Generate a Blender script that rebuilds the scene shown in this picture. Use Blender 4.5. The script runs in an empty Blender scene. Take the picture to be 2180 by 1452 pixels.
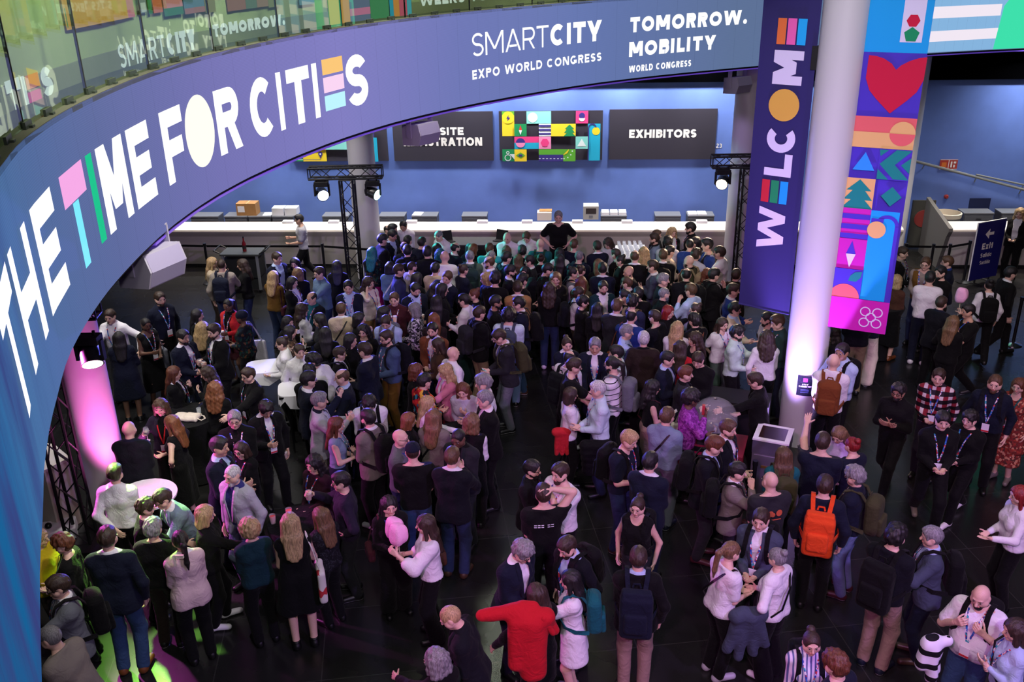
import bpy, math, random
import numpy as np
from mathutils import Matrix, Vector, Euler
random.seed(7)
scene = bpy.context.scene
C = scene.collection

# ---------------------------------------------------------------- camera
cam = bpy.data.objects.new('camera', bpy.data.cameras.new('camera'))
C.objects.link(cam); scene.camera = cam
cam.location = (0, 0, 7.6)
cam.rotation_euler = (1.164305, 0.017685, -0.007612)
cam.data.sensor_width = 36; cam.data.lens = 33.226; cam.data.clip_start = .05; cam.data.clip_end = 200

# ---------------------------------------------------------------- world, exposure
w = bpy.data.worlds.new('world'); scene.world = w; w.use_nodes = True
w.node_tree.nodes['Background'].inputs[0].default_value = (.55, .6, .8, 1)
w.node_tree.nodes['Background'].inputs[1].default_value = .012
scene.view_settings.view_transform = 'Standard'; scene.view_settings.look = 'None'
scene.view_settings.exposure = 0; scene.view_settings.gamma = 1; scene.view_settings.use_curve_mapping = False
scene.cycles.max_bounces = 5; scene.cycles.transparent_max_bounces = 10; scene.cycles.use_denoising = True
scene.cycles.sample_clamp_indirect = 4

def lamp(kind, name, loc, target, power, color, size=.3, spot=None, blend=.5):
    d = bpy.data.lights.new(name, kind); d.energy = power; d.color = color
    if kind == 'SPOT': d.spot_size = math.radians(spot); d.spot_blend = blend; d.shadow_soft_size = size
    elif kind == 'AREA':
        d.shape = 'RECTANGLE' if isinstance(size, tuple) else 'DISK'
        if isinstance(size, tuple): d.size, d.size_y = size
        else: d.size = size
        if spot: d.spread = math.radians(spot)
    else: d.shadow_soft_size = size
    o = bpy.data.objects.new(name, d); C.objects.link(o); o.location = loc
    if target is not None: o.rotation_euler = (Vector(target) - Vector(loc)).to_track_quat('-Z', 'Y').to_euler()
    return o
# lamps: unseen fill added over the void and in front, counter washers, column uplights
for _x, _y in ((-1.5, 5), (3.5, 5), (8, 7), (-2, 11), (3, 11), (8, 13), (0, 16), (5, 17)): lamp('AREA', 'ceiling_fill', (_x, _y, 11.5), (_x * .9, _y + 2, 0), 27, (1, .95, .95), .8, 110)  # fill added at ceiling height; no such lamps are seen
lamp('SPOT', 'magenta_wash', (-1.5, -1.5, 9.5), (1.0, 9, 0), 2500, (1, .34, .88), .25, 70, .9)
lamp('SPOT', 'violet_wash', (7.5, 1.0, 9.5), (1.5, 11, 0), 3300, (.56, .30, 1), .25, 65, .9)
lamp('SPOT', 'front_fill', (2.0, -2.0, 10.5), (2.0, 13, 0), 1700, (1, .93, .98), .3, 75, .9)  # neutral fill added from behind the camera, not a seen lamp
for _k in range(13): _u = -8.5 + _k * 1.9; lamp('AREA', 'wall_washer', ((_u - .55 * .0655), 24.3 - _u * .0655 - .75, 5.1), (_u, 24.3 - _u * .0655, 1.7), 74, (.92, .95, 1), .25, 130)
for _k in range(10): _u = -8.6 + _k * 2.5; lamp('AREA', 'counter_downlight', (_u, 24.3 - _u * .0655 - 2.2, 4.9), (_u, 24.3 - _u * .0655 - 2.1, 0), 40, (1, .86, .70), .3, 75)
lamp('SPOT', 'column_uplight', (4.05, 12.72, .12), (4.48, 13.3, 6.0), 1500, (.52, .32, 1), .1, 62, .7)
lamp('SPOT', 'pink_uplight', (-5.30, 11.1, .15), (-5.72, 11.6, 4.5), 800, (1, .16, .62), .1, 62, .7)
lamp('SPOT', 'banner_light', (2.5, 4.5, 9.8), (4.8, 13.3, 4.6), 2000, (.95, .9, 1), .2, 32, .6)
for _x, _y in ((-.5, 7), (-.8, 10.5), (.5, 14), (3, 17)): lamp('AREA', 'mezzanine_fill', (_x, _y, 10.5), (_x - 3.6, _y + 1.6, 6.8), 170, (1, .96, .85), 1., 60)  # added over the void to brighten the mezzanine wall, no lamp seen
for _x, _y in ((-6.2, 12.6), (-7.0, 15.5), (-5.6, 17.5), (-4.6, 20.0)): lamp('AREA', 'mezzanine_downlight', (_x, _y, 4.9), (_x + .4, _y + .3, 0), 48, (1, .95, .92), .4, 120)
lamp('SPOT', 'warm_wash', (9.5, 7, 10), (7.0, 12, 0), 700, (1, .62, .42), .3, 60, .9)
lamp('SPOT', 'teal_column_beam', (-2.85, 20.4, 2.75), (5.15, 21.2, 2.4), 260, (.15, .9, 1), .05, 14, .6)
lamp('SPOT', 'violet_column_beam', (1.5, 17.5, 4.7), (5.3, 21.2, 2.8), 220, (.55, .35, 1), .05, 22, .6)
lamp('SPOT', 'magenta_beam', (-6.2, 10.8, 3.0), (-2.2, 9.2, 1.1), 1500, (1, .12, .8), .1, 75, .7)


# ---------------------------------------------------------------- materials
def lin(h):
    r = [int(h[i:i + 2], 16) / 255 for i in (0, 2, 4)]
    return tuple(c / 12.92 if c <= .04045 else ((c + .055) / 1.055) ** 2.4 for c in r)
M = {}
def base_mat(name):
    m = bpy.data.materials.new(name); m.use_nodes = True
    return m, m.node_tree.nodes, m.node_tree.links, m.node_tree.nodes['Principled BSDF']
def simple(name, col, rough=.5, metal=0., bump=0., bscale=80., spec=.5, emit=None, estr=1., var=0., trans=0., coat=0.):
    if name in M: return M[name]
    m, n, l, p = base_mat(name)
    c = lin(col) if isinstance(col, str) else col
    p.inputs['Base Color'].default_value = (*c, 1); p.inputs['Roughness'].default_value = rough; p.inputs['Metallic'].default_value = metal
    p.inputs['Specular IOR Level'].default_value = spec; p.inputs['Transmission Weight'].default_value = trans; p.inputs['Coat Weight'].default_value = coat
    if emit is not None:
        p.inputs['Emission Color'].default_value = (*(lin(emit) if isinstance(emit, str) else emit), 1); p.inputs['Emission Strength'].default_value = estr
    if bump or var:
        t = n.new('ShaderNodeTexCoord'); z = n.new('ShaderNodeTexNoise'); z.inputs['Scale'].default_value = bscale; z.inputs['Detail'].default_value = 3; l.new(t.outputs['Object'], z.inputs['Vector'])
        if bump: b = n.new('ShaderNodeBump'); b.inputs['Strength'].default_value = bump; b.inputs['Distance'].default_value = .01; l.new(z.outputs[0], b.inputs['Height']); l.new(b.outputs[0], p.inputs['Normal'])
        if var:
            r = n.new('ShaderNodeValToRGB'); r.color_ramp.elements[0].position = .3; r.color_ramp.elements[1].position = .7
            r.color_ramp.elements[0].color = (*[k * (1 - var) for k in c], 1); r.color_ramp.elements[1].color = (*[min(1, k * (1 + var)) for k in c], 1); l.new(z.outputs[0], r.inputs[0]); l.new(r.outputs[0], p.inputs['Base Color'])
    M[name] = m
    return m
PAL = {'black': '09090a', 'navy': '111627', 'navyblk': '0c0e15', 'charcoal': '222227', 'grey': '62656c', 'lightgrey': 'a9a9b0', 'white': 'dcdadd', 'cream': 'd8cdbb', 'beige': 'b9a88f', 'greige': '8c837a', 'taupe': '706861',
       'camel': '977044', 'brown': '3d291c', 'darkbrown': '251b17', 'ochre': '64481b', 'rust': '6a3a22', 'olive': '3b3b23', 'khaki': '7f7153', 'sage': '4b5e54', 'green': '183b29', 'darkgreen': '1e3330', 'teal': '12555a', 'tealdark': '112e37',
       'cyan': '30a4a9', 'blue': '1c3472', 'royal': '224393', 'steel': '405270', 'slate': '3d4556', 'denim': '5c738c', 'jeans': '222e4a', 'jeansblue': '2e4466', 'jeanslight': '64769c', 'lightblue': 'a9bddb', 'paleblue': 'bfd3dc', 'palegreen': 'b7d0c3', 'red': 'b31622',
       'maroon': '421a22', 'burgundy': '2f121e', 'pink': 'c2738f', 'palepink': 'cbb0b4', 'magenta': 'c01a6a', 'purple': '6e2675', 'darkpurple': '221a2d', 'violetwaist': '2f2e6b', 'yellow': 'c3a91c', 'lilac': 'b9a9cf', 'indigo': '2a2e55', 'badge_red': 'c2303a', 'orange': 'd8471b', 'tan': '8c7367', 'lanyard': '2e4a9e', 'redl': 'b8242c', 'greyblue': '728297', 'walnut': '492e22', 'cognac': '6e3b1b'}
def fabric(nm):
    k = 'cloth_' + nm
    if k in M: return M[k]
    if nm in PATTERN: M[k] = PATTERN[nm](k); return M[k]
    m, n, l, p = base_mat(k)
    c = lin(PAL[nm]) if nm in PAL else lin(nm)
    p.inputs['Roughness'].default_value = .85; p.inputs['Specular IOR Level'].default_value = .18
    p.inputs['Sheen Weight'].default_value = .03; p.inputs['Sheen Roughness'].default_value = .5
    p.inputs['Base Color'].default_value = (*c, 1)
    t = n.new('ShaderNodeTexCoord'); z = n.new('ShaderNodeTexNoise'); z.inputs['Scale'].default_value = 9; z.inputs['Detail'].default_value = 4; z.inputs['Distortion'].default_value = 1.2
    b = n.new('ShaderNodeBump'); b.inputs['Strength'].default_value = .45; b.inputs['Distance'].default_value = .045
    l.new(t.outputs['Object'], z.inputs['Vector']); l.new(z.outputs[0], b.inputs['Height']); l.new(b.outputs[0], p.inputs['Normal'])
    M[k] = m
    return m
def pat_base(k):
    m, n, l, p = base_mat(k); p.inputs['Roughness'].default_value = .8; p.inputs['Specular IOR Level'].default_value = .25
    t = n.new('ShaderNodeTexCoord'); return m, n, l, p, t
def blobs(cols, scale, kind='VORONOI'):
    def f(k):
        m, n, l, p, t = pat_base(k)
        v = n.new('ShaderNodeTexVoronoi') if kind == 'VORONOI' else n.new('ShaderNodeTexNoise'); v.inputs['Scale'].default_value = scale; l.new(t.outputs['Object'], v.inputs['Vector'])
        r = n.new('ShaderNodeValToRGB'); r.color_ramp.interpolation = 'CONSTANT'
        while len(r.color_ramp.elements) < len(cols): r.color_ramp.elements.new(.5)
        for i, c in enumerate(cols): r.color_ramp.elements[i].position = (i / len(cols)) if kind == 'VORONOI' else (0 if i == 0 else .36 + .3 * i / len(cols)); r.color_ramp.elements[i].color = (*lin(c), 1)
        if kind == 'VORONOI': s = n.new('ShaderNodeSeparateColor'); l.new(v.outputs['Color'], s.inputs[0]); l.new(s.outputs[0], r.inputs[0])
        else: l.new(v.outputs[0], r.inputs[0])
        l.new(r.outputs[0], p.inputs['Base Color']); return m
    return f
def stripes(c1, c2, scale, axis, th=.5, c3=None, axis2=None):
    def f(k):
        m, n, l, p, t = pat_base(k); s = n.new('ShaderNodeSeparateXYZ'); l.new(t.outputs['Object'], s.inputs[0])
        def bands(ax):
            a = n.new('ShaderNodeMath'); a.operation = 'MULTIPLY'; a.inputs[1].default_value = scale; l.new(s.outputs[ax], a.inputs[0])
            b = n.new('ShaderNodeMath'); b.operation = 'FRACT'; l.new(a.outputs[0], b.inputs[0])
            c = n.new('ShaderNodeMath'); c.operation = 'GREATER_THAN'; c.inputs[1].default_value = th; l.new(b.outputs[0], c.inputs[0]); return c
        x = n.new('ShaderNodeMix'); x.data_type = 'RGBA'; x.inputs['A'].default_value = (*lin(c1), 1); x.inputs['B'].default_value = (*lin(c2), 1); l.new(bands(axis).outputs[0], x.inputs['Factor']); out = x
        if c3:
            y = n.new('ShaderNodeMix'); y.data_type = 'RGBA'; y.blend_type = 'MULTIPLY'; y.inputs['B'].default_value = (*lin(c3), 1); l.new(bands(axis2).outputs[0], y.inputs['Factor']); l.new(x.outputs['Result'], y.inputs['A']); out = y
        l.new(out.outputs['Result'], p.inputs['Base Color']); return m
    return f
PATTERN = {'redpattern': blobs(['a31420', 'c22a2a', '12161c', 'c22a2a', '2f7f93', 'd8a63a', 'a31420', '1b1b28'], 17), 'redfloral': blobs(['6a2a24', '9c3b2c', 'c58a6c', '7c2a28', '55302a', '8a3830'], 34), 'floral': blobs(['0d0f13', '0d0f13', '123a30', '0d0f13', '5a3a28', '10202c'], 26),
           'bwpattern': blobs(['bdbac0', '1a1a1e', '8e8b92', '1a1a1e', 'c9c6cc', '55535a'], 42), 'leopard': blobs(['2a1d16', '5a4330', '15100d', 'a08c78'], 16, 'NOISE'), 'plaid': stripes('c9bcbc', '7c1f2c', 9, 0, .45, '2a2436', 2), 'stripe': stripes('d6d4e2', '56608f', 24, 0, .6), 'linestripe': stripes('e0dce0', '1d1d22', 11, 2, .86),
           'sparkle': blobs(['101014', '101014', '2c2c33', '101014', '17171c'], 70), 'purplefloral': blobs(['7c2a86', '8f3898', '642070', 'a04cae'], 40), 'redblack': blobs(['7c1622', '141014', '3a1018', '141014', '9a2430'], 12), 'hearts': blobs(['d9d2cb', 'd9d2cb', 'd9d2cb', 'd9d2cb', 'd9d2cb', 'd9d2cb', 'd9d2cb', 'b83038'], 14), 'blueprint': blobs(['123048', '1c5a86', '0f1c28', 'a9c4d4'], 26), 'multi': blobs(['27449a', 'd8d5dc', '2b6fb5', 'b8343c', '27449a', '3b9aa8'], 45)}
PATTERN['lanyard'] = PATTERN['multi']
def leather(nm):
    return simple('leather_' + nm, PAL[nm] if nm in PAL else nm, .42, 0, .15, 60, .5)
def skin_mat(s):
    k = 'skin_tone_' + s
    if k in M: return M[k]
    m = simple(k, SKIN[s], .5, 0, .05, 160, .4, var=.10)
    p = m.node_tree.nodes['Principled BSDF']; p.inputs['Subsurface Weight'].default_value = 0
    return m
def lip_mat(s): return simple('lips_' + s, tuple(c * f for c, f in zip(SKIN[s], (.75, .42, .42))), .4)
def hair_mat(h):
    k = 'hair_' + h
    if k in M: return M[k]
    m, n, l, p = base_mat(k); c = HAIRC[h]
    p.inputs['Roughness'].default_value = .5; p.inputs['Specular IOR Level'].default_value = .45
    t = n.new('ShaderNodeTexCoord'); mp = n.new('ShaderNodeMapping'); mp.inputs['Scale'].default_value = (110, 110, 9); z = n.new('ShaderNodeTexNoise'); z.inputs['Scale'].default_value = 1; z.inputs['Detail'].default_value = 3; z.inputs['Distortion'].default_value = .6
    r = n.new('ShaderNodeValToRGB'); r.color_ramp.elements[0].color = (*[v * .55 for v in c], 1); r.color_ramp.elements[1].color = (*[min(1, v * 1.5) for v in c], 1); r.color_ramp.elements[0].position = .35; r.color_ramp.elements[1].position = .68
    b = n.new('ShaderNodeBump'); b.inputs['Strength'].default_value = .5; b.inputs['Distance'].default_value = .01
    l.new(t.outputs['Object'], mp.inputs[0]); l.new(mp.outputs[0], z.inputs['Vector']); l.new(z.outputs[0], r.inputs[0]); l.new(r.outputs[0], p.inputs['Base Color']); l.new(z.outputs[0], b.inputs['Height']); l.new(b.outputs[0], p.inputs['Normal'])
    M[k] = m
    return m
simple('eye_white', (.42, .40, .38), .3); simple('eye_dark', (.012, .009, .008), .2); simple('card', 'e4e2ea', .5); simple('black_plastic', '101013', .35); simple('chrome', 'c8c8cc', .18, 1.)
# ---------------------------------------------------------------- people
class Field:
    """A distance field on a regular grid, grown by smooth unions and cut by half spaces."""
    def __init__(s, lo, hi, h):
        s.h = h; s.o = np.array(lo, np.float32)
        n = [int(math.ceil((hi[i] - lo[i]) / h)) + 1 for i in range(3)]
        s.ax = [(s.o[i] + h * np.arange(n[i], dtype=np.float32)) for i in range(3)]
        s.f = np.full(n, 9.0, np.float32)
    def box(s, lo, hi):
        sl = []
        for i in range(3):
            a = max(0, int((lo[i] - s.o[i]) / s.h)); b = min(len(s.ax[i]), int((hi[i] - s.o[i]) / s.h) + 2)
            if b <= a: return None
            sl.append(slice(a, b))
        X = s.ax[0][sl[0]][:, None, None]; Y = s.ax[1][sl[1]][None, :, None]; Z = s.ax[2][sl[2]][None, None, :]
        return tuple(sl), X, Y, Z
    def merge(s, sl, d, k):
        g = s.f[sl]
        if k > 0:
            w = np.maximum(k - np.abs(g - d), 0) / k
            s.f[sl] = np.minimum(g, d) - w * w * (k * .25)
        else:
            s.f[sl] = np.minimum(g, d)
    def cone(s, a, b, ra, rb, k=.03, cut=False):
        a = np.asarray(a, np.float32); b = np.asarray(b, np.float32); m = k + 3 * s.h
        r = s.box(np.minimum(a - ra, b - rb) - m, np.maximum(a + ra, b + rb) + m)
        if r is None: return
        sl, X, Y, Z = r; ba = b - a; L = float(ba @ ba) + 1e-9
        t = np.clip(((X - a[0]) * ba[0] + (Y - a[1]) * ba[1] + (Z - a[2]) * ba[2]) / L, 0, 1)
        d = np.sqrt((X - a[0] - t * ba[0]) ** 2 + (Y - a[1] - t * ba[1]) ** 2 + (Z - a[2] - t * ba[2]) ** 2) - (ra + (rb - ra) * t)
        if cut: s.f[sl] = np.maximum(s.f[sl], -d)
        else: s.merge(sl, d, k)
    def ell(s, c, r, k=.02, cut=False):
        c = np.asarray(c, np.float32); r = np.asarray(r, np.float32); m = k + 3 * s.h
        q = s.box(c - r - m, c + r + m)
        if q is None: return
        sl, X, Y, Z = q
        d = (np.sqrt(((X - c[0]) / r[0]) ** 2 + ((Y - c[1]) / r[1]) ** 2 + ((Z - c[2]) / r[2]) ** 2) - 1) * float(r.min())
        if cut:
            g = s.f[sl]; w = np.maximum(k - np.abs(g + d), 0) / max(k, 1e-6); s.f[sl] = np.maximum(g, -d) + w * w * k * .25
        else: s.merge(sl, d, k)
    def rbox(s, c, b, r, k=.01):
        c = np.asarray(c, np.float32); m = k + 3 * s.h
        q = s.box(c - b - m, c + np.asarray(b) + m)
        if q is None: return
        sl, X, Y, Z = q
        x = np.abs(X - c[0]) - b[0] + r; y = np.abs(Y - c[1]) - b[1] + r; z = np.abs(Z - c[2]) - b[2] + r
        d = np.sqrt(np.maximum(x, 0) ** 2 + np.maximum(y, 0) ** 2 + np.maximum(z, 0) ** 2) + np.minimum(np.maximum(x, np.maximum(y, z)), 0) - r
        s.merge(sl, d, k)
    def half(s, p, n):
        """keep the side the normal does NOT point to"""
        p = np.asarray(p, np.float32); n = np.asarray(n, np.float32); n = n / np.linalg.norm(n)
        d = (s.ax[0][:, None, None] - p[0]) * n[0] + (s.ax[1][None, :, None] - p[1]) * n[1] + (s.ax[2][None, None, :] - p[2]) * n[2]
        s.f = np.maximum(s.f, d.astype(np.float32))
    def ripple(s, amp, fx, fy, fz, ph=0):
        s.f = s.f + amp * (np.sin(fx * s.ax[0] + ph)[:, None, None] * np.sin(fy * s.ax[1] + 1.3)[None, :, None] + np.sin(fz * s.ax[2] + ph * 2)[None, None, :] * np.sin(fx * .7 * s.ax[0])[:, None, None] * .6).astype(np.float32)
    def mesh(s):
        f = s.f; f = np.pad(f, 1, constant_values=9.0); o = s.o - s.h
        S = f < 0
        cnt = np.zeros([n - 1 for n in f.shape], np.int8); cs = []
        for i in (0, 1):
            for j in (0, 1):
                for k in (0, 1):
                    sl = (slice(i, f.shape[0] - 1 + i), slice(j, f.shape[1] - 1 + j), slice(k, f.shape[2] - 1 + k))
                    cnt += S[sl]; cs.append((i, j, k))
        m = (cnt > 0) & (cnt < 8); I = np.argwhere(m); n = len(I)
        if n == 0: return np.zeros((0, 3)), np.zeros((0, 4), int)
        idx = np.full(m.shape, -1, np.int32); idx[m] = np.arange(n)
        V = {c: f[I[:, 0] + c[0], I[:, 1] + c[1], I[:, 2] + c[2]] for c in cs}
        P = np.zeros((n, 3)); Wt = np.zeros(n)
        for a in cs:
            for d in range(3):
                if a[d] == 0:
                    b = list(a); b[d] = 1; b = tuple(b); va, vb = V[a], V[b]; q = (va < 0) != (vb < 0)
                    t = np.where(q, va / np.where(q, va - vb, 1), 0)
                    for e in range(3): P[:, e] += q * (a[e] + (t if e == d else 0))
                    Wt += q
        P = (P / Wt[:, None] + I) * s.h + o
        Q = []
        for d in range(3):
            e1, e2 = [(1, 2), (2, 0), (0, 1)][d]
            lo = [slice(None)] * 3; hi = [slice(None)] * 3; lo[d] = slice(0, -1); hi[d] = slice(1, None)
            A = S[tuple(lo)]; B = S[tuple(hi)]; E = np.argwhere(A != B); fl = A[tuple(E.T)]
            def cell(u, v):
                J = E.copy(); J[:, e1] -= u; J[:, e2] -= v; return idx[tuple(J.T)]
            q = np.stack([cell(1, 1), cell(0, 1), cell(0, 0), cell(1, 0)], 1)
            q[~fl] = q[~fl][:, ::-1]; Q.append(q)
        return P, np.concatenate(Q)

def to_mesh(name, parts, mats, smooth=True):
    """parts: list of (verts, quads, material index) joined into one mesh datablock"""
    vs = []; qs = []; mi = []; o = 0
    for v, q, k in parts:
        if len(v) == 0: continue
        vs.append(v); qs.append(q + o); o += len(v)
        mi.append(np.full(len(q), k, np.int32) if np.isscalar(k) else k)
    v = np.concatenate(vs).astype(np.float32); q = np.concatenate(qs).astype(np.int32); mi = np.concatenate(mi)
    me = bpy.data.meshes.new(name)
    me.vertices.add(len(v)); me.vertices.foreach_set('co', v.ravel())
    me.loops.add(len(q) * 4); me.loops.foreach_set('vertex_index', q.ravel())
    me.polygons.add(len(q)); me.polygons.foreach_set('loop_start', np.arange(0, len(q) * 4, 4, dtype=np.int32))
    me.polygons.foreach_set('use_smooth', np.full(len(q), smooth)); me.polygons.foreach_set('material_index', mi)
    for m in mats: me.materials.append(m)
    me.update(calc_edges=True)
    return me

def rotx(a): c, s = math.cos(a), math.sin(a); return np.array([[1, 0, 0], [0, c, -s], [0, s, c]])
def roty(a): c, s = math.cos(a), math.sin(a); return np.array([[c, 0, s], [0, 1, 0], [-s, 0, c]])
def rotz(a): c, s = math.cos(a), math.sin(a); return np.array([[c, -s, 0], [s, c, 0], [0, 0, 1]])

_cache = {}
def cached(fn):
    def w(*a):
        k = (fn.__name__,) + a
        if k not in _cache: _cache[k] = fn(*a)
        return _cache[k]
    return w

def ball(c, r, n=8, m=8):
    v = []; q = []
    for j in range(m + 1):
        t = math.pi * j / m
        for i in range(n):
            p = 2 * math.pi * i / n; v.append((c[0] + r * math.sin(t) * math.cos(p), c[1] + r * math.cos(t), c[2] + r * math.sin(t) * math.sin(p)))
    for j in range(m):
        for i in range(n): q.append((j * n + i, j * n + (i + 1) % n, (j + 1) * n + (i + 1) % n, (j + 1) * n + i))
    return np.array(v), np.array(q)

@cached
def head_parts(sex, lod):
    """head and neck, z=0 at the base of the neck, face towards +y; material 0 skin, 1 brow, 2 eye white, 3 iris, 4 lip"""
    h = (.0065, .009, .013)[lod]; F = Field((-.1, -.13, -.06), (.1, .14, .285), h); m = sex == 'm'
    F.cone((0, -.015, -.05), (0, -.005, .11), .058 if m else .05, .054 if m else .046, .02)
    F.ell((0, -.008, .178), (.076, .096, .092), .02)
    F.cone((0, .028, .125), (0, .055, .075), .060 if m else .057, .038 if m else .032, .03)
    F.cone((-.045, .03, .125), (.045, .03, .125), .04, .04, .03)
    F.cone((-.036, .078, .186), (.036, .078, .186), .014, .014, .012)
    for s in (-1, 1): F.ell((s * .032, .099, .168), (.019, .014, .011), .010, True)
    F.cone((0, .088, .172), (0, .110, .138), .009, .015 if m else .012, .012)
    F.cone((-.018, .09, .107), (.018, .09, .107), .009, .009, .006)
    for s in (-1, 1): F.ell((s * .078, -.008, .155), (.012, .022, .034), .008)
    v, q = F.mesh()
    c = v[q].mean(1); mi = np.zeros(len(q), np.int32)
    mi[(np.abs(c[:, 0]) < .024) & (np.abs(c[:, 2] - .107) < .010) & (c[:, 1] > .085)] = 4
    out = [(v, q, mi)]
    for s in (-1, 1):
        ev, eq = ball((s * .032, .0795, .168), .0125); em = np.full(len(eq), 2, np.int32); em[:16] = 3
        out.append((ev, eq, em))
        B = Field((-.07, .06, .16), (.07, .12, .21), h * .6); B.cone((s * .017, .0925, .189), (s * .036, .0895, .195), .0035, .0035, .003); B.cone((s * .036, .0895, .195), (s * .053, .076, .189), .0035, .0025, .003)
        bv, bq = B.mesh(); out.append((bv, bq, 1))
    return out

def finger(F, base, d0, ax, lens, r, curl, k=.004):
    p = np.array(base, float); d = np.array(d0, float)
    for i, L in enumerate(lens):
        n = p + d * L; F.cone(p, n, r * (1 - .1 * i), r * (.92 - .1 * i), k if i else .010); p = n
        c, s = math.cos(curl), math.sin(curl); d = d * c + np.cross(ax, d) * s

@cached
def hand_parts(kind, lod):
    """right hand: wrist at the origin, fingers along +z, palm towards +y, thumb on the +x side"""
    h = (.0052, .0075, .012)[lod]; F = Field((-.07, -.05, -.05), (.1, .12, .21), h)
    curl = {'r': .38, 'g': .85, 'f': .12, 'p': .62}[kind]; r = .0098 if lod < 2 else .012
    F.cone((0, 0, -.04), (0, 0, .01), .029, .026, .01)
    xs = (.030, .010, -.011, -.030); ln = (.92, 1.0, .94, .76)
    for i, x in enumerate(xs):
        F.cone((x * .62, .002, .012), (x, -.002, .088 - .004 * abs(i - 1)), .016, .0135, .014)
    for i, x in enumerate(xs):
        a = curl * (1 + .08 * (i - 1)); sp = (xs[i] - .0) * 2.2 * (1.4 if kind == 'f' else .7)
        d = np.array([sp, math.sin(a * .55), math.cos(a * .55)]); d /= np.linalg.norm(d)
        finger(F, (x * 1.02, -.001, .088 - .004 * abs(i - 1)), d, np.array([-1., 0, 0]), [.043 * ln[i], .028 * ln[i], .022 * ln[i]], r, a)
    td = np.array([.72, .30, .62]) if kind != 'g' else np.array([.45, .72, .52]); td /= np.linalg.norm(td)
    finger(F, (.022, .006, .022), td, np.array([-.3, -.75, .3]) if kind != 'g' else np.array([-.6, -.6, .2]), [.042, .032, .026], .0115, .3 if kind != 'g' else .45)
    return F.mesh()

@cached
def hair_parts(kind, lod):
    h = (.008, .011, .015)[lod]; long = kind in 'LWPMR'
    F = Field((-.17, -.26, -.42 if kind in 'LWP' else -.12), (.17, .16, .36), h)
    t = {'b': .005, 'n': .007, 's': .014, 'q': .014, 'c': .024, 'a': .045, 'L': .017, 'M': .02, 'W': .026, 'P': .009, 'B': .009, 'R': .03, 'v': .016, 'K': .014, 'E': .012}[kind]
    F.ell((0, -.010, .178), (.077 + t, .098 + t, .093 + t), .01)
    if kind in 'sv': F.ell((0, .012, .225), (.070, .088, .062), .03)
    if kind == 'q': F.ell((0, .035, .245), (.062, .066, .045), .04); F.ell((0, -.01, .22), (.07, .09, .07), .03)
    if kind == 'c': F.ell((0, .015, .235), (.085, .09, .065), .03)
    if kind in 'LWP':
        pass
    # clear the face and the nape
    if kind not in 'KE':
        F.ell((0, .128, .122), (.084 if kind not in 'LMW' else .073, .100, .124 if kind in 'sqbnPB' else (.114 if kind not in 'v' else .100)), .012, True)
        if kind in 'bnsqcav':
            F.half((0, 0, .088), (0, .35, -1))
            for s in (-1, 1): F.ell((s * .09, .015, .13), (.03, .045, .05), .01, True)
        else: F.half((0, 0, .03), (0, 0, -1)) if kind in 'PB' else None
    if kind == 'n': F.ell((0, .05, .275), (.085, .12, .06), .02, True)
    if kind in 'LW':
        e = 1.25 if kind == 'W' else 1.0; b = -.20 if kind == 'L' else -.16
        for s in (-1, -.35, .35, 1):
            F.cone((s * .062, -.045 - .03 * (1 - abs(s)), .19), (s * .074 * e, -.072 - .02 * (1 - abs(s)), .02), .045 * e, .043 * e, .03)
            F.cone((s * .074 * e, -.072 - .02 * (1 - abs(s)), .02), (s * .060 * e, -.108, b - .05 * (1 - abs(s))), .043 * e, .026 * e, .03)
        for s in (-1, 1): F.cone((s * .078, .015, .19), (s * .088 * e, .018, -.03), .022, .026 * e, .02)
    if kind in 'MR':
        for s in (-1, -.4, .4, 1): F.cone((s * .064, -.04 - .03 * (1 - abs(s)), .18), (s * .080, -.055 - .03 * (1 - abs(s)), .045), .05, .046, .03)
        for s in (-1, 1): F.cone((s * .08, .02, .18), (s * .086, .024, .055), .024, .03, .02)
    if kind == 'P':
        F.cone((0, -.095, .205), (0, -.155, .15), .03, .034, .015); F.cone((0, -.155, .15), (0, -.150, -.06), .034, .026, .02); F.cone((0, -.15, -.06), (0, -.14, -.15), .026, .008, .02)
    if kind == 'B': F.ell((0, -.095, .25), (.045, .042, .040), .008)
    if kind == 'E':   # knitted cap
        F.ell((0, -.03, .215), (.10, .115, .085), .02); F.half((0, 0, .165), (0, .1, -1))
    if kind == 'K':   # peaked cap
        F.ell((0, 0, .21), (.085, .1, .075), .02); F.half((0, 0, .185), (0, 0, -1)); F.cone((-.04, .10, .195), (.04, .10, .195), .02, .02, .01); F.cone((-.045, .14, .19), (.045, .14, .19), .012, .012, .03)
    if kind in 'cRaW': F.ripple(.0065 if kind != 'W' else .006, 95, 90, 85)
    elif kind in 'LMP': F.ripple(.0028, 170, 60, 30)
    elif kind in 'sqv': F.ripple(.0025, 140, 50, 90)
    return F.mesh()

@cached
def beard_parts(lod):
    F = Field((-.1, -.02, .02), (.1, .14, .17), (.007, .009, .013)[lod])
    F.cone((0, .03, .112), (0, .058, .068), .060, .043, .03); F.cone((-.05, .022, .115), (.05, .022, .115), .038, .038, .03)
    F.cone((-.026, .088, .121), (.026, .088, .121), .009, .009, .01)
    F.ell((0, .11, .150), (.07, .06, .036), .01, True); F.ell((0, .1, .107), (.02, .03, .010), .004, True); F.half((0, -.0, 0), (0, -1, 0.0))
    return F.mesh()

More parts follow.
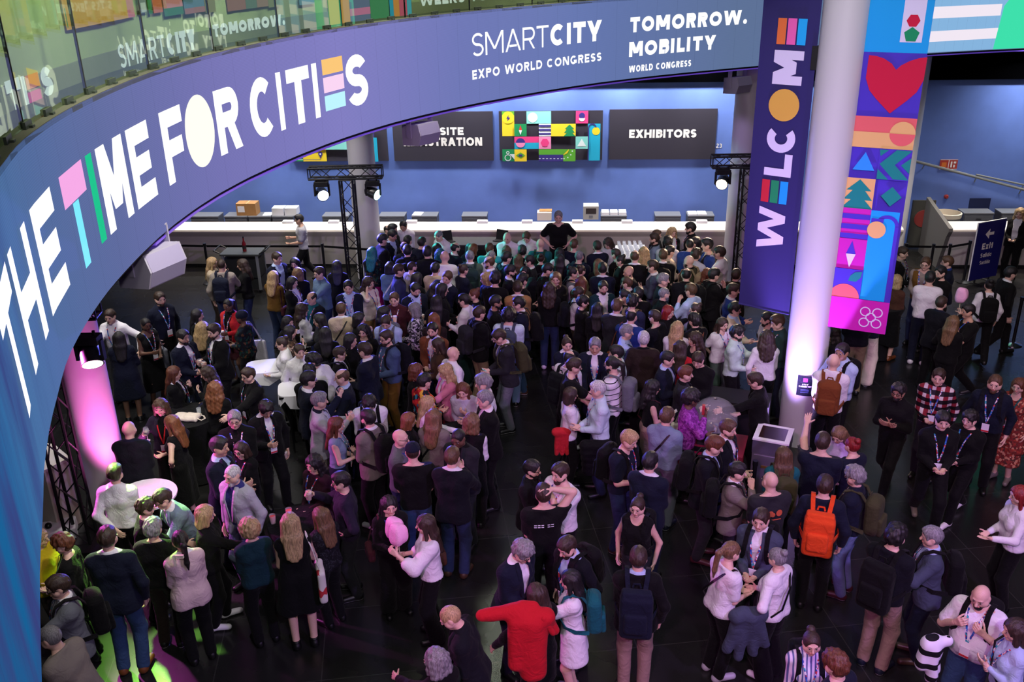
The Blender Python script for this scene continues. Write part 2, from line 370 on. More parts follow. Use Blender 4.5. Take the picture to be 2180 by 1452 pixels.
ARM = {  # wrist target for the right arm (x out), elbow hint, palm direction, hand kind
 'd': ((.25, .03, .90), (.5, -.5, 0), (-1, .2, 0), 'r'), 'c': ((.10, .29, 1.19), (.42, -.4, -.8), (-1, .1, .2), 'g'),
 'm': ((.05, .20, 1.47), (.7, .1, -.7), (-1, .0, .1), 'g'), 'k': ((.055, .27, 1.08), (.40, -.55, -.7), (-.5, .2, .8), 'p'),
 'x': ((.02, .205, 1.20), (.7, -.3, -.8), (-.1, -1, .2), 'r'), 'h': ((.185, .04, 1.02), (1, -.35, -.45), (-1, .1, 0), 'p'),
 'b': ((.05, -.19, .98), (1, -.3, .1), (0, 1, 0), 'r'), 'g': ((.24, .37, 1.20), (.5, -.3, -.7), (-.3, .1, 1), 'f'),
 'o': ((.15, .50, 1.22), (.5, -.1, -.8), (-.7, 0, -.5), 'r'), 'u': ((.10, -.02, 1.70), (1, .2, .4), (-.4, 0, -1), 'r'),
 'p': ((.205, .05, .95), (.8, -.7, 0), (-1, 0, 0), 'p'), 'e': ((.125, .07, 1.55), (.6, .5, -.6), (-1, -.1, 0), 'g'),
 's': ((.135, .18, 1.32), (.6, -.3, -.7), (-.3, -1, 0), 'g'), 't': ((.12, .40, 1.05), (.7, -.2, -.4), (-.4, 0, -1), 'r'),
 'w': ((.44, .16, 1.06), (.6, -.6, .3), (-.6, .2, -.7), 'r'), 'z': ((.26, .46, 1.63), (.7, 0, -.6), (0, 1, .2), 'f'),
 'r': ((.20, .36, 1.40), (.6, 0, -.8), (-1, .1, .1), 'g'), 'n': ((.06, .215, 1.38), (.6, .1, -.8), (-.2, -.7, .5), 'p')}

def arm_ik(S, W, hint, l1, l2):
    d = W - S; L = np.linalg.norm(d); mx = (l1 + l2) * .995
    if L > mx: W = S + d / L * mx; d = W - S; L = mx
    u = d / L; a = (l1 * l1 - l2 * l2 + L * L) / (2 * L); hh = math.sqrt(max(l1 * l1 - a * a, 1e-6))
    n = np.array(hint, float); n = n - u * (n @ u); n /= np.linalg.norm(n)
    return S + u * a + n * hh, W

class Pose:
    """Joint positions of a 1.75 m figure, facing +y, feet on z=0"""
    def __init__(P, sex, arms, legs, lean, tilt, hy, hp, bw):
        m = sex == 'm'; P.m = m; P.bw = bw
        L = math.radians(lean); pv = np.array([0, 0, .95]); R = roty(math.radians(tilt)) @ rotx(-L); P.R = R
        sh = -.30 * math.sin(L) * .35; P.dz = dz = -.045 if legs in 'wv' else 0.
        P.T = lambda p: R @ (np.array(p, float) - pv) + pv + np.array([0, sh, dz])
        P.off = pv + np.array([0, sh, dz]) - R @ pv
        hx = .088; st = {'s': (.10, 0, 0, .10, 0, 0), 'l': (.13, .09, 0, .09, -.05, 0), 'r': (.09, -.05, 0, .14, .10, 0), 'w': (.07, .26, 0, .07, -.30, .045), 'v': (.07, -.30, .045, .07, .26, 0), 'a': (.17, 0, 0, .17, .02, 0)}[legs]
        P.hip = [np.array([-hx, sh, .92 + dz]), np.array([hx, sh, .92 + dz])]; P.ank = []; P.knee = []; P.foot = []
        for i, s in enumerate((-1, 1)):
            x, y, z = st[i * 3:i * 3 + 3]; A = np.array([s * x, y - .02, .085 + z])
            K, A = arm_ik(P.hip[i], A, (s * .15, 1, 0), .43, .425); P.knee.append(K); P.ank.append(A)
            tx = .035 * s if legs not in 'wv' else .01 * s
            P.foot.append((A + [0, -.03, -.045 + z * .5], A + [tx, .15, -.05 - z * .6]))
        sx = .168 if m else .15
        P.sh = []; P.el = []; P.wr = []; P.hand = []
        for i, s in enumerate((-1, 1)):
            tgt, hint, palm, kind = ARM[arms[i]]
            S = np.array([s * sx, -.012, 1.395]); Wt = np.array([s * tgt[0], tgt[1], tgt[2]])
            if not m and arms[i] in 'd': Wt[0] *= .93
            E, Wt = arm_ik(S, Wt, (s * hint[0], hint[1], hint[2]), .285, .255)
            d = Wt - E; d /= np.linalg.norm(d); pl = np.array([s * palm[0], palm[1], palm[2]], float); pl -= d * (pl @ d); pl /= np.linalg.norm(pl)
            xx = np.cross(pl, d)
            P.hand.append((R @ np.stack([xx, pl, d], 1), P.T(Wt), kind, s, R @ pl, R @ d))
            P.sh.append(P.T(S)); P.el.append(P.T(E)); P.wr.append(P.T(Wt))
        P.HR = R @ rotz(-math.radians(hy)) @ rotx(-math.radians(hp) + .55 * L)
        P.neck = P.T((0, -.012, 1.475)); P.top = P.neck + P.HR @ np.array([0, -.01, .275])
    def head(P, v): return v @ P.HR.T + P.neck
    def lo(P, e=.1):
        a = np.array([P.T((-.2, -.14, 1.4)), P.T((.2, .14, .9))] + P.sh + P.el + P.wr + P.ank + P.knee + [f for ft in P.foot for f in ft])
        return a.min(0) - e, a.max(0) + e

def torso(F, P, e, z0=.93, z1=1.40, hip=True, k=.06):
    b = P.bw; cw = .073 if P.m else .064
    for s in (-1, 1):
        F.cone(P.T((s * .072 * b, .0, .95)), P.T((s * .058 * b, .012, 1.12)), (.108 if not P.m else .102) * b + e, (.098 if P.m else .086) * b + e, k)
        F.cone(P.T((s * .058 * b, .012, 1.12)), P.T((s * cw, .0, 1.32)), (.098 if P.m else .086) * b + e, (.108 if P.m else .094) + e, k)
        F.cone(P.T((s * cw, 0, 1.32)), P.T((s * (.10 if P.m else .085), -.012, 1.385)), (.106 if P.m else .092) + e, .060 + e, k)
        F.cone(P.T((s * .025, -.028, 1.475)), P.T((s * (.15 if P.m else .13), -.022, 1.408)), .048 + e * 1.15, .044 + e * 1.1, .03)
    if not P.m:
        for s in (-1, 1): F.ell(P.T((s * .075, .082, 1.275)), (.066 + e, .052 + e, .06 + e), .05)
    if b > 1.1: F.ell(P.T((0, .07 * b, 1.06)), (.13 * b + e, .09 * b + e, .13 + e), .06)

def arm_cones(F, P, e, t0=0., t1=2., k=.025, e2=None):
    e2 = e if e2 is None else e2
    r = (.056, .044, .031) if P.m else (.047, .037, .026)
    for i in range(2):
        S, E, Wt = P.sh[i], P.el[i], P.wr[i]
        c = P.T((0, -.012, 1.39)); F.cone(c * .35 + S * .65, S, .056 + e * .8, r[0] + .004 + e, .05)
        a = min(t1, 1.); F.cone(S, S + (E - S) * a, r[0] + e, r[0] + (r[1] - r[0]) * a + e, k)
        if t1 > 1: F.cone(E, E + (Wt - E) * (t1 - 1), r[1] + e, r[1] + (r[2] - r[1]) * (t1 - 1) + e2, k)

def leg_cones(F, P, e, t1=2., k=.03, flare=0.):
    b = .5 + .5 * P.bw
    for i in range(2):
        H, K, A = P.hip[i], P.knee[i], P.ank[i]
        a = min(t1, 1.); F.cone(H, H + (K - H) * a, .088 * b + e, (.088 + (.060 - .088) * a) * b + e + flare * a * .4, k)
        if t1 > 1:
            t = t1 - 1; F.cone(K, K + (A - K) * t, .060 + e + flare * .4, .060 + (.040 - .060) * t + e + flare, k)

def field(P, h, e=.12): lo, hi = P.lo(e); return Field(lo, hi, h)

def body_mesh(P, lod, mats):
    h = (.0165, .020, .027)[lod]; F = field(P, h)
    torso(F, P, 0.); arm_cones(F, P, 0., t1=1.97); leg_cones(F, P, 0.)
    F.cone(P.T((0, -.01, 1.38)), P.neck + P.R @ np.array([0, 0, .03]), .07, .052, .04)
    for a, b in P.foot: F.cone(a, b, .036, .028, .02)
    for i in range(2): F.cone(P.ank[i] + [0, 0, .01], P.foot[i][0], .036, .034, .02)
    v, q = F.mesh(); parts = [(v, q, 0)]
    for hv, hq, k in head_parts('m' if P.m else 'f', lod): parts.append((P.head(hv), hq, k))
    for Rm, w, kind, s, _, _ in P.hand:
        hv, hq = hand_parts(kind, lod); hv = hv * (1. if P.m else .9)
        hv = hv * np.array([-s, 1, 1])       # thumb turns inwards/forwards
        if s > 0: hq = hq[:, ::-1]
        parts.append((hv @ Rm.T + w, hq, 0))
    return to_mesh('person_body', parts, mats)

def top_mesh(P, lod, kind, mat, name):
    """upper garments: T short-sleeved, S shirt, K knit, J jacket, O open jacket, C long coat, V waistcoat, N sleeveless, D dress, I shirt front under a jacket"""
    h = (.0125, .0165, .023)[lod]; F = field(P, h)
    e = {'T': .019, 'S': .019, 'K': .023, 'J': .021, 'O': .022, 'C': .030, 'V': .024, 'N': .012, 'D': .013, 'I': .011, 'F': .026, 'G': .016, 'H': .020}[kind]
    hem = {'T': .90, 'S': .93, 'K': .90, 'J': .83, 'O': .83, 'C': .50, 'V': .90, 'N': .95, 'D': .55, 'I': .97, 'F': .96, 'G': .62, 'H': .97}[kind]
    torso(F, P, e)
    Tt = P.T
    if hem < .9:
        for s in (-1, 1): F.cone(Tt((s * .07, 0, .96)), np.array([s * (.085 if kind in 'JO' else .10), P.off[1] * .3, hem + .03]), .115 * P.bw + e, .118 * P.bw + e + (.03 if kind in 'CDG' else .0), .06)
    if kind in 'TG': arm_cones(F, P, e + .012, t1=.72)
    elif kind in 'SKJOCH': arm_cones(F, P, e * .75, t1=1.90, e2=e * .55)
    elif kind == 'F': arm_cones(F, P, e + .02, t1=1.35)
    elif kind in 'VNDI':
        for i in range(2):
            c = Tt((0, -.012, 1.42)); F.cone(c * .5 + P.sh[i] * .5, c * .16 + P.sh[i] * .84, .06 + e, .056 + e, .05)
    if kind in 'SIJOC': F.cone(Tt((0, -.012, 1.42)), P.neck + P.R @ np.array([0, -.004, .028 if kind in 'SI' else .0]), .075 + e, .064 + e * .4, .03)
    if kind in 'K': F.cone(Tt((0, -.012, 1.42)), P.neck, .07 + e, .058 + e * .4, .03)
    # neckline and hem
    up = P.R @ np.array([0, .25 if kind in 'SI' else .1, 1.])
    F.half(P.neck + P.R @ np.array([0, 0, .045 if kind in 'SI' else (.02 if kind in 'KJOC' else .0)]), up)
    if kind in 'TGNDFV': F.cone(P.neck + P.R @ np.array([0, .02, -.02]), P.neck + P.R @ np.array([0, .07, .08]), .050 if kind not in 'NDF' else .08, .075 if kind not in 'NDF' else .09, 0, True)
    if kind == 'S': F.cone(P.neck + P.R @ np.array([0, .085, -.035]), P.neck + P.R @ np.array([0, .10, .05]), .018, .05, 0, True)
    low = P.R @ np.array([0, 0, -1.]) if hem >= .9 else np.array([0, 0, -1.])
    F.half(Tt((0, 0, hem)) if hem >= .9 else (0, 0, hem), low)
    if kind in 'JOCV':   # front opening, widest at the neck
        n = Tt((0, .06, 1.47)); b = Tt((0, .16, {'J': 1.10, 'O': .98, 'C': 1.2, 'V': 1.15}[kind]))
        F.cone(n, b, .075, .022 if kind == 'J' else .055, 0, True)
        if kind == 'O': F.cone(b, np.array([0, .22 + P.off[1], .74]), .055, .13, 0, True)
        if kind == 'J': F.cone(b, np.array([0, .20 + P.off[1], .78]), .012, .05, 0, True)
    if lod < 2 and kind not in 'NI': F.ripple(.0028, 26, 22, 31, P.hand[0][1][0] * 9)
    v, q = F.mesh(); parts = [(v, q, 0)]
    if kind in 'JO' and lod < 2:
        y = (.140 if P.m else .138)
        for k in (-1, 1):
            sv, sq = strip([P.T(p) for p in ((k * .060, .03, 1.495), (k * .078, y - .045, 1.445), (k * .082, y - .008, 1.36), (k * .062, y + .004, 1.26), (k * .030, y + .008, 1.14 if kind == 'J' else 1.06))], .052, .010, [P.R @ np.array(n_, float) for n_ in ((k * .5, .5, 1), (k * .35, .8, .6), (k * .25, 1, .1), (k * .2, 1, 0), (k * .2, 1, 0))]); parts.append((sv, sq, 0))
    return to_mesh(name, parts, [mat])

def bottom_mesh(P, lod, kind, mat, name):
    h = (.0135, .018, .025)[lod]; lo, hi = P.lo(.12); hi[2] = 1.12; F = Field(lo, hi, h)
    b = P.bw; o = np.array([0, P.off[1] * .0 + P.hip[0][1], 0])
    for s in (-1, 1): F.cone(np.array([s * .072 * b, 0, .96 + P.dz]) + o, P.T((s * .058 * b, .012, 1.08)), (.118 if not P.m else .111) * b, (.094 if not P.m else .104) * b, .06)
    if kind == 'skirt' or kind == 'midi' or kind == 'maxi':
        z = {'skirt': .52, 'midi': .30, 'maxi': .07}[kind]
        for s in (-1, 1): F.cone(np.array([s * .075, 0, .93]) + o, np.array([s * .085, .01, z]) + o * .3, .118, .155 if kind != 'skirt' else .12, .06)
        F.half((0, 0, z + .02), (0, 0, -1))
    else:
        fl = {'pants': .012, 'wide': .055, 'slim': .0, 'shorts': .02}[kind]; leg_cones(F, P, .014, 2. if kind != 'shorts' else .75, .03, fl)
        F.half((0, 0, .035), (0, 0, -1))
        if lod < 2: F.ripple(.003, 30, 34, 26, .4)
    F.half(P.T((0, 0, 1.03)), P.R @ np.array([0, 0, 1.]))
    v, q = F.mesh()
    return to_mesh(name, [(v, q, 0)], [mat])

def shoe_mesh(P, i, lod, mats):
    a, b = P.foot[i]; lo = np.minimum(a, b) - .09; hi = np.maximum(a, b) + .1; lo[2] = -.03; F = Field(lo, hi, (.009, .012, .016)[lod])
    F.cone(a + [0, -.005, .004], b + [0, .015, .004], .044, .038, .02); F.cone(P.ank[i] + [0, -.008, .02], a + [0, .01, 0], .046, .046, .03)
    z = min(a[2], b[2]) - .035; F.half((0, 0, max(z, .0)), (0, 0, -1)); F.half(P.ank[i] + [0, 0, .03], (0, 0, 1))
    v, q = F.mesh(); c = v[q].mean(1); mi = (c[:, 2] < max(z, 0) + .022).astype(np.int32)
    return to_mesh('shoe', [(v, q, mi)], mats)

def strip(pts, w, th, nrm):
    """a flat ribbon through points, with thickness"""
    v = []; q = []
    pts = [np.array(p, float) for p in pts]
    for i, p in enumerate(pts):
        d = pts[min(i + 1, len(pts) - 1)] - pts[max(i - 1, 0)]; d /= np.linalg.norm(d); n = np.array(nrm[i] if isinstance(nrm, list) else nrm, float); n /= np.linalg.norm(n)
        s = np.cross(d, n); s /= np.linalg.norm(s)
        for a, b in ((-1, -1), (1, -1), (1, 1), (-1, 1)): v.append(p + s * (w / 2 * a) + n * (th / 2 * b))
    for i in range(len(pts) - 1):
        for j in range(4): q.append((i * 4 + j, i * 4 + (j + 1) % 4, i * 4 + 4 + (j + 1) % 4, i * 4 + 4 + j))
    q.append((3, 2, 1, 0)); e = (len(pts) - 1) * 4; q.append((e, e + 1, e + 2, e + 3))
    return np.array(v), np.array(q)

def boxq(c, b):
    v = np.array([(c[0] + b[0] * x, c[1] + b[1] * y, c[2] + b[2] * z) for z in (-1, 1) for x, y in ((-1, -1), (1, -1), (1, 1), (-1, 1))])
    return v, np.array([(3, 2, 1, 0), (4, 5, 6, 7), (0, 1, 5, 4), (1, 2, 6, 5), (2, 3, 7, 6), (3, 0, 4, 7)])

def lanyard_pts(P, e):
    f = (.155 if P.m else .165) + e; T = P.T
    return [[T(p) for p in ((s * .005, -.085, 1.47), (s * .055, -.065, 1.475), (s * .082, -.01, 1.485), (s * .075, .06 + e * .5, 1.455), (s * .05, f - .04, 1.36), (s * .03, f - .008, 1.25), (0, f + (.02 if P.bw > 1.1 else 0), 1.12))] for s in (-1, 1)]

def link(o, parent=None):
    C.objects.link(o)
    if parent is not None: o.parent = parent
    return o
def part(name, me, parent, label=None):
    o = link(bpy.data.objects.new(name, me), parent)
    if label: o['label'] = label
    return o

COL = {}
def colour(n):
    return COL[n] if n in COL else tuple(int(n[i:i + 2], 16) / 255 for i in (0, 2, 4))

SKIN = {'0': (.66, .42, .32), '1': (.52, .31, .21), '2': (.33, .18, .11), '3': (.13, .065, .04)}
HAIRC = {'k': (.012, .010, .010), 'd': (.035, .020, .013), 'b': (.085, .045, .022), 'l': (.15, .082, .038), 'y': (.40, .27, .13), 'g': (.20, .195, .20), 'w': (.5, .49, .48), 'r': (.11, .035, .016), 'R': (.20, .012, .012), 'o': (.17, .062, .022), 't': (.01, .13, .14), 'n': (.02, .03, .07)}

held = []   # things people hold, built after everybody stands
def make_person(row):
    """x|y|turn|height|sex hair haircolour skin|top|bottom|arms|legs,lean,tilt,headturn,nod,bulk|extras|label"""
    x, y, rz, ht, who, top, bot, arms, pz, ext, label = row.split('|')
    x, y, rz, ht = float(x), float(y), float(rz), float(ht); sex, hk, hc, sk = who
    pz = pz.split(','); legs = pz[0] or 's'; lean, tilt, hy, hp, bw = [float(pz[i]) if len(pz) > i and pz[i] else d for i, d in ((1, 3), (2, 0), (3, 0), (4, 8), (5, 1))]
    ext = ext.split() if ext else []
    dist = math.hypot(x, y); lod = 0 if dist < 10.5 else (1 if dist < 15.5 else 2)
    P = Pose(sex, arms, legs, lean, tilt, hy, hp, bw)
    r = bpy.data.objects.new('person', None); C.objects.link(r); lift = [float(t[2:]) for t in ext if t.startswith('z=')]; r.location = (x, y, lift[0] if lift else 0); r.rotation_euler = (0, 0, rz); s = ht / 1.75; r.scale = (s, s, s)
    r['label'] = label; r['category'] = 'person'; r.empty_display_size = .2
    skin = skin_mat(sk); hm = hair_mat(hc)
    b = part('body', body_mesh(P, lod, [skin, hm, M['eye_white'], M['eye_dark'], lip_mat(sk)]), r)
    if hk != '0':
        hv, hq = hair_parts(hk, lod); nm = 'cap' if hk in 'KE' else 'hair'
        part(nm, to_mesh(nm, [(P.head(hv), hq, 0)], [fabric(top.split('/')[-1] if hk == 'K' else 'navy') if hk in 'KE' else hm]), r)
        if hk in 'KE': hv, hq = hair_parts('b', lod); part('hair', to_mesh('hair', [(P.head(hv), hq, 0)], [hair_mat('d')]), r)
    if 'e' in ext: hv, hq = beard_parts(lod); part('beard', to_mesh('beard', [(P.head(hv), hq, 0)], [hm]), r)
    tk, tc = top.split(':'); tc = tc.split('/')
    nm = {'T': 't_shirt', 'S': 'shirt', 'K': 'sweater', 'J': 'jacket', 'O': 'jacket', 'C': 'coat', 'V': 'waistcoat', 'N': 'sleeveless_top', 'D': 'dress', 'F': 'blouse', 'G': 'shirt_dress', 'H': 'sleeves'}
    e = .03
    if tk in 'JOC': part('shirt', top_mesh(P, lod, 'I', fabric(tc[1] if len(tc) > 1 else 'white'), 'shirt'), r)
    if tk == 'V': part('shirt', top_mesh(P, lod, 'H' if len(tc) < 3 else 'T', fabric(tc[1]), 'shirt'), r); e = .034
    part(nm[tk], top_mesh(P, lod, tk, fabric(tc[0]), nm[tk]), r)
    if len(tc) > 2 and tk in 'JO':
        pts = [P.T((0, (.132 if P.m else .13) + .01 * math.sin(t * 3), 1.44 - .36 * t)) for t in (0, .2, .45, .7, 1)]; v, q = strip(pts, .05, .012, P.R @ np.array([0, 1, 0])); part('tie', to_mesh('tie', [(v, q, 0)], [fabric(tc[2])], False), r)
    if bot != '-':
        bk, bc = bot.split(':') if ':' in bot else ('pants', bot)
        part('skirt' if bk in ('skirt', 'midi', 'maxi') else ('shorts' if bk == 'shorts' else 'trousers'), bottom_mesh(P, lod, bk, fabric(bc), 'trousers'), r)
    shoe = [x for x in ext if x.startswith('f=')]; sc = shoe[0][2:].split('/') if shoe else ['black', 'black']
    for i in (0, 1): part('shoe', shoe_mesh(P, i, lod, [leather(sc[0]), leather(sc[-1])]), r)
    for t in ext:
        if t in ('y', 'x') or t[:2] == 'x=':
            L = lanyard_pts(P, e if tk in 'JOKCV' else .018); cm = fabric(t[2:] if t[:2] == 'x=' else 'lanyard')
            ln = part('lanyard', to_mesh('lanyard', [strip(p, .018, .003, [P.R @ np.array(n, float) for n in ((0, -1, .3), (-.2 if p is L[0] else .2, -.8, .6), (0, 0, 1), (0, .6, .8), (0, 1, .3), (0, 1, .2), (0, 1, .1))]) + (0,) for p in L], [cm], False), r)
            if t != 'y':
                c = P.T((0, 0, 0)); bv, bq = boxq((0, (.168 if P.m else .178) + (e if tk in 'JOKCV' else .018) + (.03 if P.bw > 1.1 else 0), 1.045), (.045, .003, .062)); sv, sq = boxq((0, (.172 if P.m else .182) + (e if tk in 'JOKCV' else .018) + (.03 if P.bw > 1.1 else 0), 1.0), (.045, .0015, .012))
                tr = lambda v: np.array([P.T(p) for p in v])
                part('badge', to_mesh('badge', [(tr(bv), bq, 0), (tr(sv), sq, 1)], [M['card'], fabric('badge_red')], False), ln)
        if t == 'g':
            ps = []
            for s_ in (-1, 1):
                a = [(s_ * .032 + .021 * math.cos(u), .103, .166 + .016 * math.sin(u)) for u in np.linspace(0, 2 * math.pi, 11)]
                ps.append(strip(a, .004, .004, (0, 1, 0))); ps.append(strip([(s_ * .053, .1, .17), (s_ * .08, .05, .17), (s_ * .084, -.01, .165)], .004, .004, (1, 0, 0)))
            ps.append(strip([(-.012, .105, .168), (.012, .105, .168)], .004, .004, (0, 1, 0)))
            part('glasses', to_mesh('glasses', [(P.head(v), q, 0) for v, q in ps], [M['black_plastic']], False), r)
        if t[:3] == 'cl=':   # cross-body or shoulder strap without a visible bag
            pts = [P.T(p) for p in ((.10, -.10, 1.44), (.02, -.16, 1.3), (-.12, -.165, 1.1), (-.185, -.05, .96), (-.17, .12, 1.02), (-.02, .185, 1.2), (.10, .12, 1.42), (.125, .0, 1.49), (.10, -.10, 1.44))]
            nn = [P.R @ np.array(n, float) for n in ((0, -1, 1), (0, -1, .2), (-.3, -1, 0), (-1, 0, 0), (-.5, 1, 0), (0, 1, .2), (0, 1, .6), (0, 0, 1), (0, -1, 1))]
            v, q = strip(pts, .028, .005, nn); part('strap', to_mesh('strap', [(v, q, 0)], [leather(t[3:])], False), r)
        if t[:3] == 'sf=':
            F = Field(P.neck - .2, P.neck + .2, .012); c = P.neck
            for u in range(10): a, b_ = u * .628, (u + 1) * .628; F.cone(c + P.R @ np.array([.078 * math.cos(a), .075 * math.sin(a) + .01, -.0]), c + P.R @ np.array([.078 * math.cos(b_), .075 * math.sin(b_) + .01, 0]), .034, .034, .01)
            F.cone(c + P.R @ np.array([.03, .1, -.02]), c + P.R @ np.array([.04, .15, -.22]), .034, .03, .02); v, q = F.mesh(); part('scarf', to_mesh('scarf', [(v, q, 0)], [fabric(t[3:])]), r)
        if t[:3] == 'pr=':   # print on the back (or a badge on the chest) of a T-shirt
            mb = MB(); kk = t[3:]; yb = -(.124 + .019); ff = lambda u, v, k=0: tuple(P.T((u, yb - .004 - .001 * k + .55 * u * u, v)))
            if kk == 'metro': letters(mb, 'metro', -.13, .10, 1.235, 1.285, .013, ff)
            elif kk == 'orange':
                for cx, cz, rr in ((-.05, 1.30, .035), (-.02, 1.285, .026), (.055, 1.30, .038)): mb.face([ff(cx + rr * math.cos(a * .52), cz + rr * 1.1 * math.sin(a * .52)) for a in range(12)], 1)
                for q in rc(-.07, 1.215, .08, 1.228): mb.face([ff(*x) for x in q], 1)
            elif kk == 'lines':
                for v in (1.325, 1.30):
                    for u in (-.13, -.09, -.05, .02, .06): mb.face([ff(u, v), ff(u + .03, v), ff(u + .03, v + .010), ff(u, v + .010)])
            elif kk == 'disc': mb.face([tuple(P.T((.07 + .045 * math.cos(a * .45), .145, 1.31 + .045 * math.sin(a * .45)))) for a in range(14)], 2)
            mb.build('print' if kk != 'disc' else 'round_badge', [M['card'], simple('print_orange', 'c05a38', .7), fabric('black')], r)
        if t[:2] == 'h:' or t[:2] == 'b:': held.append((t, P, r, s, label, tk, lod))
    return P, r
# ---------------------------------------------------------------- mesh helpers
class MB:
    def __init__(s): s.v = []; s.f = []; s.m = []
    def face(s, pts, mi=0):
        o = len(s.v); s.v += [tuple(p) for p in pts]; s.f.append(tuple(range(o, o + len(pts)))); s.m.append(mi)
    def box(s, c, h, rz=0., mi=0, M3=None):
        R = M3 if M3 is not None else rotz(rz); o = len(s.v)
        for z in (-1, 1):
            for x, y in ((-1, -1), (1, -1), (1, 1), (-1, 1)): s.v.append(tuple(np.array(c) + R @ np.array([h[0] * x, h[1] * y, h[2] * z])))
        for q in ((3, 2, 1, 0), (4, 5, 6, 7), (0, 1, 5, 4), (1, 2, 6, 5), (2, 3, 7, 6), (3, 0, 4, 7)): s.f.append(tuple(o + i for i in q)); s.m.append(mi)
        return s
    def tube(s, p, q, r, n=8, mi=0, r2=None):
        p = np.array(p, float); q = np.array(q, float); d = q - p; d /= np.linalg.norm(d); r2 = r if r2 is None else r2
        a = np.cross(d, (0, 0, 1) if abs(d[2]) < .9 else (1, 0, 0)); a /= np.linalg.norm(a); b = np.cross(d, a); o = len(s.v)
        for k in range(n):
            t = 2 * math.pi * k / n; w = a * math.cos(t) + b * math.sin(t); s.v.append(tuple(p + w * r)); s.v.append(tuple(q + w * r2))
        for k in range(n): j = (k + 1) % n; s.f.append((o + 2 * k, o + 2 * k + 1, o + 2 * j + 1, o + 2 * j)); s.m.append(mi)
        s.f.append(tuple(o + 2 * k for k in range(n))); s.m.append(mi); s.f.append(tuple(o + 2 * k + 1 for k in reversed(range(n)))); s.m.append(mi)
        return s
    def lathe(s, prof, c=(0, 0, 0), n=24, mi=0, R=None, cap=True):
        R = np.eye(3) if R is None else R; o = len(s.v)
        for r, z in prof:
            for k in range(n): t = 2 * math.pi * k / n; s.v.append(tuple(np.array(c) + R @ np.array([r * math.cos(t), r * math.sin(t), z])))
        for j in range(len(prof) - 1):
            for k in range(n): l = (k + 1) % n; s.f.append((o + j * n + k, o + j * n + l, o + (j + 1) * n + l, o + (j + 1) * n + k)); s.m.append(mi)
        if cap:
            s.f.append(tuple(o + k for k in reversed(range(n)))); s.m.append(mi); e = o + (len(prof) - 1) * n; s.f.append(tuple(e + k for k in range(n))); s.m.append(mi)
        return s
    def prism(s, pts, f0, f1, mi=0):
        """pts 2-D, f0/f1 map them to the two end faces"""
        a = [f0(*p) for p in pts]; b = [f1(*p) for p in pts]; s.face(a[::-1], mi); s.face(b, mi)
        for i in range(len(pts)): j = (i + 1) % len(pts); s.face([a[i], a[j], b[j], b[i]], mi)
        return s
    def build(s, name, mats, parent=None, smooth=False, label=None):
        me = bpy.data.meshes.new(name); me.from_pydata(s.v, [], s.f)
        for m in (mats if isinstance(mats, list) else [mats]): me.materials.append(m)
        me.polygons.foreach_set('material_index', s.m); me.polygons.foreach_set('use_smooth', [smooth] * len(s.f)); me.update()
        o = link(bpy.data.objects.new(name, me), parent)
        if smooth: o.data.set_sharp_from_angle(angle=math.radians(40))
        if label: o['label'] = label
        return o
def thing(name, label, cat, loc=(0, 0, 0), rz=0., group=None):
    o = bpy.data.objects.new(name, None); C.objects.link(o); o.location = loc; o.rotation_euler = (0, 0, rz); o.empty_display_size = .2
    o['label'] = label; o['category'] = cat
    if group: o['group'] = group
    return o
def tag(o, label, cat, group=None):
    o['label'] = label; o['category'] = cat
    if group: o['group'] = group
    return o
def structure(o): o['kind'] = 'structure'; return o
def glow(nm, col, s=1.): return simple('glow_' + nm, (0, 0, 0), .6, spec=.1, emit=col, estr=s)

# ---------------------------------------------------------------- lettering: geometric capitals drawn as strokes
def arcq(cx, cy, rx, ry, t, a0, a1, n=14):
    out = []
    for i in range(n):
        a = math.radians(a0 + (a1 - a0) * i / n); b = math.radians(a0 + (a1 - a0) * (i + 1) / n)
        def P(an, k): return (cx + (rx + k * t / 2) * math.cos(an), cy + (ry + k * t / 2) * math.sin(an))
        out.append([P(a, -1), P(a, 1), P(b, 1), P(b, -1)])
    return out
def rc(x0, y0, x1, y1):
    n = max(1, int(abs(x1 - x0) / max(abs(y1 - y0), .001) / 3))
    return [[(x0 + (x1 - x0) * i / n, y0), (x0 + (x1 - x0) * (i + 1) / n, y0), (x0 + (x1 - x0) * (i + 1) / n, y1), (x0 + (x1 - x0) * i / n, y1)] for i in range(n)]
def dg(x0, y0, x1, y1, t): return [[(x0 - t / 2, y0), (x0 + t / 2, y0), (x1 + t / 2, y1), (x1 - t / 2, y1)]]
WID = {'I': .0, 'M': 1.0, 'W': 1.32, 'O': .92, 'C': .84, 'G': .88, 'N': .84, 'H': .80, 'T': .70, 'E': .62, 'F': .60, 'L': .58, 'R': .70, 'S': .64, 'P': .68, 'B': .70, 'D': .82, 'A': .88, 'Y': .82, 'X': .84, '-': .40, '.': .2, ' ': .30, 'U': .78, '2': .6, '3': .6, 'i': .0, 'l': .0, 't': .36, 'x': .56, 'a': .62, 'd': .64, 'o': .64, 'r': .36, 'K': .74, 'm': .95, 'e': .62, 'p': .64}
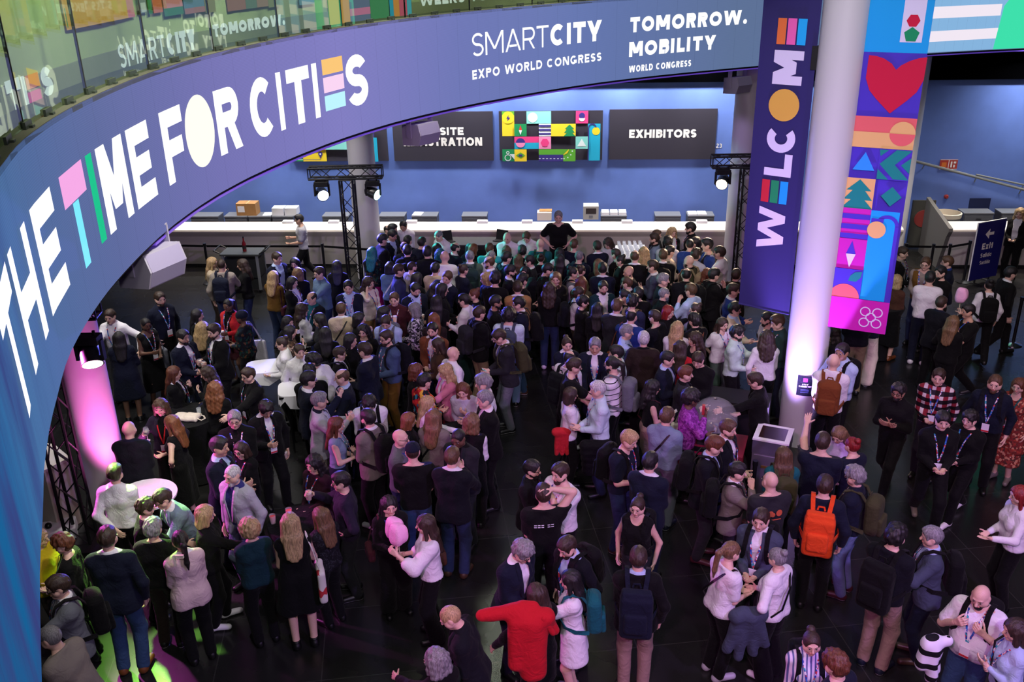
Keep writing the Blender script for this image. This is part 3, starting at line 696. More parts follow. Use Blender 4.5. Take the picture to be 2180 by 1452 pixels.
def glyph(ch, w, h, t):
    k = t * 1.12
    if ch == 'I': return rc(0, 0, t, h)
    if ch == 'T': return rc(0, h - t, w, h) + rc(w / 2 - t / 2, 0, w / 2 + t / 2, h - t)
    if ch == 'L': return rc(0, 0, t, h) + rc(t, 0, w, t)
    if ch == 'E': return rc(0, 0, t, h) + rc(t, 0, w, t) + rc(t, h - t, w, h) + rc(t, h / 2 - t / 2, w * .92, h / 2 + t / 2)
    if ch == 'F': return rc(0, 0, t, h) + rc(t, h - t, w, h) + rc(t, h * .47 - t / 2, w * .9, h * .47 + t / 2)
    if ch == 'H': return rc(0, 0, t, h) + rc(w - t, 0, w, h) + rc(t, h / 2 - t / 2, w - t, h / 2 + t / 2)
    if ch == 'O': return arcq(w / 2, h / 2, w / 2 - t / 2, h / 2 - t / 2, t, 0, 360, 28)
    if ch == 'C': return arcq(w / 2, h / 2, w / 2 - t / 2, h / 2 - t / 2, t, 48, 312, 22)
    if ch == 'G': return arcq(w / 2, h / 2, w / 2 - t / 2, h / 2 - t / 2, t, 48, 335, 22) + rc(w - t, h * .12, w, h * .5) + rc(w * .55, h * .5 - t, w - t, h * .5)
    if ch == 'D': return rc(0, 0, t, h) + rc(t, 0, w * .45, t) + rc(t, h - t, w * .45, h) + arcq(w * .45, h / 2, w * .55 - t / 2, h / 2 - t / 2, t, -90, 90, 14)
    if ch == 'U': return rc(0, w * .4, t, h) + rc(w - t, w * .4, w, h) + arcq(w / 2, w * .42, w / 2 - t / 2, w * .42 - t / 2, t, 180, 360, 12)
    if ch in 'PRB':
        b = h * .56 if ch != 'R' else h * .60; r = b / 2
        out = rc(0, 0, t, h) + rc(t, h - t, w - r, h) + rc(t, h - b, w - r, h - b + t) + arcq(w - r, h - r, r - t / 2, r - t / 2, t, -90, 90, 10)
        if ch == 'R': out += dg(w - t * .55, 0, w * .52, h - b + t * .5, k)
        if ch == 'B': r2 = (h - b + t) / 2; out += rc(t, 0, w - r2, t) + arcq(w - r2 + w * .04, r2, r2 - t / 2, r2 - t / 2, t, -90, 90, 10)
        return out
    if ch == 'S': r = (h + t) / 4; return arcq(w / 2, h - r, w / 2 - t / 2, r - t / 2, t, 28, 270, 16) + arcq(w / 2, r, w / 2 - t / 2, r - t / 2, t, 90, -152, 16)
    if ch == 'N': return rc(0, 0, t, h) + rc(w - t, 0, w, h) + dg(w - t * .75, 0, t * .75, h, k * 1.15)
    if ch == 'M': return rc(0, 0, t, h) + rc(w - t, 0, w, h) + dg(w / 2, h * .22, t * .7, h, k * 1.1) + dg(w / 2, h * .22, w - t * .7, h, k * 1.1)
    if ch == 'W': a = w / 4; return dg(a, 0, t * .55, h, k) + dg(a, 0, 2 * a, h, k) + dg(3 * a, 0, 2 * a, h, k) + dg(3 * a, 0, w - t * .55, h, k)
    if ch == 'A': return dg(t * .55, 0, w / 2, h, k) + dg(w - t * .55, 0, w / 2, h, k) + rc(w * .26, h * .2, w * .74, h * .2 + t * .9)
    if ch == 'Y': return rc(w / 2 - t / 2, 0, w / 2 + t / 2, h * .42) + dg(w / 2, h * .34, t * .55, h, k * 1.1) + dg(w / 2, h * .34, w - t * .55, h, k * 1.1)
    if ch == 'X': return dg(t * .6, 0, w - t * .6, h, k * 1.15) + dg(w - t * .6, 0, t * .6, h, k * 1.15)
    if ch == '-': return rc(w * .1, h * .36, w * .9, h * .36 + t)
    if ch == '.': return arcq(t * .6, t * .6, t * .3, t * .3, t * .6, 0, 360, 10)
    if ch == '2': r = h * .28; return arcq(w / 2, h - r, w / 2 - t / 2, r - t / 2, t, 160, -35, 12) + dg(t * .6, t, w - t * .9, h - r * 1.5, k) + rc(0, 0, w, t)
    if ch == '3': r = (h + t) / 4; return arcq(w / 2, h - r, w / 2 - t / 2, r - t / 2, t, 150, -90, 14) + arcq(w / 2, r, w / 2 - t / 2, r - t / 2, t, 90, -150, 14)
    if ch == 'K': return rc(0, 0, t, h) + dg(t, h * .38, w - t * .6, h, k * 1.15) + dg(w - t * .6, 0, w * .42, h * .6, k * 1.15)
    x = h * .74
    if ch == 'l': return rc(0, 0, t, h)
    if ch == 'i': return rc(0, 0, t, x) + rc(0, h - t, t, h)
    if ch == 't': return rc(w * .3, 0, w * .3 + t, h * .92) + rc(0, x - t, w, x)
    if ch == 'x': return dg(t * .6, 0, w - t * .6, x, k) + dg(w - t * .6, 0, t * .6, x, k)
    if ch in 'adop': o = arcq(w / 2, x / 2, w / 2 - t / 2, x / 2 - t / 2, t, 0, 360, 18); return o + ([] if ch == 'o' else rc(w - t, 0, w, x if ch == 'a' else h) if ch != 'p' else rc(0, -h * .25, t, x))
    if ch == 'r': return rc(0, 0, t, x) + arcq(w * .95, x * .55, w * .95 - t / 2, x * .45 - t / 2, t, 90, 180, 8)
    if ch == 'm': return rc(0, 0, t, x) + arcq(w * .27, x * .62, w * .25, x * .38 - t / 2, t, 0, 180, 8) + rc(w * .5 - t / 2, 0, w * .5 + t / 2, x * .62) + arcq(w * .75, x * .62, w * .25 - t / 2, x * .38 - t / 2, t, 0, 180, 8) + rc(w - t, 0, w, x * .62)
    if ch == 'e': return arcq(w / 2, x / 2, w / 2 - t / 2, x / 2 - t / 2, t, 0, 315, 16) + rc(t, x / 2 - t / 2, w, x / 2 + t / 2)
    return []
def letters(mb, text, u0, u1, v0, v1, t, f, mi=0, gap=.14):
    """fit a line of text between u0..u1, v0..v1; t may be a list of stroke weights"""
    h = v1 - v0; ts = t if isinstance(t, list) else [t] * len(text)
    ws = [(WID[c] * h if WID[c] > 0 else ts[i]) for i, c in enumerate(text)]
    nat = sum(ws) + gap * h * (len(text) - 1); k = (u1 - u0) / nat; u = u0
    for i, c in enumerate(text):
        wd = ws[i] * (k if WID[c] > 0 else min(k, 1.))
        for j, q in enumerate(glyph(c, wd, h, ts[i])): mb.face([f(u + x, v0 + y, j % 4 if c in 'MWNAXYKR' else 0) for x, y in q], mi)
        u += ws[i] * k + gap * h * k

# ---------------------------------------------------------------- flat artwork, drawn back to front in a local (u, v) frame
class Art:
    def __init__(s, f): s.f = f; s.mb = MB(); s.mats = []; s.lay = 0
    def mat(s, m):
        if m not in s.mats: s.mats.append(m)
        return s.mats.index(m)
    def poly(s, pts, m): s.lay += 1; L = s.lay; s.mb.face([s.f(u, v, L) for u, v in pts], s.mat(m)); return s
    def rect(s, u0, v0, u1, v1, m): return s.poly([(u0, v0), (u1, v0), (u1, v1), (u0, v1)], m)
    def disc(s, u, v, r, m, a0=0, a1=360, ry=None, n=28): ry = ry or r; return s.poly([(u + r * math.cos(math.radians(a0 + (a1 - a0) * i / n)), v + ry * math.sin(math.radians(a0 + (a1 - a0) * i / n))) for i in range(n + (a1 - a0 < 360))], m)
    def ring(s, u, v, r, t, m, a0=0, a1=360, n=28):
        s.lay += 1; L = s.lay; i = s.mat(m)
        for q in arcq(u, v, r, r, t, a0, a1, n): s.mb.face([s.f(x, y, L) for x, y in q], i)
        return s
    def text(s, tx, u0, u1, v0, v1, t, m, gap=.14): s.lay += 1; L = s.lay; letters(s.mb, tx, u0, u1, v0, v1, t, lambda u, v, k: s.f(u, v, L + k * .25), s.mat(m), gap); return s
    def build(s, name, parent): return s.mb.build(name, s.mats, parent)
def ngon(u, v, r, n, a=90): return [(u + r * math.cos(math.radians(a + 360 * i / n)), v + r * math.sin(math.radians(a + 360 * i / n))) for i in range(n)]
def tree(u, v, w, h): return [(u - w / 2, v), (u + w / 2, v), (u + w * .22, v + h * .30), (u + w * .46, v + h * .30), (u + w * .2, v + h * .62), (u + w * .4, v + h * .62), (u, v + h), (u - w * .4, v + h * .62), (u - w * .2, v + h * .62), (u - w * .46, v + h * .30), (u - w * .22, v + h * .30)]

# ---------------------------------------------------------------- the room
WS = -.0655; WN = math.hypot(1, WS); WA = math.atan(WS)
def wallp(u, z, off=0.):   # a point on the back wall, u metres along it
    return ((u + off * WS) / WN, 24.3 + (u * WS - off) / WN, z)
m, n, l, p = base_mat('floor_tiles')
t = n.new('ShaderNodeTexCoord'); br = n.new('ShaderNodeTexBrick'); br.offset = 0; br.inputs['Scale'].default_value = 1; br.inputs['Brick Width'].default_value = 1.2; br.inputs['Row Height'].default_value = 1.2; br.inputs['Mortar Size'].default_value = .006; br.inputs['Color1'].default_value = (.0105, .0105, .0105, 1); br.inputs['Color2'].default_value = (.014, .014, .0135, 1); br.inputs['Mortar'].default_value = (.032, .032, .030, 1)
mp = n.new('ShaderNodeMapping'); mp.inputs['Rotation'].default_value = (0, 0, -.12); l.new(t.outputs['Object'], mp.inputs[0]); l.new(mp.outputs[0], br.inputs['Vector']); l.new(br.outputs['Color'], p.inputs['Base Color'])
z = n.new('ShaderNodeTexNoise'); z.inputs['Scale'].default_value = 1.4; z.inputs['Detail'].default_value = 5; l.new(t.outputs['Object'], z.inputs['Vector']); r = n.new('ShaderNodeMapRange'); r.inputs[3].default_value = .20; r.inputs[4].default_value = .34; l.new(z.outputs[0], r.inputs[0]); l.new(r.outputs[0], p.inputs['Roughness'])
structure(MB().box((1.5, 13, -.15), (17, 16, .15)).build('floor', m))
blue_wall = simple('wall_blue', '6079bc', .75, var=.06, bscale=2.2, bump=.05)  # even blue base colour with slight random variation
black = simple('black_paint', '060607', .8)
def wall_slab(name, u0, u1, z0, z1, off, th, mat): return structure(MB().prism([(u0, off), (u1, off), (u1, off - th), (u0, off - th)], lambda u, o: wallp(u, z0, o), lambda u, o: wallp(u, z1, o)).build(name, mat))
wall_slab('wall_back', -16, 19, 0, 4.17, 0, .25, blue_wall)
wall_slab('wall_back_upper', -16, 19, 4.17, 6.3, .12, .3, simple('void_black', (.0006, .0006, .0008), 1., spec=0.))
structure(MB().box((-11.5, 13, 3.2), (.1, 13, 3.2)).build('wall_left', simple('dark_wall', '15171a', .8)))
structure(MB().box((17.5, 12, 3.2), (.1, 13, 3.2)).build('wall_right', simple('dark_wall2', '2a3040', .8)))

RING = np.array([(-1.3,1.75),(-1.54,2.22),(-1.78,2.7),(-2.01,3.19),(-2.23,3.67),(-2.41,4.11),(-2.57,4.47),(-2.69,4.78),(-2.79,5.05),(-2.87,5.3),(-2.95,5.55),(-3.04,5.82),(-3.12,6.12),(-3.2,6.49),(-3.27,6.88),(-3.33,7.28),(-3.37,7.68),(-3.4,8.08),(-3.42,8.48),(-3.43,8.93),(-3.42,9.45),(-3.38,10.04),(-3.3,10.67),(-3.17,11.33),(-2.99,12.0),(-2.78,12.66),(-2.55,13.29),(-2.31,13.85),(-2.06,14.36),(-1.77,14.88),(-1.41,15.44),(-0.96,16.04),(-0.42,16.68),(0.18,17.31),(0.75,17.87),(1.28,18.33),(1.8,18.74),(2.35,19.12),(2.97,19.51),(3.74,19.93),(4.64,20.38),(5.57,20.81),(6.49,21.19),(7.43,21.53),(8.4,21.88),(9.4,22.21),(10.36,22.48),(11.29,22.71),(12.21,22.89),(13.16,23.03),(14.12,23.15),(14.5,23.2)])
_seg = np.hypot(*np.diff(RING, axis=0).T); RS = np.concatenate([[0], np.cumsum(_seg)])
def ring_at(s, out=0.):
    s = min(max(s, 0), RS[-1]); x = np.interp(s, RS, RING[:, 0]); y = np.interp(s, RS, RING[:, 1])
    a = max(s - .4, 0); b = min(s + .4, RS[-1]); d = np.array([np.interp(b, RS, RING[:, 0]) - np.interp(a, RS, RING[:, 0]), np.interp(b, RS, RING[:, 1]) - np.interp(a, RS, RING[:, 1])]); d /= np.linalg.norm(d)
    return x - d[1] * out, y + d[0] * out
def ribbon(mb, s0, s1, z0, z1, out, mi=0, step=.25):
    n = max(1, int((s1 - s0) / step)); ss = [s0 + (s1 - s0) * i / n for i in range(n + 1)]
    for a, b in zip(ss[:-1], ss[1:]):
        A = ring_at(a, out); B = ring_at(b, out); mb.face([(*A, z0), (*B, z0), (*B, z1), (*A, z1)], mi)
def ring_block(mb, s0, s1, z0, z1, o0, o1, mi=0, step=.25):
    n = max(1, int((s1 - s0) / step)); ss = [s0 + (s1 - s0) * i / n for i in range(n + 1)]
    for a, b in zip(ss[:-1], ss[1:]):
        P = [(*ring_at(x, o), zz) for x in (a, b) for o, zz in ((o0, z0), (o1, z0), (o1, z1), (o0, z1))]
        for q in ((0, 3, 7, 4), (1, 5, 6, 2), (0, 4, 5, 1), (3, 2, 6, 7)): mb.face([P[i] for i in q], mi)
    for x, rev in ((s0, 0), (s1, 1)):
        P = [(*ring_at(x, o), zz) for o, zz in ((o0, z0), (o1, z0), (o1, z1), (o0, z1))]; mb.face(P[::-1] if rev else P, mi)
SE = float(RS[-1])
# mezzanine: slab, floor, wall behind the glass
mb = MB(); ring_block(mb, 0, SE, 4.98, 6.36, .2, 1.2, step=.5)
N = 60; far = [(-12, 1), (-12, 27), (18, 27), (18, 22.8)]
structure(mb.build('trim_1', black))
pts = [ring_at(SE * i / N, .25) for i in range(N + 1)]
structure(MB().prism(pts + [(18, 22.5), (18, 28), (-13, 28), (-13, 1)], lambda x, y: (x, y, 6.3), lambda x, y: (x, y, 6.37)).build('ceiling', simple('mezzanine_floor', '6d6c55', .6)))
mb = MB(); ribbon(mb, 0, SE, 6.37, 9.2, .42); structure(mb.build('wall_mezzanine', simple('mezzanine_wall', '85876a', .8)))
mb = MB(); ring_block(mb, 0, SE, 6.37, 6.63, .40, .415); structure(mb.build('baseboard_mezzanine', simple('mezzanine_base', '6f6c5c', .6)))

# ---------------------------------------------------------------- the curved screen round the void
led = thing('led_screen', 'long curved LED screen round the void, reading THE TIME FOR CITIES', 'screen')
m, n, l, p = base_mat('led_picture'); p.inputs['Base Color'].default_value = (.004, .004, .006, 1); p.inputs['Roughness'].default_value = .9; p.inputs['Specular IOR Level'].default_value = .05
uv = n.new('ShaderNodeUVMap'); sx = n.new('ShaderNodeSeparateXYZ'); l.new(uv.outputs[0], sx.inputs[0])
mr = n.new('ShaderNodeMath'); mr.operation = 'MULTIPLY'; mr.inputs[1].default_value = 1 / SE; l.new(sx.outputs[0], mr.inputs[0])
cr = n.new('ShaderNodeValToRGB'); l.new(mr.outputs[0], cr.inputs[0])
stops = [(0, '0d5a8c'), (1.6, '0f6094'), (3.0, '44709f'), (4.4, '506d9f'), (6.5, '5d6a9f'), (9.5, '7573b4'), (12.5, '837fc4'), (15.5, '7079b8'), (18.5, '6678b2'), (22.5, '5f7399'), (27, '5f7399')]
while len(cr.color_ramp.elements) < len(stops): cr.color_ramp.elements.new(.5)
for e, (s_, c_) in zip(cr.color_ramp.elements, stops): e.position = s_ / SE; e.color = (*lin(c_), 1)
def fnode(op, a, b): q = n.new('ShaderNodeMath'); q.operation = op; l.new(a, q.inputs[0]); q.inputs[1].default_value = b; return q.outputs[0]
fr = fnode('FRACT', fnode('MULTIPLY', sx.outputs[0], 2.0), 0); seam = fnode('GREATER_THAN', fr, .985)
fz = fnode('FRACT', fnode('MULTIPLY', sx.outputs[1], 60.), 0); lines = fnode('MULTIPLY', fnode('GREATER_THAN', fz, .55), .10)
ad = n.new('ShaderNodeMath'); ad.operation = 'ADD'; l.new(lines, ad.inputs[0]); l.new(fnode('MULTIPLY', seam, .16), ad.inputs[1])
sub = n.new('ShaderNodeMath'); sub.operation = 'SUBTRACT'; sub.inputs[0].default_value = 1.02; l.new(ad.outputs[0], sub.inputs[1])
tc = n.new('ShaderNodeTexCoord'); mq = n.new('ShaderNodeMapping'); mq.inputs['Scale'].default_value = (1.6, 1.6, .35); nz = n.new('ShaderNodeTexNoise'); nz.inputs['Scale'].default_value = 1.5; nz.inputs['Detail'].default_value = 4; l.new(tc.outputs['Object'], mq.inputs[0]); l.new(mq.outputs[0], nz.inputs['Vector'])
r2 = n.new('ShaderNodeMapRange'); r2.inputs[1].default_value = .40; r2.inputs[2].default_value = .62; l.new(nz.outputs[0], r2.inputs[0]); r3 = n.new('ShaderNodeMapRange'); r3.inputs[1].default_value = 4.2; r3.inputs[2].default_value = 2.2; l.new(sx.outputs[0], r3.inputs[0]); r4 = n.new('ShaderNodeMath'); r4.operation = 'MULTIPLY'; l.new(r2.outputs[0], r4.inputs[0]); l.new(r3.outputs[0], r4.inputs[1])
mc = n.new('ShaderNodeMix'); mc.data_type = 'RGBA'; mc.inputs['B'].default_value = (*lin('333f78'), 1); l.new(r4.outputs[0], mc.inputs['Factor']); l.new(cr.outputs[0], mc.inputs['A']); l.new(mc.outputs['Result'], p.inputs['Emission Color']); l.new(sub.outputs[0], p.inputs['Emission Strength'])
mb = MB(); ribbon(mb, 0, SE, 4.94, 6.44, 0.); so = mb.build('screen_panel', m, led)
ul = so.data.uv_layers.new(name='UVMap'); nq = len(so.data.polygons); nn = nq
for i in range(nq):
    a, b = SE * i / nn, SE * (i + 1) / nn
    for j, q in enumerate(((a, 0), (b, 0), (b, 1.5), (a, 1.5))): ul.data[i * 4 + j].uv = q
mb = MB(); ring_block(mb, 0, SE, 4.95, 6.40, .01, .2); mb.build('screen_back', black, led)
mb = MB(); ring_block(mb, 0, SE, 6.40, 6.445, .0, .5); mb.build('top_ledge', simple('ledge_metal', '38382a', .7), led)
mb = MB(); ring_block(mb, 7.5, SE, 4.875, 4.90, .02, .12); mb.build('light_strip', simple('purple_strip', '5a3fa0', .4, emit='6a48c8', estr=.55), led)
mb = MB(); ring_block(mb, 0, SE, 4.90, 4.955, .03, .22); mb.build('lower_rail', black, led)
rf = lambda u, v, k=0: (*ring_at(u, -.012), v)
white = glow('white', 'ffffff', 1.15)
LED = [white, glow('led_pink', 'f6a8e6', 1), glow('led_cyan', '7cecff', 1), glow('led_green', '00c48c', 1), glow('led_cream', 'fffdf0', 1.05), glow('led_orange', 'fcc878', 1), glow('led_rose', 'fbd6f4', 1), glow('led_ice', 'bff6ff', 1)]
b0, b1, T = 5.335, 6.055, .17
def letter_mesh(ch, u0, u1, mi):
    mb = MB(); wd = u1 - u0
    for j, q in enumerate(glyph(ch, wd, b1 - b0, T if ch != 'I' else wd)): mb.face([rf(u0 + x, b0 + y, j % 4) for x, y in q])
    mb.build('letter', LED[mi], led)
for it in [('T', 2.60, 3.34, 0), ('H', 3.46, 4.17, 0), ('E', 4.43, 5.08, 0), ('I', 6.07, 6.22, 3), ('M', 6.33, 7.01, 0), ('E', 7.13, 7.69, 0), ('F', 8.02, 8.57, 0), ('R', 9.41, 9.98, 0), ('C', 10.24, 10.85, 0), ('I', 10.93, 11.05, 0), ('T', 11.18, 11.75, 0), ('I', 11.83, 11.96, 0), ('S', 12.68, 13.22, 0)]: letter_mesh(*it)
mb = MB()
for q in rc(5.34, b1 - .24, 5.97, b1): mb.face([rf(*x) for x in q], 0)
for q in rc(5.56, b0 - .04, 5.72, b1 - .25): mb.face([rf(*x) for x in q], 1)
mb.build('letter', LED[1:3], led)
MB_o = MB(); MB_o.face([rf(8.975 + .365 * math.cos(i * math.pi / 20), 5.70 + .385 * math.sin(i * math.pi / 20)) for i in range(40)]); MB_o.build('letter', LED[4], led)
mb = MB()
for k, (z0, mi) in enumerate(((5.87, 0), (5.63, 1), (5.385, 2))):
    for q in rc(12.10, z0, 12.62, z0 + .205): mb.face([rf(*x) for x in q], mi)
mb.build('letter', LED[5:8], led)
for tx, u0, u1, v0, v1, tt, gp in (('SMARTCITY', 15.83, 19.11, 5.715, 6.09, [.042] * 5 + [.098] * 4, .10), ('EXPO WORLD CONGRESS', 15.81, 19.12, 5.345, 5.50, .036, .2), ('TOMORROW.', 19.83, 22.74, 5.81, 6.09, .082, .15), ('MOBILITY', 19.82, 22.0, 5.355, 5.635, .082, .15), ('WORLD CONGRESS', 19.83, 21.41, 5.06, 5.185, .03, .2)):
    mb = MB(); letters(mb, tx, u0, u1, v0, v1, tt, rf, gap=gp); mb.build('lettering', white, led)
a = Art(lambda u, v, L: (*ring_at(u, -.006 - .002 * L), v))
for k in range(14): a.rect(26.6 + k * .25, 4.96, 26.85 + k * .25, 6.44, glow('led_sky', '86b4de', 1))
for z0, z1 in ((5.70, 5.95), (5.20, 5.43), (6.20, 6.44)): a.rect(26.6, z0, 29.45, z1, glow('led_pale', 'f2e8f4', 1))
a.poly([(29.4, 4.96), (32, 4.96), (32, 6.44), (29.9, 6.44), (29.5, 5.9)], glow('led_mint', '3fe0ac', 1)); a.poly([(30.0, 4.96), (32, 4.96), (32, 5.7), (30.3, 5.6), (30.05, 5.4)], glow('led_teal', '4f8f94', 1))
a.build('artwork', led)
# glass balustrade above the screen
gm, n, l, p = base_mat('balustrade_glass'); n.remove(p); mix = n.new('ShaderNodeMixShader'); tr = n.new('ShaderNodeBsdfTransparent'); gl = n.new('ShaderNodeBsdfGlossy'); gl.inputs['Roughness'].default_value = .02; gl.inputs['Color'].default_value = (.8, .9, .8, 1); tr.inputs['Color'].default_value = (.82, .90, .80, 1); fr = n.new('ShaderNodeFresnel'); fr.inputs[0].default_value = 1.5
gm_f = n.new('ShaderNodeMath'); gm_f.operation = 'MULTIPLY'; gm_f.inputs[1].default_value = .30; l.new(fr.outputs[0], gm_f.inputs[0]); l.new(gm_f.outputs[0], mix.inputs[0]); l.new(tr.outputs[0], mix.inputs[1]); l.new(gl.outputs[0], mix.inputs[2]); l.new(mix.outputs[0], n['Material Output'].inputs['Surface'])
bal = thing('glass_balustrade', 'green-tinted glass balustrade standing along the top edge of the curved screen', 'balustrade')
k = 0; s0 = .5
while s0 < SE - 1.6:
    mb = MB(); ring_block(mb, s0 + .01, s0 + 1.53, 6.45, 7.65, .075, .093, step=.3); mb.build('glass_panel', gm, bal)
    mb = MB(); ring_block(mb, s0 - .006, s0 + .006, 6.45, 7.65, .072, .096); mb.build('joint', black, bal); s0 += 1.54
s0 = 3.0
while s0 < 20:
    mb = MB(); ring_block(mb, s0, s0 + .16, 6.446, 6.495, .055, .074); ring_block(mb, s0 + .07, s0 + .13, 6.446, 6.462, .03, .055); mb.build('clamp', simple('clamp_metal', '232b22', .45), bal); s0 += .52
# reflections in the balustrade glass, built as glowing blocks and letters behind it
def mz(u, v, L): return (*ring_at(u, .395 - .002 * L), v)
for lab, parts, tx in (('glass reflection built as glowing green, orange and pink shapes', [(7.3, 6.90, 8.75, 7.3, 'f2b864'), (7.32, 6.92, 7.75, 7.08, '52a06a'), (7.9, 6.90, 8.75, 7.3, 'ee8fae'), (8.1, 6.90, 8.6, 6.98, 'e8b45c')], []),
    ('glass reflection built as glowing green, red and blue stripes', [(8.83, 6.92, 9.02, 7.3, '8f9ba0'), (8.9, 6.93, 9.0, 7.02, 'dfe6e6'), (9.04, 6.9, 9.12, 7.3, '3c8f54'), (9.14, 6.9, 9.34, 7.3, 'e8805a'), (9.36, 6.85, 9.75, 6.93, '4c8f68'), (9.36, 6.93, 9.75, 7.3, 'ea9a9a'), (9.77, 6.84, 10.2, 7.3, '6f92a6'), (9.77, 6.84, 10.2, 6.9, 'b87f7c'), (10.2, 6.82, 10.42, 7.1, '9a945c')], []),
    ('glass reflection built as faded brick red and green blocks', [(10.7, 6.80, 11.1, 7.2, 'a8745c'), (11.1, 6.80, 11.35, 7.2, '70866a'), (11.35, 6.8, 11.6, 7.2, 'a8876a'), (11.6, 6.78, 11.85, 7.2, '8f9460'), (12.3, 6.76, 12.65, 7.2, '6f9aa8')], []),
    ('glass reflection built as glowing orange, blue, pink and green blocks', [(12.97, 6.42, 13.45, 7.2, 'fcbc6c'), (13.45, 6.42, 13.92, 7.2, '7f8ab4'), (13.45, 6.53, 13.92, 6.63, 'f291c4'), (13.92, 6.42, 14.34, 7.2, '5aa578'), (14.36, 6.42, 14.45, 7.2, '3fb4dc'), (14.45, 6.42, 14.58, 7.2, 'f4a45a'), (14.58, 6.42, 14.75, 7.2, 'e86a8a'), (14.75, 6.42, 14.85, 7.2, '5fc0dc')], []),
    ('reflected TIES with an orange and pink E, built as letters on the mezzanine wall', [(6.29, 6.545, 6.55, 6.65, 'f9905c'), (6.27, 6.42, 6.53, 6.525, 'f05aa8')], [('T', 5.88, 6.16, 6.41, 6.665, .09), ('I', 6.18, 6.255, 6.41, 6.66, .075), ('S', 6.57, 6.79, 6.44, 6.67, .075)]),
    ('reflected SMARTCITY built as white letters on the mezzanine wall', [], [('SMART', 8.27, 9.28, 6.45, 6.675, .035), ('CITY', 9.32, 9.92, 6.45, 6.675, .07)]),
    ('reflected TOMORROW built as white letters on the mezzanine wall', [], [('TOMORROW.', 10.32, 11.92, 6.54, 6.68, .05)]),
    ('cut-off reflected writing built as white letters on the mezzanine wall', [], [('WEEKS TO', 15.07, 16.65, 6.56, 6.70, .045)])):
    o = thing('reflection_blocks' if parts and not tx else 'reflection_letters', lab, 'screen' if parts and not tx else 'sign'); a = Art(mz)
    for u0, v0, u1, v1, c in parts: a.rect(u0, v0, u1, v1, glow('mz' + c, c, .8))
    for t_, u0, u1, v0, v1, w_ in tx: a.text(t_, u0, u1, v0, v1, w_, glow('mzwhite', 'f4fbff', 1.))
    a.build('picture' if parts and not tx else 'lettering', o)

# ---------------------------------------------------------------- columns
colm = simple('column_metal', 'c9c6cc', .38, bump=.06, bscale=30)
def column(i, x, y, r, top): structure(MB().lathe([(r, 0), (r, top)], (x, y, 0), 40).build('column_%d' % i, colm, smooth=True))
column(1, 4.59, 13.42, .31, 9.5); column(2, -3.41, 21.82, .31, 4.97); column(3, -5.87, 11.75, .30, 4.97); column(4, 5.33, 21.2, .31, 4.97); column(5, 9.66, 22.95, .31, 4.97)
# poster on the big column
po = thing('poster', 'small dark blue poster stuck on the big lit column', 'poster', (0, 0, 0)); a = Art(lambda u, v, L: (4.59 + (.312 + .001 * L) * math.sin(-.62 + u / .31), 13.42 - (.312 + .001 * L) * math.cos(-.62 + u / .31), v))
for i in range(6): a.rect(i * .04, .93, i * .04 + .04, 1.27, fabric('navy'))
a.rect(.085, 1.17, .15, 1.235, simple('poster_magenta', 'b02fae', .6)); a.text('STAY', .075, .165, 1.115, 1.14, .007, M['card']); a.text('CONNECTED', .03, .215, 1.08, 1.105, .007, M['card'])
for z in (1.035, 1.015, .99): a.rect(.06, z, .18, z + .006, simple('poster_print', '6a78c8', .6))
a.build('print', po)

# ---------------------------------------------------------------- banners on the big column
def banner_frame(A, B, off=.004):
    A = np.array(A); B = np.array(B); u = (B - A) / np.linalg.norm(B - A); nrm = np.array([u[1], -u[0]]); nrm = nrm if nrm[1] < 0 else -nrm
    return lambda uu, v, L=0: (*(A + u * uu + nrm * (off + .0018 * L)), v)
def cloth(nm, c): return simple('banner_' + nm, c, .7, bump=.04, bscale=60, spec=.25)
def banner(name, label, A, B, z0, z1, base):
    o = thing(name, label, 'banner', (0, 0, 0)); f = banner_frame(A, B); W = float(np.linalg.norm(np.array(B) - np.array(A)))
    MB().prism([(0, z0), (W, z0), (W, z1), (0, z1)], lambda u, v: f(u, v, -3), lambda u, v: f(u, v, 0)).build('cloth', base, o)
    MB().tube(f(0, z0, -2), f(W, z0, -2), .016).build('bottom_bar', base, o); return o, Art(f), W
bn, a, W = banner('banner', 'purple WELCOME banner hanging from the big column, letters reading upwards', (3.628, 14.052), (4.29, 13.55), 2.13, 9.3, cloth('purple', '2d2762'))
lt = cloth('white', 'd9d0ee')
def up(ch, v0, v1, u0, u1, t, m=lt):   # a capital lying on its side, tops to the left
    a.lay += 1; L = a.lay
    for j, q in enumerate(glyph(ch, v1 - v0, u1 - u0, t)): a.mb.face([a.f(u1 - y, v0 + x, L + (.25 * (j % 4) if ch in 'MW' else 0)) for x, y in q], a.mat(m))
up('W', 3.115, 3.76, .205, .62, .10); up('L', 4.24, 4.575, .225, .64, .115); up('C', 4.59, 5.0, .225, .655, .12); up('M', 5.56, 6.03, .23, .662, .125)
for k, c in enumerate(('c22538', '1f8a5a', '1c9ae8')): a.rect(.215 + k * .142, 3.835, .335 + k * .142, 4.175, cloth(c, c))
a.disc(.44, 5.275, .228, cloth('gold', 'd9a64a'))
for k, c in enumerate(('e0703a', 'e861b0', '1fa8f0')): a.rect(.246 + k * .147, 6.11, .372 + k * .147, 6.46, cloth(c, c))
a.build('print', bn)
bn, a, W = banner('banner', 'colourful icon banner with a red heart hanging right of the big column', (4.762, 13.25), (5.539, 12.88), 2.07, 9.3, cloth('violet', '4630b4'))
sk, mg, vi, tl, tn, sal, wh = [cloth(k, c) for k, c in (('sky', '149be6'), ('magenta', 'c21ca8'), ('violet', '4630b4'), ('teal', '12807e'), ('sand', 'dfae70'), ('salmon', 'dc6064'), ('white', 'd9d0ee'))]
X0, XM, X1 = .0, .44, .86
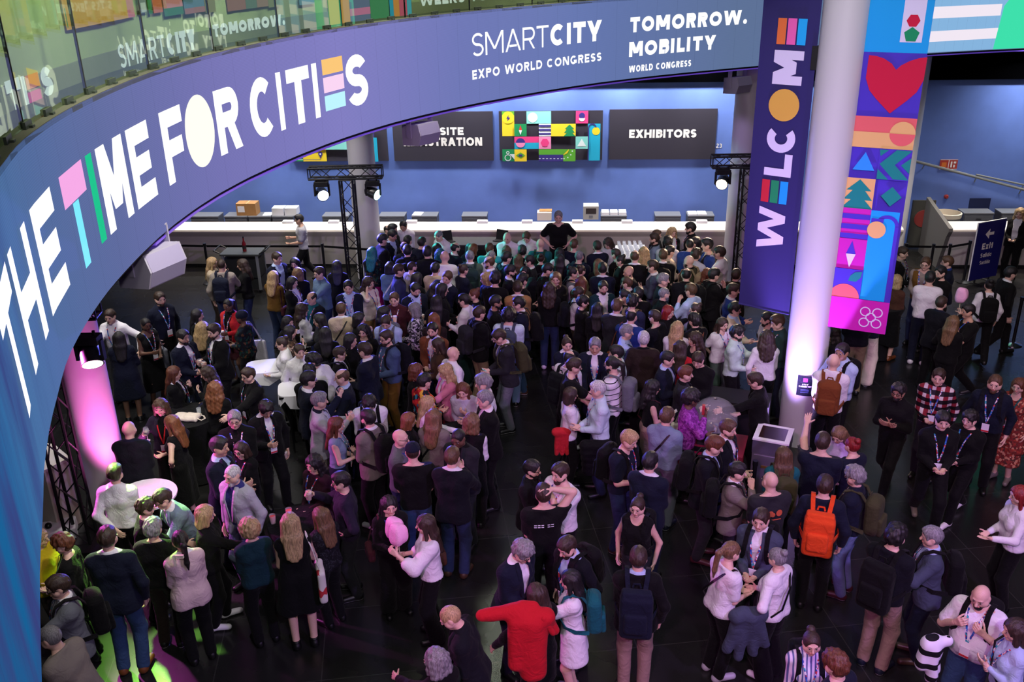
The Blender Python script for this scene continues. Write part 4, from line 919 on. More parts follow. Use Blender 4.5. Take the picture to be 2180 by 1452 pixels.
a.rect(X0, 6.06, X1, 9.3, sk); a.rect(.50, 6.195, .77, 9.0, wh); a.poly(ngon(.635, 6.468, .085, 6, 0), cloth('crimson', 'c4103c')); a.poly(ngon(.635, 6.29, .10, 5, 90), cloth('leafgreen', '0f8a5c'))
hp = [(.50, 5.262), (.70, 5.45), (.80, 5.56), (.865, 5.72), (.87, 6.015), (.77, 6.0), (.66, 5.96), (.56, 5.90), (.505, 5.84), (.44, 5.92), (.34, 5.98), (.24, 6.01), (.14, 6.02), (.135, 5.72), (.20, 5.56), (.30, 5.45)]; a.poly(hp, cloth('crimson', 'c4103c'))
a.rect(X0, 5.0, X1, 5.213, sal); a.rect(X0, 4.785, X1, 5.0, tn); a.disc(.70, 4.998, .165, tn, 0, 180); a.disc(.70, 4.998, .165, sal, 180, 360)
a.rect(XM, 4.352, X1, 4.785, vi); a.poly([(.26, 4.72), (.405, 4.465), (.112, 4.465)], cloth('skyblue', '2c8fe8'))
for q in ([(.46, 4.68), (.56, 4.77), (.44, 4.77)], [(.46, 4.57), (.66, 4.775), (.86, 4.775), (.66, 4.57), (.86, 4.37), (.66, 4.37)], [(.74, 4.57), (.86, 4.68), (.86, 4.46)], [(.445, 4.36), (.60, 4.36), (.445, 4.50)]): a.poly(q, tl)
a.rect(X0, 3.915, XM, 4.352, tn); a.poly(tree(.235, 3.915, .42, .42), tl); a.poly([(.672, 4.265), (.81, 4.125), (.672, 3.985), (.535, 4.125)], tl)
a.rect(X0, 3.465, XM, 3.915, mg)
for z in (3.76, 3.61, 3.47): a.rect(X0, z, XM, z + .075, vi)
a.rect(X0, 3.012, XM, 3.465, mg); a.poly([(.237, 3.435), (.305, 3.238), (.17, 3.238)], vi); a.poly([(.237, 3.03), (.305, 3.238), (.17, 3.238)], wh)
a.rect(XM, 2.567, .82, 3.912, sk); a.ring(.67, 3.70, .135, .05, vi, 0, 180); a.rect(.78, 2.567, .83, 3.70, vi); a.rect(.455, 3.745, .62, 3.80, vi); a.disc(.60 - .06, 3.635, .125, tn)
a.rect(X0, 2.567, XM, 3.012, vi); a.disc(.22, 2.567, .21, sal, 0, 180); a.poly([(.25, 2.83), (.27, 2.91), (.33, 2.97), (.43, 2.99), (.42, 2.90), (.36, 2.83)], tl)
a.rect(X0, 2.07, X1, 2.567, mg)
for du, dv in ((0, 0), (.085, .085), (-.085, .085), (.085, -.085), (-.085, -.085)): a.ring(.63 + du, 2.305 + dv, .066, .016, wh)
a.build('print', bn)
for sgn_, lab in ((-1, 'black clamp holding the WELCOME banner to the big column'), (1, 'black clamp holding the icon banner to the big column')):
    o = thing('banner_clamp', lab, 'clamp', (4.59 + sgn_ * .30, 13.42 - sgn_ * .16, 5.95), -.54); MB().box((0, 0, 0), (.045, .05, .16)).build('body', black, o); MB().tube((sgn_ * .02, 0, .12), (sgn_ * .12, 0, .12), .014).build('arm', black, o)

# ---------------------------------------------------------------- wall signs
def wallq(u, z, off=0.): return wallp(u + 1.588, z, off)
def wall_art(u0, z0, off=.06): return lambda u, v, L=0: wallq(u0 + u, z0 + v, off + .004 * L)
def sign_board(name, label, cat, u0, u1, z0, z1, colr):
    o = thing(name, label, cat); f = wall_art(u0, z0)
    MB().prism([(0, 0), (u1 - u0, 0), (u1 - u0, z1 - z0), (0, z1 - z0)], lambda u, v: wallq(u0 + u, z0 + v, .005), lambda u, v: wallq(u0 + u, z0 + v, .06)).build('board', colr, o); return o, Art(f)
sgn = simple('sign_dark', '2a2430', .75); cream = simple('sign_cream', 'efe7dc', .7)
o, a = sign_board('wall_sign', 'dark wall sign reading ON-SITE REGISTRATION in white capitals', 'sign', -4.55, -1.97, 2.24, 3.49, sgn)
a.text('ON-SITE', .62, 1.83, .66, .86, .052, cream, .1); a.text('REGISTRATION', .27, 2.30, .385, .60, .055, cream, .1); a.build('lettering', o)
o, a = sign_board('wall_sign', 'dark wall sign reading EXHIBITORS in white capitals', 'sign', .99, 3.67, 2.25, 3.51, sgn)
a.text('EXHIBITORS', .50, 2.19, .55, .76, .056, cream, .1); a.build('lettering', o)
def iconboard(label, u0, u1, z0, z1, full):
    o, a = sign_board('wall_picture', label, 'picture', u0, u1, z0, z1, sgn); c = (z1 - z0) / 4; Q = lambda k, col: simple('icon_' + k, col, .7)
    ye, gr, te, na, pk, cy, rs, lg = [Q(k, v) for k, v in (('yellow', 'f2cf25'), ('green', '0d8a4c'), ('mint', '86d3c4'), ('navy', '33257a'), ('pink', 'e8397c'), ('cyan', '10a6c4'), ('rose', 'f08ab4'), ('lime', '5aa82a'))]; we = Q('white', 'e4ece6'); rd = Q('red', 'd42a2a')
    R = lambda i, j, w, h, mt: a.rect(x0 + i * c, (4 - j - h) * c, x0 + (i + w) * c, (4 - j) * c, mt)
    X = lambda i: x0 + i * c
    x0 = .08 if full else .42
    if full:
        R(0, 0, 1, 2, ye); a.rect(X(0), 4 * c - .1, X(1), 4 * c, lg); a.disc(X(.5), 3.5 * c, c / 2, ye); a.poly([(X(.55), 3.72 * c), (X(.35), 3.42 * c), (X(.5), 3.42 * c), (X(.42), 3.2 * c), (X(.68), 3.5 * c), (X(.52), 3.5 * c)], na)
        R(2, 0, 2, 1, te); a.disc(X(2.5), 3.5 * c, c * .4, we); R(6, 0, 1, 1, pk); a.disc(X(6.5), 3.62 * c, c * .24, na); a.disc(X(6.5), 3.42 * c, c * .25, we, 180, 360)
        R(1, 1, 1, 1, gr); a.poly([(X(1.5), 2.9 * c), (X(1.63), 2.5 * c), (X(1.37), 2.5 * c)], rd); a.poly([(X(1.5), 2.1 * c), (X(1.63), 2.5 * c), (X(1.37), 2.5 * c)], we)
        R(3, 1, 1, 1, we)
        for k in range(3): a.rect(X(3), (2.12 + k * .33) * c, X(4), (2.26 + k * .33) * c, na)
        R(4, 1, 2, 1, ye); a.poly(tree(X(5.5), 2 * c, c * .95, c * .95), gr); R(7, 1, 1, 3, cy); a.disc(X(7.65), 2.4 * c, c * .32, ye); a.ring(X(7.35), 2.7 * c, c * .28, .03, na, 0, 180); a.rect(X(7.0), 0, X(7.08), 2.7 * c, na)
        R(1, 2, 2, .5, pk); R(1, 2.5, 2, .5, cy); a.disc(X(1.5), 1.5 * c, c * .38, na, 0, 180); a.disc(X(1.5), 1.5 * c, c * .38, rs, 180, 360); R(3, 2, 1, 1, rs); a.poly(ngon(X(3.5), 1.5 * c, c * .36, 6, 0), pk); R(6, 2, 1, 1, te); a.poly([(X(6.5), 1.82 * c), (X(6.87), 1.2 * c), (X(6.13), 1.2 * c)], we)
        R(0, 3, 1, 1, gr); a.ring(X(.45), .3 * c, c * .24, .02, we); a.ring(X(.45), .72 * c, c * .1, .02, we); a.poly([(X(.6), .6 * c), (X(1), .6 * c), (X(1), .15 * c)], we)
        R(1, 3, 1, 1, ye); a.poly([(X(1.5), .75 * c), (X(1.88), .5 * c), (X(1.5), .25 * c), (X(1.12), .5 * c)], lg); a.rect(X(1.35), .42 * c, X(1.65), .58 * c, na)
        R(3, 3, 2, .45, lg); R(3, 3.45, 2, .55, na); R(5, 3, 1, 1, lg); a.disc(X(5), c, c * .45, ye, 270, 360)
        for k in range(7): a.rect(X(3 + k * .3), .22 * c, X(3.15 + k * .3), .27 * c, we)
        for k in range(4): t_ = math.radians(-85 + k * 25); a.disc(X(5) + c * .75 * math.cos(t_), c + c * .75 * math.sin(t_), .018, we)
    else:
        x0 = u1 - u0 - 8 * c - .06
        R(0, 3, 1, 1, gr); a.disc(X(.5), .62 * c, c * .19, we); a.poly([(X(.35), .55 * c), (X(.65), .55 * c), (X(.5), .2 * c)], we); a.disc(X(.5), .62 * c, c * .08, rd); R(1, 3, 2, 1, ye); a.disc(X(2.5), .62 * c, c * .18, na); a.poly([(X(2.36), .55 * c), (X(2.64), .55 * c), (X(2.5), .2 * c)], na); a.disc(X(2.5), .62 * c, c * .07, we); a.rect(X(.5), .13 * c, X(1), .17 * c, we); a.rect(X(1), .13 * c, X(2.5), .17 * c, na)
        R(1, 2, 2, 1, rs); a.poly([(X(1.2), 1.2 * c), (X(1.8), 1.2 * c), (X(1.8), 1.8 * c)], na); R(3, 2, 1, 1, te); R(4, 2, 1.5, 1, te); R(5.5, 1, .7, 1, ye); R(5.5, 2, .7, 1, we); a.poly(ngon(X(5.7), 1.5 * c, c * .3, 6), te)
        for k in range(3): a.rect(X(5.5), (.12 + k * .33) * c, X(6.2), (.28 + k * .33) * c, lg if k != 1 else na)
        R(6.2, 1, 1, 1, na); a.poly([(X(6.7), 2.12 * c), (X(7.1), 2.5 * c), (X(7.1), 2.9 * c), (X(6.3), 2.9 * c), (X(6.3), 2.5 * c)], rd); R(6.2, 2, 1.2, 2, cy); a.rect(X(6.55), .35 * c, X(6.95), 1.2 * c, we); a.disc(X(6.75), 1.2 * c, c * .2, we, 0, 180); a.disc(X(6.75), .78 * c, c * .11, rd); a.poly(ngon(X(6.75), .5 * c, c * .15, 5), gr)
    a.build('artwork', o)
iconboard('colourful icon picture between the ON-SITE REGISTRATION and EXHIBITORS signs', -1.81, .82, 2.245, 3.49, True)
iconboard('colourful icon picture half hidden behind the curved screen and a column', -7.25, -4.71, 2.245, 3.49, False)
a = Art(wall_art(0, 0, .004)); a.text('23', 3.70, 3.84, 2.52, 2.635, .024, cream); tag(a.build('wall_number', None), 'small white number 23 on the blue wall beside the exhibitors sign', 'number')
o = thing('fire_sign', 'small red fire equipment sign on the blue wall above the handrail', 'sign'); f = wall_art(9.31, 1.95, .0); MB().prism([(0, 0), (.43, 0), (.43, .25), (0, .25)], lambda u, v: wallq(9.31 + u, 1.95 + v, .003), lambda u, v: wallq(9.31 + u, 1.95 + v, .02)).build('plate', simple('sign_red', 'b43a2c', .5), o)
a = Art(lambda u, v, L: wallq(9.31 + u, 1.95 + v, .021 + .001 * L)); a.rect(.0, .0, .43, .012, cream).rect(0, .238, .43, .25, cream).rect(.205, 0, .22, .25, cream).rect(.04, .06, .16, .18, simple('sign_orange', 'd8742a', .5)).rect(.26, .05, .30, .2, cream).rect(.33, .05, .37, .12, cream).rect(.33, .15, .39, .2, cream); a.build('pictogram', o)
o = thing('fire_alarm', 'small red alarm sounder on the blue wall near the exit sign', 'alarm'); MB().lathe([(.05, 0), (.06, .04), (.035, .09)], wallq(9.59, 1.25, .0), 16, R=rotx(math.pi / 2)).build('body', simple('alarm_red', '8a2a22', .4), o, True)
structure(MB().prism([(10.2, .35), (10.72, .35), (10.72, 1.2), (10.2, 1.2)], lambda u, v: wallq(u, v, .002), lambda u, v: wallq(u, v, .02)).build('door_1', simple('hatch_blue', '101d4a', .6)))
o = thing('handrail', 'pale metal stair handrail sloping down across the blue wall', 'handrail')
MB().tube(wallq(8.6, 2.2, .12), wallq(12.2, 1.25, .12), .035).build('rail', simple('rail_metal', '9a9a94', .4, .6), o); MB().tube(wallq(10.2, 1.84, .12), wallq(12.2, 1.40, .12), .022).build('upper_rail', M['rail_metal'], o)
for u in (8.9, 10.24, 11.4): MB().tube(wallq(u, 2.2 - (u - 8.6) * .264 + (.08 if u > 10 else 0), .12), wallq(u, 2.05 - (u - 8.6) * .264, .0), .015).build('bracket', M['rail_metal'], o)

# ---------------------------------------------------------------- reception counters
def cnt(u, d, z): return wallp(u, z, 1.92 + d)   # d metres in front of the counter foot
cm = simple('counter_white', 'd9d2c8', .35, coat=.2)
prof = [(-.02, 0), (0, .06), (.30, .86), (.40, .97), (.43, 1.02), (.42, 1.06), (.37, 1.09), (.25, 1.10), (-.16, 1.10), (-.16, 0)]
for lab, u0, u1 in (('long white reception counter with rounded front edge below the wall signs', -9.6, 9.42), ('shorter white reception counter behind the Exit sign', 10.55, 16.6)):
    o = thing('counter', lab, 'counter'); MB().prism(prof, lambda d, z: cnt(u0, d, z), lambda d, z: cnt(u1, d, z)).build('worktop', cm, o, True); MB().prism([(-.1, 0), (-.01, 0), (-.01, .05), (-.1, .05)], lambda d, z: cnt(u0, d + .03, z), lambda d, z: cnt(u1, d + .03, z)).build('plinth', black, o)
o = thing('counter_screen', 'grey slanted side panel at the end of the shorter counter', 'panel'); MB().prism([(.06, 0), (.36, .86), (.47, 1.02), (.46, 1.10), (-1.2, 1.42), (-1.2, 0)], lambda d, z: cnt(10.44, d, z), lambda d, z: cnt(10.53, d, z)).build('board', simple('panel_grey', '5c5a56', .6), o)
cabm = simple('cabinet_grey', '4c4e54', .5); cabt = simple('cabinet_top', '6b6d72', .45)
papr = simple('paper_white', 'e2e2e6', .7)
def cabinet(u0, u1, off, lab):
    o = thing('cabinet', lab, 'cabinet', wallp((u0 + u1) / 2, 0, off), WA, 'grey drawer cabinets along the blue wall'); hw = (u1 - u0) / 2 - .01
    MB().box((0, .21, .46), (hw, .20, .46)).build('body', cabm, o); MB().box((0, .21, .935), (hw + .008, .215, .015)).build('top', cabt, o)
    for k in range(2): d = MB().box((0, -.003, .70 - .40 * k), (hw - .015, .012, .18)).build('drawer', cabm, o); MB().box((0, -.02, .80 - .40 * k), (.06, .008, .012)).build('handle', simple('handle_dark', '1a1a1c', .4), d)
CB = [(-8.35, -7.6, 'far left grey cabinet emerging from behind the curved screen'), (-7.45, -6.83, 'grey cabinet carrying the brown cardboard box'), (-6.81, -6.2, 'grey cabinet with one loose paper between two others'), (-6.18, -5.6, 'grey cabinet carrying the two white boxes'), (-4.85, -4.15, 'grey cabinet behind the truss with the blue light'), (-3.36, -2.68, 'empty grey cabinet just right of the truss column'), (-2.5, -1.83, 'grey cabinet with one paper, left of the fridge'), (-1.2, -.54, 'empty grey cabinet above the black bar fridge'), (2.38, 3.05, 'grey cabinet carrying three stacks of white paper'), (3.76, 4.42, 'empty grey cabinet below the exhibitors sign corner'), (4.58, 5.26, 'grey cabinet with two white papers beside the far column'), (11.5, 12.25, 'grey cabinet beside the bin behind the Exit sign'), (12.42, 13.2, 'grey cabinet at the right edge near the person in black suit')]
for u0, u1, lab in CB: cabinet(u0, u1, .72 if u0 < 10 else .5, lab)
def loose(name, lab, cat, u, off, half, mat, z=.95, grp=None, rz=0):
    o = MB().box((0, 0, half[2]), half).build(name, mat, None); o.location = wallp(u, z, off); o.rotation_euler = (0, 0, WA + rz); return tag(o, lab, cat, grp)
o = thing('cardboard_box', 'brown cardboard box on a grey cabinet behind the counter', 'box', wallp(-6.85, .955, .50), WA); MB().box((0, 0, .16), (.26, .17, .16)).build('carton', simple('carton', 'a07444', .8, var=.1, bscale=6), o); MB().box((-.13, -.172, .17), (.09, .002, .08)).build('address_label', papr, o); MB().box((.02, -.0, .321), (.02, .17, .001)).build('tape', simple('tape', 'b99a66', .4), o)
for u, lab in ((-6.02, 'left one of two white cartons on a cabinet'), (-5.68, 'right one of two white cartons on a cabinet')): o = thing('carton', lab, 'box', wallp(u, .955, .5), WA); MB().box((0, 0, .09), (.155, .16, .09)).build('box', papr, o); MB().box((0, -.01, .185), (.16, .15, .006), .05).build('lid', papr, o)
loose('paper_sheet', 'loose white paper between the cardboard box and white cartons', 'paper', -6.34, .5, (.11, .15, .004), papr, rz=.1)
loose('paper_sheet', 'white paper on the cabinet left of the fridge', 'paper', -2.36, .5, (.12, .16, .006), papr, rz=-.1)
for k in range(3): loose('paper_stack', ('left', 'middle', 'right')[k] + ' white paper stack of three on a cabinet beside the printer', 'paper', 2.5 + k * .22, .5, (.095, .15, .035), papr)
for k in range(2): loose('paper_stack', ('left', 'right')[k] + ' paper stack on the cabinet beside the far column', 'paper', 4.72 + k * .24, .5, (.11, .16, .012), papr)
o = thing('printer', 'light grey badge printer standing on the counter ledge left of paper stacks', 'printer', wallp(2.12, .98, 1.0), WA); MB().box((0, 0, .17), (.19, .17, .17)).build('casing', simple('printer_grey', 'a8a8a4', .5), o); MB().box((0, -.172, .22), (.13, .003, .07)).build('paper_slot', simple('slot_dark', '2a2020', .4), o); MB().box((0, -.173, .08), (.05, .003, .03)).build('control_panel', simple('slot_grey', '70747c', .4), o)
o = thing('open_carton', 'open cardboard tray behind the counter next to the standing person in black', 'box', wallp(.95, .95, 1.0), WA); MB().box((0, 0, .10), (.18, .14, .10)).build('tray', simple('carton2', 'd8d0c4', .8), o); MB().box((.03, .06, .21), (.16, .1, .012)).build('flap', M['carton'], o)
for k, (u, lab) in enumerate(((-5.4, 'beside the cabinets with white cartons'), (-4.25, 'behind the truss'), (-2.3, 'right of the truss column'), (-.55, 'above the black bar fridge'), (.55, 'left of the standing person in black'), (1.78, 'left of the printer'), (2.98, 'below the paper stacks'), (4.78, 'beside the far column'))):
    o = thing('desk_riser', 'small white riser on the counter ' + lab, 'riser', cnt(u, -.06, 1.10), WA, 'white risers on the counter'); MB().box((0, 0, .03), (.13, .07, .03)).build('casing', papr, o); MB().box((0, 0, .064), (.115, .055, .004)).build('pad', papr, o)
o = thing('waste_bin', 'grey bin lined with a clear bag behind the shorter counter', 'bin', wallp(10.95, 0, .9), WA); mb = MB(); mb.lathe([(.24, 0), (.30, .98), (.31, 1.06)], (0, 0, 0), 20, cap=False); mb.build('drum', simple('bin_grey', '84857e', .6), o, True); MB().lathe([(.315, .98), (.325, 1.08), (.29, 1.09), (.26, .8)], (0, 0, 0), 20, cap=False).build('bag_liner', simple('liner', 'c9c3b0', .4), o, True); MB().lathe([(.27, .85), (.1, .9), (.0, .88)], (0, 0, 0), 16, cap=False).build('waste', simple('carton3', '9a7850', .8), o, True)
o = thing('display_panel', 'dark panel with a red disc leaning behind the side panel', 'panel', wallp(10.5, 0, .45), WA); MB().box((0, 0, .65), (.28, .03, .62)).build('board', simple('panel_dark', '3a3a36', .6), o); MB().lathe([(.22, 0), (.22, .01)], (0.02, -.031, .8), 24, R=rotx(math.pi / 2)).build('disc', simple('disc_red', '7c2a28', .6), o)
# exit sign
o = thing('exit_sign', 'freestanding dark blue sign with arrow reading Exit Salida Sortida', 'sign'); A = np.array((10.49, 20.40)); B = np.array((11.29, 20.75)); f = banner_frame(A, B, .02); W = float(np.linalg.norm(B - A)); MB().prism([(0, .10), (W, .10), (W, 1.47), (0, 1.47)], lambda u, v: f(u, v, -12), lambda u, v: f(u, v, 0)).build('panel', simple('exit_blue', '1c1a66', .45), o); MB().prism([(-.012, .10), (0, .10), (0, 1.485), (-.012, 1.485)], lambda u, v: f(u, v, -13), lambda u, v: f(u, v, 1)).build('edge', papr, o); MB().prism([(0, 1.47), (W, 1.47), (W, 1.485), (0, 1.485)], lambda u, v: f(u, v, -13), lambda u, v: f(u, v, 1)).build('edge', papr, o)
a = Art(f); a.poly([(.27, 1.18), (.40, 1.30), (.40, 1.215), (.54, 1.215), (.54, 1.145), (.40, 1.145), (.40, 1.06)], cream); a.text('Exit', .23, .57, .82, .97, .035, cream); a.text('Salida', .23, .57, .63, .73, .018, cream); a.text('Sortida', .24, .56, .46, .55, .014, cream); a.build('lettering', o)
for k in (.25, .75): c_ = A + (B - A) * k; MB().box((*c_, .06), (.015, .015, .06), math.atan2(.35, .80)).box((*c_, .008), (.03, .2, .008), math.atan2(.35, .80)).build('foot', black, o)

